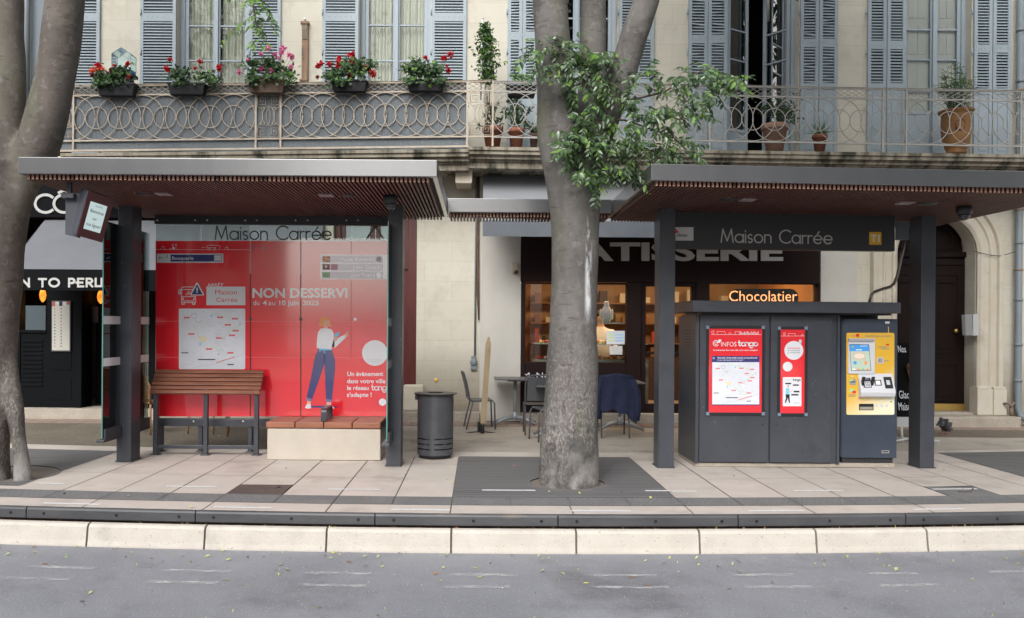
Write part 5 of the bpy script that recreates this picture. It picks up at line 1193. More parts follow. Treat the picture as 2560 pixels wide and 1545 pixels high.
m = MB(); m.text('M  No', 1308, 1372, 943.5, 12, YS + .017, 0); m.text('Tel', 1309, 1330, 957, 6, YS + .017, 0); m.build('riser_lettering', m_white, pf)
for q in ((1313, 710, 1566, 906), (1773, 710, 2044, 906), (1614, 716, 1728, 880), (1614, 886, 1728, 1010)):
    m = MB(); m.prect(*q, YS + .08, 0); m.build('pane', glass('shop_glass', (.95, .97, .95), 1.6), pf)
m = MB(); m.prect(1822, 722, 1996, 768, YS + .12, 0, 20); so_ = m.build('lit_sign', m_blk, pf)
m = MB(); m.text('Chocolatier', 1823, 1993, 753, 26, YS + .11, 0, -.004); m.build('lit_lettering', M('neon_warm', (1.0, .42, .17), .4, emit=1.15), so_)
m = MB(); m.prect(1516, 827, 1562, 860.5, YS + .07, 0); 
for i, k in enumerate((1, 2)):
    for j in range(3): m.prect(1519 + i * 18, 834.5 + 7.5 * j, 1535 + i * 24, 839 + 7.5 * j, YS + .069, k)
m.prect(1520, 830, 1558, 831.5, YS + .069, 3); m.build('price_notice', [m_white, M('notice_lime', (.66, .78, .45), .5), M('notice_sky', (.40, .62, .82), .5), m_mapl], pf)
m = MB(); m.prect(1524, 864.5, 1556, 886.5, YS + .07, 0)
for s_, a, b, y in (('SERVICE', 1529, 1551, 872.5), ('AU', 1536, 1543, 879), ('COMPTOIR', 1527, 1553, 885)): m.text(s_, a, b, y, 4, YS + .069, 1)
m.build('service_notice', [M('paper_grey', (.62, .62, .62), .6), m_mapl], pf)
# warm lit shop behind the glass
m_warm = M('shop_wall_warm', (.52, .24, .075), .7, col2=(.44, .19, .055), vs=2); m_cream = M('shop_wall_cream', (.42, .27, .14), .8, col2=(.30, .17, .08), vs=1.5)
m = MB(); xl, xr = X(1305, 800, YW), X(2047, 800, YW)
m.box(xl, xl + .05, YW + .13, 17.2, .15, 3.3, 0); m.box(xr - .05, xr, YW + .13, 17.2, .15, 3.3, 0); m.box(xl + .05, xr - .05, 17.15, 17.2, .15, 3.3, 1); m.box(xl + .05, xr - .05, YW + .13, 17.15, 3.05, 3.1, 1); m.box(xl + .05, xr - .05, YW + .13, 17.15, .10, .15, 2)
m.build('shop_interior', [m_warm, m_cream, m_brick], pf)
m = MB()
for x in frange(xl + .5, xr - .5, .9): m.lathe([(.05, 3.035), (.05, 3.049)], (x, 15.2, 0), 14)
m.build('ceiling_lamp', M('lamp_warm', (1, .62, .30), .5, emit=14), pf)
al = D.lights.new('shop_lamp', 'AREA'); ao = D.objects.new('shop_lamp', al); COL.objects.link(ao); al.energy = 80; al.color = (1, .66, .36); al.shape = 'RECTANGLE'; al.size = 3.6; al.size_y = .6
ao.location = ((xl + xr) / 2, 15.2, 2.98)
dc = thing('display_counter', 'glass topped pastry counter inside the shop window', 'counter', ((xl + xr) / 2 - .8, 14.9, .15))
m = MB(); m.box(xl + .25, X(1640, 800, YW), 14.75, 15.35, .15, .98, 0); m.build('base', [M('counter_cream', (.55, .50, .42), .5)], dc)
m = MB(); m.box(xl + .25, X(1640, 800, YW), 14.75, 15.35, .985, 1.01, 0); m.box(xl + .25, X(1640, 800, YW), 14.80, 15.35, 1.28, 1.295, 0); m.build('glass_shelf', M('shelf_mint', (.42, .58, .54), .2), dc)
m = MB(); rnd = random.Random(3)
for i in range(90):
    x = rnd.uniform(xl + .3, X(1630, 800, YW)); z = rnd.choice((1.04, 1.325)); m.ball((x, rnd.uniform(14.85, 15.2), z), (rnd.uniform(.03, .06), .04, rnd.uniform(.02, .04)), 6, rnd.choice((0, 0, 1, 2)))
m.build('pastry', [M('pastry_gold', (.50, .22, .06), .5), M('pastry_red', (.40, .04, .03), .4), M('pastry_cream', (.70, .60, .42), .6)], dc); D.objects['pastry']['kind'] = 'stuff'
m = MB(); rnd = random.Random(8)
for z in (1.25, 1.65, 2.05): m.box(xl + .3, xr - .3, 16.85, 17.149, z, z + .03, 0)
m.box(xl + .3, xr - .3, 16.6, 17.1, .15, 1.0, 3)
for z in (1.28, 1.68, 2.08, 1.0):
    x = xl + .4
    while x < xr - .4:
        w_ = rnd.uniform(.06, .16); m.box(x, x + w_, 16.9, 17.05, z + .001, z + rnd.uniform(.1, .28), rnd.choice((0, 1, 2, 3, 3))); x += w_ + rnd.uniform(.02, .3)
m.build('shelf_unit', [M('shelf_wood', (.20, .09, .035), .5), M('pack_red', (.35, .05, .03), .5), M('pack_cream', (.55, .48, .36), .5), M('pack_dark', (.05, .025, .015), .5)], pf)
fg = thing('figurine', 'white penguin-shaped ornament on a shelf in the shop window', 'ornament', at(1516, 806, 14.55))
q = at(1516, 806, 14.55); m = MB(); m.lathe([(.03, 0), (.07, .01), (.092, .10), (.085, .20), (.055, .27), (.045, .29), (.048, .33), (.03, .365), (.001, .37)], (q.x, q.y, q.z), 18); 
for s_ in (-1, 1): m.ball((q.x + s_ * .10, q.y, q.z + .14), (.022, .035, .10), 8)
m.build('body', M('ornament_white', (.66, .66, .66), .35), fg)
m = MB(); m.box(X(1470, 806, 14.55), X(1560, 806, 14.55), 14.45, 14.7, q.z - .02, q.z - .001); m.build('glass_shelf', M('shelf_mint', (.42, .58, .54), .2), fg)
# the baker in the window, seen from behind
def skin_body(name, nodes, edges, mat, root, par=None, sub=2):
    me = D.meshes.new(name); org = ORG.get(par.name, Vector()) if par else Vector()
    me.from_pydata([Vector(p) - org for p, r in nodes], edges, []); o = D.objects.new(name, me); COL.objects.link(o); ORG[o.name] = org
    if par: o.parent = par
    md = o.modifiers.new('skin', 'SKIN'); md.use_smooth_shade = True
    for i, (p, r) in enumerate(nodes):
        sv = me.skin_vertices[0].data[i]; sv.radius = r if isinstance(r, tuple) else (r, r); sv.use_root = (i == root)
    o.modifiers.new('sub', 'SUBSURF').levels = sub; o.modifiers['sub'].render_levels = sub
    me.materials.append(mat); return o
bx, by = at(1502, 800, 15.7).x, 15.7
bk = thing('person', 'shop worker in a white top standing behind the pastry counter', 'person', (bx, by, .15))
N_ = [((bx, by, 1.0), (.17, .12)), ((bx, by, 1.25), (.17, .12)), ((bx, by, 1.48), (.20, .12)), ((bx, by, 1.58), (.07, .07)), ((bx, by, 1.66), (.062, .065)), ((bx, by - .015, 1.76), (.085, .10)), ((bx, by, 1.86), (.07, .08)),
      ((bx - .21, by, 1.50), .065), ((bx - .27, by - .03, 1.25), .05), ((bx - .22, by - .22, 1.08), .038), ((bx + .21, by, 1.50), .065), ((bx + .27, by - .03, 1.25), .05), ((bx + .22, by - .22, 1.08), .038),
      ((bx - .10, by, .92), .10), ((bx - .10, by, .55), .075), ((bx - .10, by, .2), .05), ((bx + .10, by, .92), .10), ((bx + .10, by, .55), .075), ((bx + .10, by, .2), .05)]
E_ = [(0, 1), (1, 2), (2, 3), (3, 4), (4, 5), (5, 6), (2, 7), (7, 8), (8, 9), (2, 10), (10, 11), (11, 12), (0, 13), (13, 14), (14, 15), (0, 16), (16, 17), (17, 18)]
def clothed(name, cuts):
    m = D.materials.new(name); m.use_nodes = True; t = m.node_tree; b = t.nodes['Principled BSDF']; b.inputs['Roughness'].default_value = .8
    tc = t.nodes.new('ShaderNodeTexCoord'); sp = t.nodes.new('ShaderNodeSeparateXYZ'); t.links.new(tc.outputs['Object'], sp.inputs[0])
    r = t.nodes.new('ShaderNodeValToRGB'); r.color_ramp.interpolation = 'CONSTANT'; mr = t.nodes.new('ShaderNodeMath'); mr.operation = 'MULTIPLY'; mr.inputs[1].default_value = .5
    t.links.new(sp.outputs[2], mr.inputs[0]); t.links.new(mr.outputs[0], r.inputs[0])
    while len(r.color_ramp.elements) < len(cuts): r.color_ramp.elements.new(.5)
    for e_, (z, c) in zip(r.color_ramp.elements, cuts): e_.position = z / 2; e_.color = (*c, 1)
    t.links.new(r.outputs[0], b.inputs['Base Color']); return m
skin_body('body', N_, E_, clothed('baker_clothes', [(0, (.03, .03, .035)), (.80, (.60, .57, .53)), (1.44, (.50, .30, .21))]), 0, bk)
m = MB(); m.ball((bx, by + .01, 1.82), (.095, .105, .10), 12); m.build('hair', M('hair_dark', (.03, .02, .015), .6), bk)

def awning(name, label, cat, u0, u1, ywall, vwall, yfront, vfront, vval, mt, md, sag=0.02, grp=None):
    t = thing(name, label, cat, (X((u0 + u1) / 2, vwall, ywall), ywall, Z((u0 + u1) / 2, vwall, ywall)), grp)
    um = (u0 + u1) / 2; x0, x1 = X(u0, vfront, yfront), X(u1, vfront, yfront); zw, zf_, zv = Z(um, vwall, ywall), Z(um, vfront, yfront), Z(um, vval, yfront)
    n, k = 28, 10; m = MB(); vs = []
    for i in range(n + 1):
        x = x0 + (x1 - x0) * i / n
        for j in range(k + 1):
            t_ = j / k; vs.append((x, ywall + (yfront - ywall) * t_, zw + (zf_ - zw) * t_ - sag * math.sin(math.pi * t_) * (1 + .3 * math.sin(i * 1.3)) + .006 * math.sin(i * .8 + 6 * t_)))
    m.add(vs, [(i * (k + 1) + j + 1, (i + 1) * (k + 1) + j + 1, (i + 1) * (k + 1) + j, i * (k + 1) + j) for i in range(n) for j in range(k)], 0, True)
    for x in (x0, x1): m.add([(x, ywall, zw), (x, yfront, zf_), (x, yfront, zf_ - .03), (x, ywall, zw - .05)], [(0, 1, 2, 3)], 0)
    m.build('canvas', mt, t)
    m = MB(); vs = []; n = 60
    for i in range(n + 1):
        x = x0 + (x1 - x0) * i / n; vs += [(x, yfront - .012, zf_ - .01), (x, yfront - .014 + .008 * math.sin(i * .9), zv)]
    m.add(vs, [(2 * i + 1, 2 * i + 3, 2 * i + 2, 2 * i) for i in range(n)], 0, True); m.build('valance', md, t)
    m = MB(); m.box(x0, x1, yfront - .005, yfront + .05, zf_ - .03, zf_ + .012); m.build('front_bar', md, t)
    return t
awning('awning', 'grey fabric awning with a dark front band over the pastry shop', 'awning', 1207, 2052, 14.10, 424, 13.0, 556, 594, m_awn, m_awnd)
ra = awning('awning', 'pale grey awning whose black band reads TO PERU', 'awning', 10, 775, 14.10, 552, 12.9, 677, 728, M('awning_pale', (.165, .173, .193), .8, col2=(.143, .15, .165), vs=1.5, blot=(.20, .205, .22), bls=1.1, blt=.6), m_blkfront)
m = MB(); strokes(m, 'N TO PERU', 55, 254, 716, 19, 12.875, 5.2, 0, gap=.36, rnd=False); m.build('lettering', M('sign_white', (.50, .50, .48), .6), ra)
rf = thing('restaurant_front', 'black panelled restaurant front with a menu board beside its open door', 'shopfront', (X(150, 900, YS), YS, 0))
m = MB(); fr_box(m, 20, 452, 396, 540, YS - .04); fr_box(m, 20, 538, 396, 544, YS - .07); fr_box(m, 116, 690, 190, 1020); fr_box(m, 186, 690, 204, 1020, YS - .03); fr_box(m, 30, 830, 116, 1020, YS + .02); fr_box(m, 20, 690, 50, 1020)
fr_box(m, 124, 880, 178, 925, YS - .008); fr_box(m, 124, 945, 178, 1000, YS - .008); fr_box(m, 50, 825, 116, 832, YS - .01)
for i in range(11): fr_box(m, 56, 850 + i * 11, 106, 856 + i * 11, YS + .005)
fr_box(m, 255, 690, 396, 1020, YS + .02)
m.box(X(205, 900, YW), X(206.5, 900, YW), YW, YW + .35, .17, 2.6); m.build('front_panel', m_blkfront, rf, bevel=.004)
m = MB(); strokes(m, 'CÔ', 88, 186, 531, 44, YS - .06, 6.5, 0, gap=.12, rnd=False); m.build('lettering', M('sign_letter_white', (.46, .46, .45), .6), rf)
m = MB(); m.pbox(128, 752, 177, 880, YS - .03, YS - .001, 0); mb_ = m.build('menu_board', m_blk, rf, bevel=.003)
m = MB(); m.prect(130, 754, 174, 876, YS - .032, 0); rnd = random.Random(2)
for j in range(5): m.prect(130 + j * 9, 754, 138 + j * 9, 763 + rnd.uniform(-3, 3), YS - .0326, rnd.choice((1, 2, 3)))
for j in range(13):
    for i in range(2): m.pcirc(137 + 16 * i, 772 + j * 7.8, 1.7, YS - .0326, rnd.choice((3, 3, 1)), 8); m.prect(141 + 16 * i, 771 + j * 7.8, 148 + 16 * i, 772 + j * 7.8, YS - .0326, 2)
m.build('menu', [M('menu_paper', (.50, .49, .44), .6), M('menu_red', (.4, .10, .08), .5), m_mapl, m_black], mb_)
m = MB(); m.pbox(64, 764, 114, 826, YS + .01, YW, 0); m.build('window_pane', M('pane_slate', (.085, .11, .125), .15), rf)
m = MB(); p = at(215, 785, YW + .5); m.box(p.x - .02, p.x + .22, YW + .48, YW + .50, p.z - .15, p.z + .13, 0); m.build('door_notice', M('door_paper', (.16, .12, .12), .6), rf)
m = MB(); xq = X(206, 800, YW); m.box(xq, xq + .30, YW + .5, YW + .54, .18, 2.7); m.build('open_door', m_blkfront, rf)
m = MB(); m.box(xq + .28, xq + 1.2, YW + 1.5, YW + 1.55, .18, 1.35, 0); m.box(xq + .28, xq + 1.2, YW + 1.45, YW + 1.6, 1.36, 1.40, 0); m.box(xq + .28, xq + 1.2, YW + 1.9, YW + 1.95, 1.4, 2.6, 1)
for i in range(7): m.lathe([(.03, 0), (.035, .15), (.012, .2), (.012, .27)], (xq + .35 + .1 * i, YW + 1.7, 1.42), 8, 2)
m.build('bar', [M('bar_wood', (.30, .11, .03), .5), M('bar_back', (.10, .05, .03), .6), M('bottle_red', (.3, .06, .03), .2)], rf)
def lantern(u, v, w_, h_):
    p = at(u, v, YW + .5); ln = thing('lantern', 'glowing orange lantern hanging in the restaurant window' if u < 150 else 'glowing orange lantern hanging in the restaurant doorway', 'lantern', (p.x, p.y, p.z))
    m = MB(); m.lathe([(.2 * w_, -h_), (.8 * w_, -.6 * h_), (w_, 0), (.8 * w_, .6 * h_), (.25 * w_, h_)], (p.x, p.y, p.z), 14, 0, False); m.build('shade', M('lantern_glow', (.95, .33, .04), .5, emit=1.3, col2=(.5, .12, .01), vs=9), ln)
    m = MB(); m.tube([(p.x, p.y, p.z + h_), (p.x, p.y, p.z + h_ + .5)], .006, 5); m.build('cord', m_black, ln)
    l = D.lights.new('lantern_light', 'POINT'); lo_ = D.objects.new('lantern_light', l); COL.objects.link(lo_); l.energy = 5; l.color = (1, .5, .2); lo_.location = (p.x, p.y + .4, p.z - .3)
lantern(107, 738, .055, .12); lantern(252, 742, .06, .12)

# ================================================================ WALL FITTINGS
dp = thing('drainpipe', 'grey drainpipe running down the wall right of the brown door', 'drainpipe', (X(2545, 1060, 13.99), 14.0, 0))
m = MB(); xd = X(2546, 900, 14.02); m.tube([(xd, 14.03, 9), (xd, 14.03, .30), (xd + .02, 14.0, .17), (xd + .09, 13.93, .10)], .056, 14); 
for z in (6.6, 5.75, 5.45, 3.05, 2.1, 1.35, .75): m.tube([(xd, 14.03, z - .025), (xd, 14.03, z + .025)], .066, 14)
m.build('pipe', m_pipe, dp)
m = MB()
for z in (2.6, 3.6, 5.6): m.tube([(xd, 14.03, z - .012), (xd, 14.03, z + .012)], .07, 14); m.box(xd - .01, xd + .01, 14.09, YW + .02, z - .01, z + .01)
m.build('bracket', M('pipe_rust', (.28, .19, .13), .7), dp)
d3 = thing('drainpipe', 'grey drainpipe on the upper wall seen between the forked tree stems', 'drainpipe', (X(66, 200, 14.0), 14.0, 4.3))
m = MB(); xq2 = X(66, 150, 14.03); m.tube([(xq2, 14.03, 9), (xq2, 14.03, 4.42)], .055, 12); m.build('pipe', m_pipe, d3)
cd = thing('conduit', 'thin grey cable conduit ending in a round socket on the cream pier', 'conduit', (X(1185, 900, YW), YW, 1.2))
m = MB(); m.tube([at(1192, 425, 14.12), at(1190, 560, 14.12), at(1187, 890, 14.12)], .016, 6); m.build('tube', m_pipe, cd)
m = MB(); p = at(1184, 905, 14.1); m.lathe([(.06, 0), (.06, .05), (.05, .07), (0, .075)], (0, 0, 0), 16); m.v = [(p.x + a, YW - c, p.z + b) for a, b, c in m.v]; m.box(p.x - .05, p.x + .05, YW - .05, YW, p.z - .13, p.z - .05); m.box(p.x - .04, p.x + .04, YW - .05, YW, p.z + .05, p.z + .10); m.build('socket', m_pipe, cd, bevel=.004)
rp = thing('wall_pipe', 'narrow rust-brown pipe stub at the joint of the two wall colours', 'pipe', (X(1195, 700, YW), YW, 1.6))
m = MB(); m.tube([at(1197, 420, 14.11), at(1195, 600, 14.11), at(1195, 730, 14.11), at(1197, 800, 14.11)], [.018, .022, .022, .012], 8); m.build('pipe', M('rust_pipe', (.17, .085, .05), .8, col2=(.08, .05, .035), vs=9), rp)
jb = thing('alarm_box', 'small beige junction box at the corner of the pastry shop front', 'junction box', at(1291, 668, 14.1))
m = MB(); m.pbox(1281, 655, 1295, 682, 14.07, YW - .02, 0); m.build('case', M('box_beige', (.42, .38, .28), .6), jb, bevel=.004); m = MB(); p = at(1290, 680, 14.05); m.ball(p, .035, 10); m.build('button', M('button_dark', (.10, .02, .02), .4), jb)
mx = thing('entry_panel', 'pale metal box fixed on the stone edge of the brown door', 'entry panel', at(2432, 813, 14.0))
m = MB(); a, b = at(2421, 787, 14.03), at(2442, 839, 14.03); m.hexa([(a.x, 14.10, b.z), (a.x + .05, 13.98, b.z), (a.x + .03, 13.98, a.z + .01), (a.x - .02, 14.10, a.z), (a.x, 14.2, b.z), (a.x + .05, 14.2, b.z), (a.x + .03, 14.2, a.z), (a.x - .02, 14.2, a.z)]); m.box(a.x + .052, b.x, 13.98, 14.03, b.z, a.z + .01); m.build('case', M('box_metal', (.44, .45, .46), .5), mx, bevel=.004)
for u, v, lb_ in ((1090, 950.5, 'small round yellow disc stuck on the pier behind the bin'), (2509, 976, 'small round yellow disc stuck on the wall beside the drainpipe')):
    p = at(u, v, YW - .004); m = MB(); m.lathe([(.034, 0), (.034, .006), (0, .007)], (0, 0, 0), 18); m.v = [(p.x + a, YW - .001 - c, p.z + b) for a, b, c in m.v]; tag(m.build('marker_disc', m_yel), lb_, 'marker')
bm = thing('barometer', 'tall narrow wooden barometer hung between two upper windows', 'barometer', at(762, 130, 14.1))
m = MB(); m.pbox(754, 58, 770, 198, 14.09, YW - .003, 0); m.pbox(751, 52, 772, 59, 14.07, YW - .002, 0); m.pbox(748, 197, 768, 202, 14.06, YW - .002, 0); m.build('case', M('barometer_wood', (.30, .195, .12), .7, col2=(.20, .115, .07), vs=5, stretch=(3, 3, .5)), bm, bevel=.006)
m = MB(); m.pbox(756, 61, 768, 98, 14.08, 14.089, 0); m.pbox(754, 114, 758, 147, 14.08, 14.089, 0); m.build('scale_plate', M('plate_dark', (.07, .06, .045), .4, col2=(.3, .2, .06), vs=40, lo=.5), bm)
m = MB(); p = at(761, 46, 14.1); m.ball((p.x, 14.12, p.z), .022, 8); m.build('hook', m_white, bm)
wr = MB(); wr.tube([at(2437, 628, 14.05), at(2470, 637, 14.05), at(2500, 640, 14.05), at(2537, 630, 14.05)], .006, 5); tag(wr.build('cable', m_black), 'thin dark cable sagging across the arch stones beside the drainpipe', 'cable')
sc_ = thing('foot_scraper', 'rusty wall bracket low down beside the drainpipe', 'bracket', at(2522, 1030, 14.0))
m = MB(); p = at(2522, 1022, 13.98); m.tube([(p.x - .07, 14.0, p.z + .08), (p.x - .05, 13.93, p.z + .10), (p.x, 13.92, p.z + .05), (p.x + .05, 13.93, p.z + .10), (p.x + .09, 14.0, p.z + .07)], .022, 8); m.tube([(p.x + .02, 13.95, p.z + .04), (p.x + .03, 13.95, p.z - .12)], .03, 8); m.build('iron', M('old_iron', (.20, .15, .12), .8), sc_)

# ================================================================ CAFE FURNITURE
m_chair = M('chair_grey', (.10, .105, .115), .45); m_leg = M('table_steel', (.30, .32, .34), .4, metal=.2)
def chair_proto(par):
    f = MB()
    for sx in (-1, 1):
        f.tube([(sx * .20, -.20, 0), (sx * .20, -.185, .40), (sx * .20, -.15, .445), (sx * .20, .17, .43), (sx * .20, .20, .47), (sx * .20, .235, .66), (sx * .195, .28, .84)] + ([(sx * .15, .295, .88)] if sx else []), .0125, 8)
        g_ = MB(); g_.tube([(sx * .195, .15, .42), (sx * .20, .25, 0)], .0115, 8); g_.build('leg', m_chair, par)
    f.tube([(-.15, .295, .88), (.15, .295, .88)], .0125, 8); f.build('frame', m_chair, par)
    b = MB(); b.box(-.185, .185, -.17, .17, .438, .450); b.build('seat', m_chair, par, bevel=.004)
    b = MB(); b.hexa([(-.18, .205, .50), (.18, .205, .50), (.17, .275, .85), (-.17, .275, .85), (-.18, .215, .50), (.18, .215, .50), (.17, .287, .85), (-.17, .287, .85)]); b.build('backrest', m_chair, par, bevel=.003)
def place(o, loc, rz): o.location = loc; o.rotation_euler = (0, 0, rz)
ch = thing('cafe_chair', 'grey metal cafe chair standing alone beside the upright ski', 'chair', (0, 0, 0), 'cafe chairs'); chair_proto(ch)
def chair_at(u, v, rz, label):
    Y = EYE * F / (v - V0 - ROLL * (u - U0)); c = copy_tree(ch); place(c, (X(u, v, Y), Y, 0), rz); c['label'] = label; return c
Y = 13.15; place(ch, (X(1202, 1065, Y), Y, 0), RAD(97))
chair_at(1344, 1083, RAD(180), 'grey metal cafe chair behind the small table left of the trunk')
chair_at(1368, 1100, RAD(-75), 'grey metal cafe chair half hidden by the left edge of the trunk')
jc = chair_at(1532, 1090, RAD(180), 'grey metal cafe chair with a navy jacket over its back')
chair_at(1452, 1072, RAD(178), 'grey metal cafe chair just behind the right edge of the trunk')
def table(u, v, label, tw=.34, h=.73):
    Y = EYE * F / (v - V0 - ROLL * (u - U0)); t = thing('cafe_table', label, 'table', (X(u, v, Y), Y, 0), 'cafe tables'); x, y = X(u, v, Y), Y
    m = MB(); m.box(x - tw, x + tw, y - .34, y + .34, h, h + .022); m.box(x - .13, x + .13, y - .13, y + .13, h - .03, h); m.build('tabletop', m_chair, t, bevel=.006)
    m = MB(); m.tube([(x, y, .12), (x, y, h - .02)], .027, 12); m.lathe([(.05, .07), (.045, .13), (.03, .2)], (x, y, 0), 12)
    for a in (25, 155, 205, 335): m.tube([(x, y, .12), (x + .2 * math.cos(RAD(a)), y + .2 * math.sin(RAD(a)), .085), (x + .38 * math.cos(RAD(a)), y + .38 * math.sin(RAD(a)), .015)], [.03, .026, .02], 8)
    m.build('pedestal', m_leg, t); return t
table(1287, 1060, 'dark grey square cafe table beside the lone chair'); table(1395, 1090, 'dark grey cafe table mostly hidden behind the trunk'); table(1549, 1074, 'dark grey cafe table behind the chair with the jacket')
# navy jacket hung over the chair back
p = jc.location; jk = MB(); n = 22; k = 12; vs = []
for side in (-1, 1):
    base = len(vs)
    for i in range(n + 1):
        s_ = i / n * 2 - 1
        for j in range(k + 1):
            t_ = j / k; wd = .235 + .05 * t_ + .02 * math.sin(3 * t_); zz = .895 - t_ * (.50 + .10 * s_ * s_ + .07 * s_ + .02 * math.sin(s_ * 9)) - .05 * s_ * s_ * (1 - t_)
            yy = (-.30 if side < 0 else -.25) - (.03 + .03 * t_) * (1 if side < 0 else -1) + .018 * math.sin(s_ * 9 + t_ * 2) * t_ + .05 * (1 - zz)
            vs.append((p.x + s_ * wd, p.y + yy, zz))
    jk.add(vs[base:], [(i * (k + 1) + j, (i + 1) * (k + 1) + j, (i + 1) * (k + 1) + j + 1, i * (k + 1) + j + 1) for i in range(n) for j in range(k)], 0, True)
jk.tube([(p.x - .235, p.y - .27, .86), (p.x, p.y - .275, .897), (p.x + .235, p.y - .27, .86)], .04, 8)
jk.tube([(p.x + .22, p.y - .28, .85), (p.x + .285, p.y - .30, .66), (p.x + .30, p.y - .30, .45), (p.x + .285, p.y - .31, .26)], [.05, .06, .058, .045], 9)
jk.tube([(p.x - .22, p.y - .28, .85), (p.x - .28, p.y - .30, .66), (p.x - .285, p.y - .30, .45), (p.x - .26, p.y - .31, .28)], [.05, .06, .058, .045], 9)
tag(jk.build('jacket', M('jacket_navy', (.014, .02, .055), .9, col2=(.02, .028, .07), vs=12)), 'navy blue jacket hung over a cafe chair right of the trunk', 'jacket')
# ski stood upright as a decoration
sk = thing('ski', 'old wooden ski stood upright on black springs in front of the shop', 'ski', (X(1207, 1085, 12.6), 12.6, 0))
m = MB(); a, b = at(1208, 1058, 12.55), at(1222, 842, 12.75); dd = b - a; vs = []
for i in range(13):
    t_ = i / 12; c = a + dd * t_; hw = .043 * (1 if t_ < .94 else math.sqrt(max(0, 1 - ((t_ - .94) / .062) ** 2)))
    vs += [(c.x - hw, c.y, c.z), (c.x + hw, c.y, c.z), (c.x + hw, c.y + .014, c.z), (c.x - hw, c.y + .014, c.z)]
m.add(vs, [(4 * i + q, 4 * i + (q + 1) % 4, 4 * i + 4 + (q + 1) % 4, 4 * i + 4 + q) for i in range(12) for q in range(4)] + [(3, 2, 1, 0)], 0)
m.build('plank', M('ski_wood', (.48, .36, .20), .5, col2=(.40, .30, .17), vs=5, stretch=(2, 2, .3), blot=(.05, .04, .03), bls=11, blt=.57), sk)
m = MB()
for u, v0, v1, y in ((1198, 1055, 1078, 12.62), (1206, 1061, 1083, 12.5)):
    q0, q1 = at(u, v1, y), at(u, v0, y); m.tube([q0, q1], .026, 10)
    for i in range(7): zz = q0.z + (q1.z - q0.z) * (i + .5) / 7; m.tube([(q0.x, y, zz - .006), (q0.x, y, zz + .006)], .031, 10)
m.build('spring', m_black, sk)
for v, y, u0, u1, up_ in ((1083, 12.62, 1132, 1270, .07), (1093, 12.5, 1128, 1280, .06)):
    m = MB(); m.tube([at(u0, v + 8, y)] + [at(u0 + (u1 - u0) * i / 10, v + 12 - 16 * math.sin(math.pi * (i + 1) / 12), y) for i in range(1, 10)] + [at(u1, v + 9, y)], .009, 6); m.build('rod', m_black, sk)
# ice cream sign board by the right post
ab = thing('sign_board', 'black ice cream sign board on white legs behind the right post', 'sign board', (X(2275, 1090, 11.9), 11.9, 0))
yb_ = 11.9; m = MB(); p0, p1 = at(2244, 1042, yb_), at(2336, 858, yb_)
m.hexa([(p0.x, yb_, p0.z), (p1.x, yb_, p0.z), (p1.x, yb_ + .25, p1.z), (p0.x, yb_ + .25, p1.z), (p0.x, yb_ + .02, p0.z), (p1.x, yb_ + .02, p0.z), (p1.x, yb_ + .27, p1.z), (p0.x, yb_ + .27, p1.z)]); m.build('panel', M('board_black', (.006, .006, .006), .8, spec=.1), ab)
m = MB()
for s_, a, b, v, cap, k in (('Nos', 2265, 2285, 882, 17, 0), ('Glaces', 2254, 2291, 997, 19, 0), ('Maison', 2249.5, 2285, 1026, 19, 0)): m.text(s_, a, b, v, cap, yb_ - .01, k)
m.v = [(x, y + (z - p0.z) * .25 / (p1.z - p0.z), z) for x, y, z in m.v]
m.build('lettering', m_white, ab)
m = MB(); q = at(2278, 930, yb_ + .1); m.lathe([(.015, -.20), (.06, .02), (.06, .03)], (q.x, q.y - .02, q.z), 14, 0); m.ball((q.x, q.y - .02, q.z + .07), .075, 12, 1); m.build('cone_picture', [M('cone_tan', (.50, .24, .08), .7), M('scoop_brown', (.22, .08, .04), .6)], ab)
m = MB(); zq = p0.z; m.box(p0.x - .01, p1.x + .01, yb_ - .01, yb_ + .03, zq - .14, zq - .002)
for x in (p0.x + .06, p1.x - .06): m.tube([(x, yb_ + .01, zq - .1), (x - .0, yb_ - .02, .0)], .018, 6)
m.tube([(p0.x - .1, yb_ - .15, .03), (p1.x, yb_ + .35, .03)], .016, 6); m.tube([(p0.x - .1, yb_ + .35, .03), (p1.x, yb_ - .15, .03)], .016, 6)
m.build('stand', M('stand_white', (.52, .54, .55), .5), ab)
# cane chairs of the restaurant terrace, seen through the glass
m_cane = M('cane', (.42, .23, .11), .6, col2=(.28, .14, .07), vs=30)
rc = thing('cane_chair', 'woven cane terrace chair behind the shelter side glass', 'chair', (0, 0, 0), 'cane terrace chairs')
for sx in (-1, 1):
    for y0, y1 in ((-.2, -.19), (.22, .19)): m = MB(); m.tube([(sx * .2, y0, 0), (sx * .19, y1, .46)], .016, 8); m.build('leg', m_cane, rc)
m = MB(); m.box(-.21, .21, -.21, .21, .44, .47); m.build('seat', m_cane, rc, bevel=.01)
m = MB(); m.tube([(-.19, .2, .45), (-.2, .25, .7), (-.12, .28, .88), (.12, .28, .88), (.2, .25, .7), (.19, .2, .45)], .016, 8)
for i in range(9): z = .52 + .037 * i; m.box(-.18, .18, .21 + .012 * i / 2, .222 + .012 * i / 2, z, z + .028)
m.build('backrest', m_cane, rc)
place(rc, (X(352, 1060, 12.2), 12.2, 0), RAD(185))
for u, Y, rz, lb_ in ((520, 12.4, 170, 'woven cane terrace chair whose legs show under the map side of the notice'), (606, 12.2, 195, 'woven cane terrace chair whose legs show just left of the stone bench')):
    c = copy_tree(rc); place(c, (X(u, 1080, Y), Y, 0), RAD(rz)); c['label'] = lb_
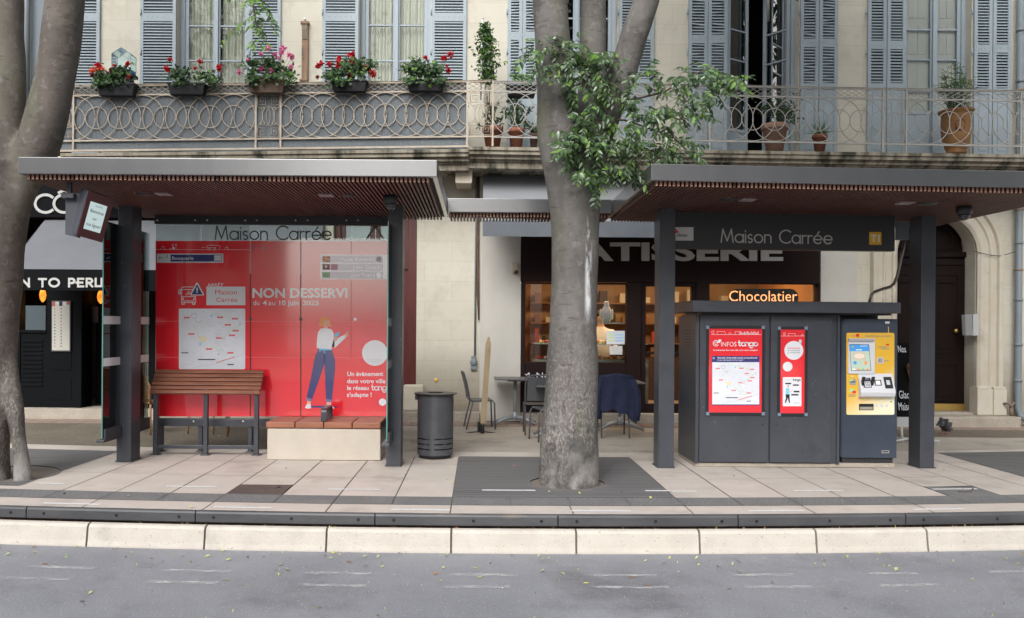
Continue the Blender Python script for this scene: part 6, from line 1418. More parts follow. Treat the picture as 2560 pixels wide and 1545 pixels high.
# pigeon on the pavement
pg = at(2362, 1083, 12.4); Yp = EYE * F / (1086 - V0 - ROLL * 1165); px_ = X(2362, 1086, Yp)
pt = thing('pigeon', 'dark grey pigeon walking on the pavement before the brown door', 'pigeon', (px_, Yp, 0))
skin_body('body', [((px_ + .10, Yp + .06, .085), (.02, .03)), ((px_ + .05, Yp + .03, .11), (.055, .06)), ((px_ - .01, Yp, .135), (.07, .075)), ((px_ - .05, Yp - .02, .18), (.045, .045)), ((px_ - .065, Yp - .03, .225), (.025, .025)), ((px_ - .075, Yp - .035, .25), (.026, .026)), ((px_ - .115, Yp - .045, .245), (.008, .008)), ((px_ + .17, Yp + .10, .06), (.025, .012))],
          [(7, 0), (0, 1), (1, 2), (2, 3), (3, 4), (4, 5), (5, 6)], M('pigeon_grey', (.035, .037, .045), .6, col2=(.06, .06, .068), vs=20), 2, pt)
m = MB()
for s_ in (-.025, .025): m.tube([(px_ + .01 + s_, Yp - s_, .08), (px_ + .01 + s_, Yp - s_, .005), (px_ - .03 + s_, Yp - .02 - s_, .003)], .006, 5)
m.build('leg', M('pigeon_leg', (.35, .12, .10), .6), pt)
# ================================================================ PLANTS
def rdir(up=0.0):
    while True:
        v = Vector((random.uniform(-1, 1), random.uniform(-1, 1), random.uniform(-1, 1)))
        if .05 < v.length < 1: v.normalize(); v.z += up; return v.normalized()
def leaf(mb, p, d, L_, wd, k=0, nrm=None):
    d = d.normalized(); n = (nrm or rdir(.8)); s_ = d.cross(n)
    if s_.length < 1e-3: s_ = d.orthogonal()
    s_.normalize(); n = s_.cross(d); p = Vector(p); f = -.10 * L_
    P = lambda a, b, c: p + d * (a * L_) + s_ * (b * wd) + n * c
    droop = -.12 * L_
    vs = [P(0, 0, 0), P(.30, -.5, 0), P(.30, 0, f), P(.30, .5, 0), P(.65, -.38, droop * .5), P(.65, 0, f + droop * .5), P(.65, .38, droop * .5), P(1, 0, droop * 1.6)]
    mb.add(vs, [(0, 2, 1), (0, 3, 2), (1, 2, 5, 4), (2, 3, 6, 5), (4, 5, 7), (5, 6, 7)], k, True)
m_leafA = M('leaf_green', (.060, .115, .045), .28, col2=(.085, .155, .06), vs=3, trans=.28, spec=.6)
m_leafB = M('leaf_deep', (.030, .068, .026), .36, col2=(.048, .095, .036), vs=3, trans=.22, spec=.6)
m_leafC = M('leaf_bright', (.16, .30, .055), .45, trans=.4)
m_leafP = M('leaf_sheen', (.12, .19, .10), .28, col2=(.15, .22, .13), vs=4, trans=.2, spec=.8)
m_leafS = M('leaf_succulent', (.15, .24, .13), .5, col2=(.10, .17, .09), vs=6, trans=.1)
m_stem = M('stem_green', (.10, .14, .05), .6); m_twig = M('twig', (.10, .075, .055), .8)
m_fred = M('petal_red', (.55, .012, .022), .5, trans=.15); m_fpink = M('petal_pink', (.78, .20, .40), .5, trans=.2); m_foran = M('petal_orange', (.80, .16, .08), .5, trans=.2); m_fdark = M('petal_maroon', (.22, .01, .02), .5)
m_planter = M('planter_black', (.009, .010, .013), .55, spec=.3, col2=(.013, .014, .018), vs=4); m_planterb = M('planter_brown', (.10, .062, .045), .7, col2=(.13, .085, .06), vs=5)
m_terra = M('terracotta', (.30, .115, .07), .8, col2=(.24, .09, .055), vs=4, bump=.2); m_terra2 = M('terracotta_pale', (.36, .22, .16), .85, col2=(.29, .175, .125), vs=4, blot=(.5, .40, .32), bls=4, blt=.6)
m_urn = M('urn_ochre', (.32, .16, .055), .7, col2=(.22, .105, .04), vs=4, blot=(.06, .05, .03), bls=5, blt=.58, bump=.3, bs=30)
def flowerbox(u0, v0, u1, v1, fol, flowers, label, mat, leaves=(0, 1), n=330):
    Y = 13.03; um = (u0 + u1) / 2; c = at(um, v1, Y + .09); t = thing('flower_box', label, 'flower box', (c.x, c.y, c.z), 'flower boxes on the balcony rail')
    x0, x1, z0, z1 = X(u0, v0, Y), X(u1, v0, Y), Z(um, v1, Y), Z(um, v0, Y); i = .035; m = MB()
    m.hexa([(x0 + i, Y + .02, z0), (x1 - i, Y + .02, z0), (x1, Y, z1), (x0, Y, z1), (x0 + i, Y + .14, z0), (x1 - i, Y + .14, z0), (x1, Y + .16, z1), (x0, Y + .16, z1)])
    m.box(x0 - .008, x1 + .008, Y - .01, Y + .17, z1 - .03, z1 + .004); 
    for q in (.3, .7): m.box(x0 + (x1 - x0) * q - .01, x0 + (x1 - x0) * q + .01, Y + .16, Y + .20, z1 - .02, z1 + .03)
    m.build('box', mat, t, bevel=.008)
    f = MB(); st = MB(); fu0, fv0, fu1, fv1 = fol
    rnd = random.Random(int(u0)); cl = [(rnd.uniform(fu0 + 5, fu1 - 5), rnd.uniform(fv0 + 4, fv1 - 2)) for _ in range(16)]
    for i in range(int(n * 1.7)):
        cu, cv_ = rnd.choice(cl); a = rnd.uniform(0, 6.28); rr = abs(rnd.gauss(0, 1)); u = cu + 13 * rr * math.cos(a); v = cv_ + 9 * rr * math.sin(a)
        if v > fv1 + 14: continue
        p = at(u, v, Y + .07 + rnd.gauss(0, .07) - (.10 if v > v0 - 4 else 0))
        d = rdir(.1); d.y -= .4; leaf(f, p, d, rnd.uniform(.045, .075), rnd.uniform(.045, .07), rnd.choice((0, 0, 1, 1, 2) if rnd.random() < .4 else (0, 1)), Vector((rnd.gauss(0, .5), -.8, .6)).normalized())
    for cu, cv_ in cl: q = at(cu, cv_, Y + .07); st.tube([((x0 + x1) / 2 + (q.x - (x0 + x1) / 2) * .6, Y + .08, z1 - .02), q], .004, 4)
    f.build('foliage', [m_leafB, m_leafA, m_leafC], t); st2 = st
    mats = {'r': m_fred, 'p': m_fpink, 'o': m_foran, 'd': m_fdark}
    for u, v, k, sz in flowers:
        p = at(u, v, Y + .02); b = MB()
        for i in range(46):
            d = rdir(.1); leaf(b, p + d * (.032 * sz * random.random() ** .5), rdir(.2), .026 * sz, .026 * sz, 0, rdir())
        b.build('blossom', mats[k], t)
        st2.tube([(p.x, p.y + .01, p.z), (p.x * .6 + (x0 + x1) / 2 * .4, Y + .06, z1 + (p.z - z1) * .35), ((x0 + x1) / 2 + (p.x - (x0 + x1) / 2) * .5, Y + .08, z1)], .003, 4)
    st2.build('stem', m_stem, t)
flowerbox(241, 207, 336, 238, (230, 168, 338, 210), [(243, 163, 'r', 1.2), (250, 167, 'r', 1), (229, 177, 'o', 1.2), (243, 174, 'o', 1.2), (255, 173, 'o', 1.1), (229, 189, 'd', 1), (262, 180, 'r', 1.1), (286, 165, 'r', .8), (320, 159, 'r', 1.1), (317, 163, 'r', .8), (276, 176, 'd', 1), (321, 193, 'r', .8), (268, 186, 'd', .8)], 'black flower box with red and orange blossoms by the small glass cage', m_planter)
flowerbox(418, 206, 512, 235, (430, 172, 540, 208), [(424, 149, 'r', 1), (416, 171, 'r', 1.2), (419, 175, 'r', 1), (500, 155, 'r', 1.1), (488, 171, 'r', .9), (547, 169, 'r', 1.3), (548, 175, 'r', .9)], 'black flower box with thin straggling leaves and a few red blossoms', m_planter, n=240)
flowerbox(619, 191, 711, 230, (608, 150, 742, 205), [(598, 181, 'p', 1.2), (672, 122, 'p', 1.2), (708, 121, 'p', 1.3), (704, 132, 'p', 1.2), (724, 137, 'p', 1.2), (731, 144, 'p', 1.2), (655, 171, 'p', 1.2), (651, 176, 'p', 1), (672, 178, 'p', 1.3), (680, 176, 'p', 1), (727, 169, 'p', 1.2), (686, 137, 'p', 1), (652, 136, 'p', 1.1), (697, 145, 'p', .9), (620, 150, 'p', 1)], 'brown flower box overflowing with pink blossoms', m_planterb, n=420)
flowerbox(828, 199, 917, 227, (818, 152, 938, 205), [(794, 165, 'r', 1.2), (802, 160, 'r', 1.3), (794, 193, 'd', .9), (880, 137, 'r', 1.6), (848, 146, 'r', 1.2), (846, 155, 'r', 1.2), (879, 155, 'r', 1.2), (823, 162, 'r', 1.2), (844, 168, 'r', 1.2), (913, 170, 'r', 1.3), (932, 183, 'r', 1.4), (933, 188, 'r', 1), (878, 188, 'r', 1.1), (837, 197, 'r', 1.1)], 'black flower box crowded with bright red blossoms', m_planter, n=430)
flowerbox(1017, 198, 1111, 226, (1012, 152, 1128, 205), [(1064, 145, 'r', 1.2), (1125, 136, 'r', 1.4), (1109, 145, 'r', 1.2), (1113, 147, 'r', 1), (1120, 177, 'r', 1.3), (1117, 166, 'r', .6), (1025, 192, 'r', .6)], 'black flower box with full foliage and red blossoms only at its right', m_planter, n=400)

bc = thing('bird_cage', 'small house-shaped glass cage with a blue base on the balcony', 'cage', at(308, 183, 13.5))
Yc = 13.42; m = MB(); x0, x1, zb_, ze, zp = X(279, 150, Yc), X(326, 150, Yc), Z(305, 181, Yc), Z(305, 134, Yc), Z(305, 118, Yc)
m.box(x0, x1, Yc, Yc + .22, zb_ - .0, zb_ + .055); m.build('base', M('cage_blue', (.09, .25, .62), .4), bc, bevel=.005)
m = MB(); m.box(x0 - .01, x1 + .03, Yc - .01, Yc + .24, zb_ - .05, zb_ - .002); m.box(x0 + .02, x1 - .02, Yc + .03, Yc + .2, 4.42, zb_ - .05); m.build('stand', m_black, bc)
m = MB(); fr_ = [(x0, zb_ + .055), (x0, ze), ((x0 + x1) / 2, zp), (x1, ze), (x1, zb_ + .055)]
for y in (Yc, Yc + .22): m.tube([(x, y, z) for x, z in fr_], .006, 5, closed=True)
for x, z in fr_: m.tube([(x, Yc, z), (x, Yc + .22, z)], .006, 5)
m.build('cage_frame', M('cage_teal', (.28, .45, .48), .4), bc)
m = MB(); m.prism([(x, z) for x, z in fr_][::-1], Yc + .004, Yc + .21); m.build('cage_glass', glass('cage_glass', (.80, .92, .95), 1.5), bc)

def potted(name, label, cat, u0, u1, vtop, Y, h, mt, prof=None, rim=True):
    um = (u0 + u1) / 2; r = (X(u1, vtop, Y) - X(u0, vtop, Y)) / 2; zt_ = Z(um, vtop, Y); x = X(um, vtop, Y)
    t = thing(name, label, cat, (x, Y, zt_ - h)); m = MB()
    m.lathe(prof(r, h) if prof else [(r * .62, 0), (r * .90, h * .8), (r * .92, h * .80), (r, h * .81), (r, h), (r * .88, h), (r * .86, h * .9), (.001, h * .9)], (x, Y, zt_ - h), 28)
    m.build('pot', mt, t); return t, x, Y, zt_, r
def bush(t, name, c, rad, n, L_, wd, mats, up=.3, wts=(0, 1), droop=0):
    m = MB(); rnd = random.Random(n)
    cl = [Vector(c) + Vector((rnd.gauss(0, .5) * rad[0], rnd.gauss(0, .5) * rad[1], rnd.gauss(0, .5) * rad[2])) for _ in range(max(6, n // 22))]
    for i in range(n):
        q = rnd.choice(cl) + Vector((rnd.gauss(0, .2) * rad[0], rnd.gauss(0, .2) * rad[1], rnd.gauss(0, .2) * rad[2]))
        d = rdir(up); d.z -= droop; leaf(m, q, d, L_ * rnd.uniform(.7, 1.3), wd * rnd.uniform(.7, 1.2), rnd.choice(wts))
    return m.build(name, mats, t)
LV = [m_leafB, m_leafA, m_leafC]
t, x, y, z, r = potted('potted_plant', 'clipped dark shrub in a pale terracotta pot on the balcony', 'potted plant', 1904, 1970, 312, 13.55, .42, m_terra2)
bush(t, 'foliage', (x + .05, y, z + .20), (.30, .25, .26), 620, .05, .03, LV)
t, x, y, z, r = potted('potted_plant', 'spiky aloe in a small terracotta pot on the balcony', 'potted plant', 2031, 2068, 338, 13.5, .27, m_terra)
m = MB()
for i in range(44):
    a = random.uniform(0, 6.28); e_ = random.uniform(.25, 1.3); L_ = random.uniform(.16, .30); d = Vector((math.cos(a) * math.cos(e_), math.sin(a) * math.cos(e_), math.sin(e_)))
    b = Vector((x, y, z - .02)); m.tube([b, b + d * L_ * .5, b + d * L_ * .95 + Vector((0, 0, -.03 if e_ < .7 else .01))], [.012, .009, .002], 5)
m.build('foliage', m_leafS, t)
t, x, y, z, r = potted('potted_plant', 'feathery bamboo in a large ochre urn with relief ornament', 'potted plant', 2353, 2428, 278, 13.55, .70, m_urn, lambda r, h: [(r * .62, 0), (r * .64, h * .05), (r * .55, h * .08), (r * .66, h * .13), (r * .86, h * .35), (r * .93, h * .60), (r * .90, h * .88), (r * .95, h * .93), (r * 1.08, h * .96), (r * 1.10, h), (r * .95, h), (r * .9, h * .92), (.001, h * .92)])
m = MB(); m.tube([(x - .05 + .07 * math.cos(i * math.pi / 8), y - r * .89, z - .26 + .09 * math.sin(i * math.pi / 8)) for i in range(16)], .014, 6, closed=True); m.build('ornament', M('urn_dark', (.22, .085, .04), .75), t)
m = MB(); f = MB(); rnd = random.Random(9)
for i in range(46):
    a = rnd.uniform(0, 6.28); sp = rnd.uniform(.05, .42); H = rnd.uniform(.35, .85) * (1.15 - sp); b = Vector((x + .12 * math.cos(a) * rnd.random(), y + .12 * math.sin(a) * rnd.random(), z - .05))
    tip = Vector((x + sp * math.cos(a), y + sp * .7 * math.sin(a), z + H)); mid = b.lerp(tip, .55) + Vector((0, 0, .08)); m.tube([b, mid, tip], [.005, .004, .002], 4)
    for j in range(15): q = b.lerp(mid, rnd.random() * .6 + .4) if rnd.random() < .4 else mid.lerp(tip, rnd.random()); d = rdir(-.1); d.z *= .5; leaf(f, q, d, rnd.uniform(.05, .09), .012, rnd.choice((0, 1, 1, 2)))
m.build('cane', m_stem, t); f.build('foliage', LV, t)
def succulent(u0, u1, vt, Y, label, n=26, mt=m_terra, h=.36, tall=.5):
    t, x, y, z, r = potted('potted_plant', label, 'potted plant', u0, u1, vt, Y, h, mt)
    f = MB(); s_ = MB(); rnd = random.Random(int(u0))
    for i in range(n):
        a = rnd.uniform(0, 6.28); sp = rnd.uniform(.02, .26); tip = Vector((x + sp * math.cos(a), y + sp * .7 * math.sin(a), z + rnd.uniform(.02, tall))); b = Vector((x, y, z - .03))
        s_.tube([b, b.lerp(tip, .5) + Vector((0, 0, .05)), tip], [.012, .009, .006], 5)
        for j in range(9): d = rdir(.35); leaf(f, tip + d * .01, d, rnd.uniform(.05, .085), .032, rnd.choice((0, 1)))
    s_.build('stem', m_stem, t); f.build('foliage', [m_leafS, m_leafA], t)
succulent(1206, 1258, 320, 13.6, 'leafy plant in a red clay pot behind the key-pattern railing panel', 16, tall=.4)
succulent(1270, 1312, 322, 13.5, 'pale fleshy succulent in a round clay pot left of the trunk', 30, tall=.52)
succulent(1323, 1346, 334, 13.55, 'small dark leafed plant in a little pot touching the trunk edge', 10, m_planterb, .28, .25)
t = thing('flower_box', 'long black planter with low green herbs hung inside the rail', 'flower box', at(1302, 240, 13.3)); Y = 13.24
m = MB(); x0, x1, z0, z1 = X(1264, 215, Y), X(1344, 215, Y), Z(1300, 241, Y), Z(1300, 211, Y); m.hexa([(x0 + .05, Y + .02, z0), (x1 - .05, Y + .02, z0), (x1, Y, z1), (x0, Y, z1), (x0 + .05, Y + .14, z0), (x1 - .05, Y + .14, z0), (x1, Y + .17, z1), (x0, Y + .17, z1)]); m.build('box', m_planter, t, bevel=.008)
bush(t, 'foliage', ((x0 + x1) / 2, Y + .08, z1 + .07), (.30, .08, .07), 230, .04, .022, LV, wts=(1, 2, 2))
cp = thing('climbing_plant', 'slender green climber trained up a white pole at the railing', 'climbing plant', at(1203, 215, 13.25))
m = MB(); p0, p1 = at(1202, 250, 13.26), at(1206, 46, 13.26); m.tube([p0, p1], .013, 6); m.ball(p1, .02, 8); m.build('pole', M('pole_white', (.60, .62, .62), .5), cp)
m = MB(); s_ = MB(); rnd = random.Random(4)
for i in range(9): s_.tube([at(1216 + rnd.uniform(-6, 12), 340, 13.4), at(1218 + rnd.uniform(-8, 8), 230, 13.36), at(1222 + rnd.uniform(-18, 18), 150, 13.32), at(1212 + rnd.uniform(-14, 14), 60 + rnd.uniform(0, 40), 13.3)], .004, 4)
for i in range(1000):
    v = 58 + 150 * rnd.random() ** 1.1; wd = 5 + 20 * math.exp(-((v - 125) / 45) ** 2) + (9 if v > 150 else 0); d = rdir(-.1); leaf(m, at(1213 + (v - 60) * .05 + rnd.gauss(0, .55) * wd, v, 13.28 + rnd.gauss(0, .05)), d, rnd.uniform(.05, .085), .035, rnd.choice((1, 1, 0, 2)))
s_.build('stem', m_twig, cp); m.build('foliage', LV, cp)

# ================================================================ TREES
def bark_material(name, streak=None, base=((.152, .142, .135), (.082, .075, .070))):
    m = D.materials.new(name); m.use_nodes = True; t = m.node_tree; N = t.nodes; L = t.links; b = N['Principled BSDF']; b.inputs['Roughness'].default_value = .82
    tc = N.new('ShaderNodeTexCoord'); pass
    def nz(scale, stretch, det=7, rg=.6):
        mp = N.new('ShaderNodeMapping'); mp.inputs['Scale'].default_value = stretch; L.new(tc.outputs['Object'], mp.inputs[0])
        n = N.new('ShaderNodeTexNoise'); n.inputs['Scale'].default_value = scale; n.inputs['Detail'].default_value = det; n.inputs['Roughness'].default_value = rg; L.new(mp.outputs[0], n.inputs['Vector']); return n.outputs[0]
    def rng(s_, a, b_, c=0, d=1):
        r = N.new('ShaderNodeMapRange'); r.inputs[1].default_value = a; r.inputs[2].default_value = b_; r.inputs[3].default_value = c; r.inputs[4].default_value = d; L.new(s_, r.inputs[0]); return r.outputs[0]
    def mix(f, a, c):
        x = N.new('ShaderNodeMix'); x.data_type = 'RGBA'; L.new(f, x.inputs[0])
        if isinstance(a, tuple): x.inputs[6].default_value = (*a, 1)
        else: L.new(a, x.inputs[6])
        x.inputs[7].default_value = (*c, 1); return x.outputs[2]
    def mul(a, c):
        x = N.new('ShaderNodeMath'); x.operation = 'MULTIPLY'; L.new(a, x.inputs[0])
        if isinstance(c, float): x.inputs[1].default_value = c
        else: L.new(c, x.inputs[1])
        return x.outputs[0]
    sp = N.new('ShaderNodeSeparateXYZ'); L.new(tc.outputs['Object'], sp.inputs[0])
    low = rng(sp.outputs[2], 1.7, .5)       # the old rough bark of the foot
    c = mix(rng(nz(3.4, (1, 1, .45)), .38, .64), *base)
    c = mix(rng(nz(2.4, (1, 1, .35)), .50, .64, 0, .75), c, (.115, .122, .078))
    c = mix(rng(nz(7, (.8, .8, 3.2)), .59, .66, 0, .7), c, (.062, .054, .048))
    c = mix(rng(nz(15, (1, 1, .8), 4), .56, .64, 0, .45), c, (.20, .19, .178))
    c = mix(mul(rng(nz(48, (1, 1, .55), 4), .50, .60), low), c, (.27, .25, .225))
    c = mix(mul(rng(nz(26, (1, 1, .3), 5), .55, .66), low), c, (.05, .044, .04))
    c = mix(mul(rng(nz(1.6, (1, 1, .6)), .45, .6), low), c, (.07, .067, .066))
    c = mix(mul(rng(sp.outputs[2], .55, .05), rng(nz(3.2, (1, 1, .8)), .46, .60, 0, .8)), c, (.34, .325, .30))
    if streak:
        x0, z0, z1 = streak
        a = N.new('ShaderNodeMath'); a.operation = 'ADD'; a.inputs[1].default_value = -x0; L.new(sp.outputs[0], a.inputs[0])
        q = N.new('ShaderNodeMath'); q.operation = 'ABSOLUTE'; L.new(a.outputs[0], q.inputs[0])
        w_ = rng(q.outputs[0], .042, .012); zz = mul(rng(sp.outputs[2], z0, z0 + .2), rng(sp.outputs[2], z1, z1 - .15))
        front = rng(sp.outputs[1], .0, -.06)
        c = mix(mul(mul(mul(w_, zz), front), rng(nz(11, (1.5, 1, .35)), .42, .56)), c, (.62, .63, .64))
    L.new(c, b.inputs['Base Color'])
    h1 = nz(6, (.8, .8, 2.6), 6); h2 = nz(40, (1, 1, .5), 5)
    ad = N.new('ShaderNodeMath'); ad.operation = 'MULTIPLY_ADD'; L.new(h2, ad.inputs[0]); L.new(rng(low, 0, 1, .25, 1.6), ad.inputs[1]); L.new(h1, ad.inputs[2])
    bp = N.new('ShaderNodeBump'); bp.inputs['Strength'].default_value = .5; bp.inputs['Distance'].default_value = .02; L.new(ad.outputs[0], bp.inputs['Height']); L.new(bp.outputs[0], b.inputs['Normal'])
    return m
def fused(parts, voxel, name, mat, parent, wob=.012):
    "limbs run together into one smooth skin"
    m = MB()
    for pts, rr in parts:
        P = [Vector(p) for p in pts]; R_ = list(rr); Q, S = [], []
        for i in range(len(P) - 1):
            for j in range(6):
                t_ = j / 6; p0, p1, p2, p3 = P[max(i - 1, 0)], P[i], P[i + 1], P[min(i + 2, len(P) - 1)]
                Q.append(.5 * ((2 * p1) + (p2 - p0) * t_ + (2 * p0 - 5 * p1 + 4 * p2 - p3) * t_ ** 2 + (3 * p1 - p0 - 3 * p2 + p3) * t_ ** 3)); S.append(R_[i] + (R_[i + 1] - R_[i]) * t_)
        Q.append(P[-1]); S.append(R_[-1]); m.tube(Q, S, 28)
    tmp = m.build('tmp', mat); rm = tmp.modifiers.new('r', 'REMESH'); rm.mode = 'VOXEL'; rm.voxel_size = voxel; rm.use_smooth_shade = True
    sm = tmp.modifiers.new('s', 'SMOOTH'); sm.iterations = 12; sm.factor = .6
    dg = bpy.context.evaluated_depsgraph_get(); me = D.meshes.new_from_object(tmp.evaluated_get(dg)); D.objects.remove(tmp)
    org = ORG[parent.name]
    NV = [0.0] * (3 * len(me.vertices)); me.vertex_normals.foreach_get('vector', NV)
    for i_, v in enumerate(me.vertices):
        n = noise.noise(v.co * 2.1) * 1.2 + noise.noise(v.co * Vector((5, 5, 2))) * .6; nn = Vector(NV[3 * i_:3 * i_ + 3]) * (n * wob); v.co = v.co + nn - org
    me.materials.clear(); me.materials.append(mat)
    for p in me.polygons: p.use_smooth = True
    me.name = name; o = D.objects.new(name, me); COL.objects.link(o); o.parent = parent; ORG[o.name] = org; return o
def tp(u, v, Y): return at(u, v, Y)
def rw(px, Y): return px * Y / F / 2
# middle tree
TX, TY = .915, 8.58
tr = thing('street_tree', 'smooth grey three-stemmed tree growing between the two shelters', 'tree', (TX, TY, 0), 'street trees')
parts = [([tp(1421, 1240, TY), tp(1421, 1195, TY), tp(1422, 1120, TY), tp(1427, 1000, TY), tp(1432, 860, TY), tp(1436, 720, TY), tp(1437, 600, TY), tp(1436, 520, TY), tp(1428, 440, TY + .02)],
          [rw(154, TY), rw(150, TY), rw(144, TY), rw(136, TY), rw(124, TY), rw(117, TY), rw(118, TY), rw(130, TY), rw(138, TY)]),
         ([tp(1430, 520, TY), tp(1412, 430, TY), tp(1398, 330, TY), tp(1390, 230, TY), tp(1380, 100, TY), tp(1373, -20, TY), tp(1362, -260, TY - .1), tp(1340, -600, TY - .2)],
          [rw(110, TY), rw(108, TY), rw(112, TY), rw(98, TY), rw(90, TY), rw(88, TY), rw(80, TY), rw(60, TY)]),
         ([tp(1448, 540, TY), tp(1468, 440, TY + .02), tp(1492, 350, TY), tp(1525, 265, TY - .05), tp(1560, 170, TY - .1), tp(1592, 70, TY - .15), tp(1626, -30, TY - .2), tp(1700, -260, TY - .3), tp(1790, -560, TY - .4)],
          [rw(90, TY), rw(82, TY), rw(74, TY), rw(72, TY), rw(70, TY), rw(66, TY), rw(62, TY), rw(54, TY), rw(42, TY)]),
         ([tp(1455, 470, TY + .15), tp(1470, 330, TY + .30), tp(1480, 200, TY + .38), tp(1483, 80, TY + .42), tp(1484, -30, TY + .45), tp(1486, -300, TY + .6), tp(1500, -600, TY + .7)],
          [rw(80, TY), rw(74, TY), rw(68, TY), rw(70, TY), rw(66, TY), rw(58, TY), rw(44, TY)]),
         ([tp(1432, 478, TY - .18), tp(1434, 462, TY - .25)], [rw(56, TY), rw(40, TY)]),
         ([tp(1436 + 34 * math.cos(a), 470 + 38 * math.sin(a), TY - .235 + .03 * abs(math.cos(a))) for a in [i * math.pi / 9 for i in range(19)]], [rw(12, TY)] * 19)]
m_barkA = bark_material('bark_middle', (tp(1474, 600, 8.3).x - TX, 1.6, 2.75)); m_barkB = bark_material('bark_left', None, ((.148, .126, .110), (.080, .066, .056)))
fused(parts, .022, 'trunk', m_barkA, tr)
m = MB()
for pts in (((1562, 250), (1600, 245), (1660, 230), (1700, 205), (1735, 185), (1775, 170)), ((1500, 300), (1560, 300), (1620, 320), (1680, 340), (1720, 380)), ((1430, 250), (1420, 180), (1390, 120), (1370, 95)), ((1540, 250), (1600, 190), (1650, 185)), ((1470, 380), (1450, 430), (1480, 460))):
    n = len(pts); m.tube([at(u, v, TY - .1 - .12 * i / n) for i, (u, v) in enumerate(pts)], [.012 - .008 * i / n for i in range(n)], 6)
m.build('twig', m_twig, tr)
def sprays(mb, clumps, Y, n_per, L_, tw=0, ks=(0, 0, 1, 1, 1, 2)):
    for u, v, ru, rv, wgt in clumps:
        for i in range(max(1, int(n_per * wgt / 9))):      # shoots, each with leaves set alternately along it
            a = random.uniform(0, 6.28); r_ = math.sqrt(random.random()) * .62; q = at(u + ru * r_ * math.cos(a), v + rv * r_ * math.sin(a), Y + random.gauss(-.12, .14))
            d = Vector((math.cos(a) * .7 + random.gauss(0, .35), random.gauss(-.45, .4), -.45 * math.sin(a) + random.gauss(0, .3))).normalized(); n_ = random.randint(6, 12); pts = [q.copy()]
            sz = random.uniform(.75, 1.15)
            for j in range(n_):
                d = (d + Vector((0, 0, -.13))).normalized(); q = q + d * (L_ * .36); pts.append(q.copy())
                sd = d.cross(Vector((0, -.6, .8))).normalized() * (1 if j % 2 else -1)
                ld = d * .55 + sd * .8 + Vector((random.gauss(0, .15), random.gauss(-.1, .15), random.gauss(-.35, .2)))
                nr = Vector((random.gauss(0, .3), random.gauss(-.65, .3), random.gauss(.75, .25)))
                ln = L_ * sz * random.uniform(.8, 1.2) * (1.0 - .45 * max(0, j / n_ - .6) / .4)
                leaf(mb, q, ld, ln, ln * random.uniform(.40, .54), random.choice(ks), nr.normalized())
            mb.tube(pts, .0022, 3, k=tw, caps=False)
m = MB()
CL = [(1385, 110, 38, 26, .8), (1360, 140, 30, 30, .6), (1420, 135, 45, 35, 1.2), (1470, 145, 50, 32, 1.2), (1520, 130, 30, 25, .7), (1545, 115, 12, 10, .1), (1395, 165, 40, 28, .7), (1440, 190, 40, 35, 1.0), (1490, 200, 45, 40, 1.2), (1475, 250, 32, 36, .9), (1410, 210, 22, 30, .3),
      (1440, 330, 38, 30, .9), (1470, 310, 36, 40, .9), (1430, 370, 32, 24, .8), (1475, 380, 40, 40, 1.3), (1500, 345, 36, 40, .9), (1455, 420, 26, 22, .6), (1490, 430, 26, 30, .6), (1495, 462, 20, 12, .3),
      (1560, 300, 40, 34, 1.0), (1600, 330, 50, 40, 1.3), (1650, 300, 50, 34, 1.1), (1690, 260, 40, 30, .8), (1600, 270, 30, 26, .6), (1615, 190, 22, 30, .6), (1600, 210, 16, 26, .35), (1665, 205, 20, 18, .3), (1700, 195, 18, 12, .25), (1740, 220, 36, 30, 1.0), (1780, 205, 40, 30, 1.1), (1820, 200, 26, 16, .5), (1790, 245, 26, 30, .7), (1800, 180, 18, 10, .3), (1835, 190, 10, 8, .12),
      (1680, 360, 40, 26, .8), (1715, 385, 26, 16, .4), (1640, 390, 40, 20, .6), (1570, 380, 36, 30, .8), (1575, 425, 20, 22, .3), (1550, 400, 26, 20, .4), (1740, 295, 20, 16, .25), (1530, 190, 14, 40, .4)]
sprays(m, CL, TY - .12, 108, .080, 4, ks=(0, 0, 1, 1, 1, 3, 2))
m.build('foliage', [m_leafB, m_leafA, m_leafC, m_leafP, m_twig], tr)
# high crown, above the picture; it shades the scene and shows in the panes
def crown(par, c, rad, n, L_, k=(0, 1), name='crown', cls=60):
    m = MB(); rnd = random.Random(n); cl = []
    for _ in range(cls):
        d = Vector((rnd.gauss(0, 1), rnd.gauss(0, 1), rnd.gauss(0, 1))).normalized() * (rnd.random() ** .4); cl.append((Vector(c) + Vector((d.x * rad[0], d.y * rad[1], d.z * rad[2])), rnd.uniform(.35, .75)))
    for i in range(n):
        q, s_ = rnd.choice(cl); p = q + Vector((rnd.gauss(0, s_), rnd.gauss(0, s_), rnd.gauss(0, s_ * .6))); d = rdir(-.3); nn = rdir(.6); s2 = d.cross(nn)
        if s2.length < .05: continue
        s2.normalize(); w_ = L_ * .28; m.add([p, p + d * L_ * .5 - s2 * w_, p + d * L_, p + d * L_ * .5 + s2 * w_], [(0, 1, 2, 3)], rnd.choice(k))
    return m.build(name, [m_leafB, m_leafA], par)
crown(tr, (4.6, 9.2, 9.0), (4.6, 3.4, 2.2), 11000, .19, cls=130)
crown(tr, (4.9, 4.5, 6.5), (3.2, 1.8, 1.0), 4600, .18, cls=70)  # extra leaf mass out of view, added to shade the right shelter front
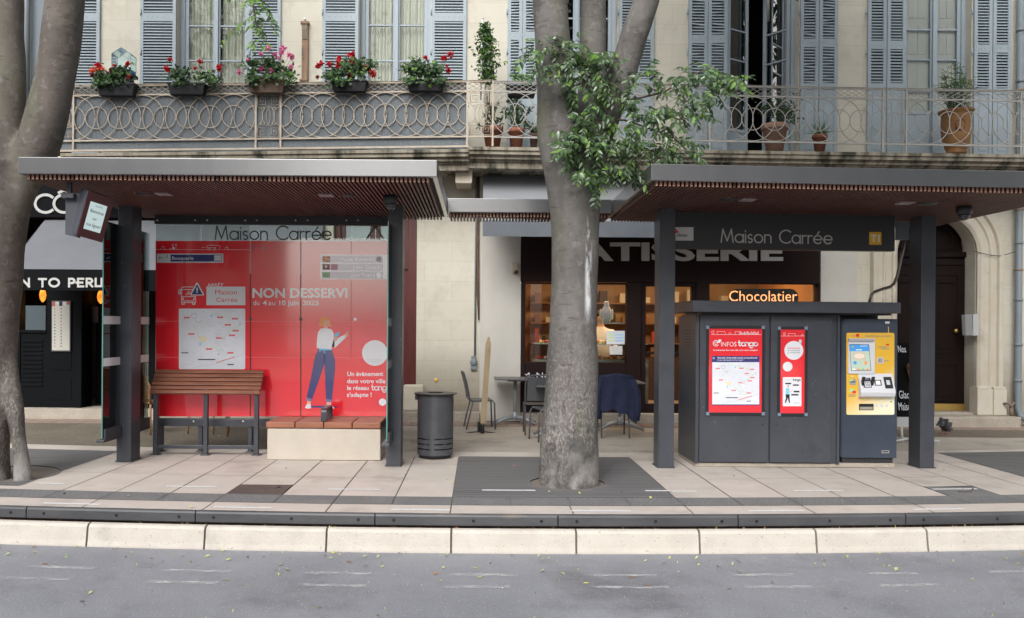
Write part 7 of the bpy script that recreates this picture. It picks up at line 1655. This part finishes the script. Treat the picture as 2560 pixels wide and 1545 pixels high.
# forked tree at the left edge
TL = 8.6; tx = at(10, 1195, TL).x
tl = thing('street_tree', 'grey forked tree at the left edge with a hollow split foot', 'tree', (tx, TL, 0), 'street trees')
parts = [([tp(-32, 1240, TL), tp(-30, 1190, TL), tp(-32, 1100, TL), tp(-28, 960, TL), tp(-22, 800, TL), tp(-18, 640, TL), tp(-8, 500, TL), tp(0, 400, TL)],
          [rw(112, TL), rw(104, TL), rw(104, TL), rw(112, TL), rw(130, TL), rw(140, TL), rw(150, TL), rw(150, TL)]),
         ([tp(60, 1240, TL - .08), tp(57, 1185, TL - .08), tp(47, 1090, TL - .08), tp(32, 985, TL - .05), tp(12, 890, TL), tp(0, 800, TL)], [rw(52, TL), rw(42, TL), rw(36, TL), rw(40, TL), rw(56, TL), rw(60, TL)]),
         ([tp(0, 520, TL), tp(8, 420, TL), tp(14, 300, TL + .05), tp(14, 150, TL + .08), tp(10, 0, TL + .1), tp(0, -250, TL + .1), tp(-30, -560, TL)], [rw(110, TL), rw(100, TL), rw(90, TL), rw(90, TL), rw(92, TL), rw(80, TL), rw(60, TL)]),
         ([tp(10, 560, TL), tp(52, 450, TL - .02), tp(95, 360, TL - .05), tp(122, 270, TL - .08), tp(142, 160, TL - .12), tp(158, 40, TL - .15), tp(170, -50, TL - .2), tp(215, -300, TL - .3), tp(280, -600, TL - .4)], [rw(90, TL), rw(92, TL), rw(100, TL), rw(98, TL), rw(92, TL), rw(92, TL), rw(90, TL), rw(76, TL), rw(54, TL)])]
fused(parts, .022, 'trunk', m_barkB, tl, .014)
crown(tl, (-5.6, 9.0, 8.9), (3.4, 3.2, 2.0), 2600, .19, cls=60)
m = MB(); sprays(m, [(620, 5, 26, 20, .9), (648, 35, 24, 20, .8), (655, 62, 18, 14, .5), (635, 75, 12, 12, .3), (612, 60, 12, 20, .25), (655, 25, 30, 18, .6), (640, 95, 8, 8, .12), (620, -30, 40, 30, 1)], 8.7, 36, .080, 3, ks=(1, 1, 2, 2)); m.build('hanging_foliage', [m_leafB, m_leafA, m_leafC, m_twig], tl)
m = MB(); m.tube([at(250, -700, 8.3), at(420, -420, 8.5), at(560, -200, 8.6), at(622, -60, 8.6), at(640, 60, 8.6), at(655, 95, 8.6)], [.05, .035, .022, .014, .008, .003], 6); m.build('branch', m_twig, tl)

# ================================================================ ACROSS THE STREET (seen only as reflections in the panes)
m_opp = M('opposite_wall', (.50, .46, .38), .85, col2=(.42, .38, .31), vs=.8)
ob = thing('opposite_building', 'pale building across the street mirrored in the glass', 'building', (-24, -26, 0))
m = MB(); m.box(-44, -13, -36, -26, ZR, 15); m.build('wall', m_opp, ob)
m = MB()
for i in range(9):
    for j in range(4): m.box(-42.5 + 3.3 * i, -41.2 + 3.3 * i, -26.05, -25.98, 1.2 + 3.4 * j, 3.4 + 3.4 * j)
m.build('window', m_dark, ob)
ob2 = thing('opposite_building', 'low pale building across the street right of the gap', 'building', (22, -34, 0)); m = MB(); m.box(10, 40, -44, -34, ZR, 9); m.build('wall', m_opp, ob2)
g = MB(); g.add([(-40, -60, ZR + .06), (40, -60, ZR + .06), (40, -6, ZR + .06), (-40, -6, ZR + .06)], [(0, 1, 2, 3)]); struct(g.build('opposite_pavement', m_aggr), 'pavement across the street behind the viewer', 'pavement')
for x, y, s_, lb_ in ((-8.5, -9, 1.0, 'tree across the street left of the viewer'), (3.2, -12, 1.15, 'tree across the street right of the viewer'), (11.5, -10, 1.1, 'far right tree across the street behind the viewer'), (7.2, -13, 1.2, 'added tree right of the gap, darkening the right fascia reflection'), (17.0, -12, 1.25, 'tree added at the far right to darken the fascia reflection')):  # last two trees added to darken what the right fascia mirrors
    t = thing('plane_tree', lb_, 'tree', (x, y, ZR)); m = MB(); m.tube([(x, y, ZR), (x + .1, y, 2), (x, y, 4.5), (x - .2, y, 7)], [.34, .27, .22, .12], 12)
    for a in range(5): m.tube([(x, y, 3.8), (x + 1.3 * math.cos(a * 1.26), y + 1.3 * math.sin(a * 1.26), 5.6), (x + 2.4 * math.cos(a * 1.26), y + 2.4 * math.sin(a * 1.26), 7.4)], [.13, .09, .04], 8)
    m.build('trunk', m_barkB, t); crown(t, (x, y, 7.2 * s_), (3.6 * s_, 3.0 * s_, 2.6 * s_), 3400 if x < 5 else 6500, .32, cls=80)
for o in D.objects:
    if o.type == 'MESH' and o.name.startswith(('lettering',)): pass
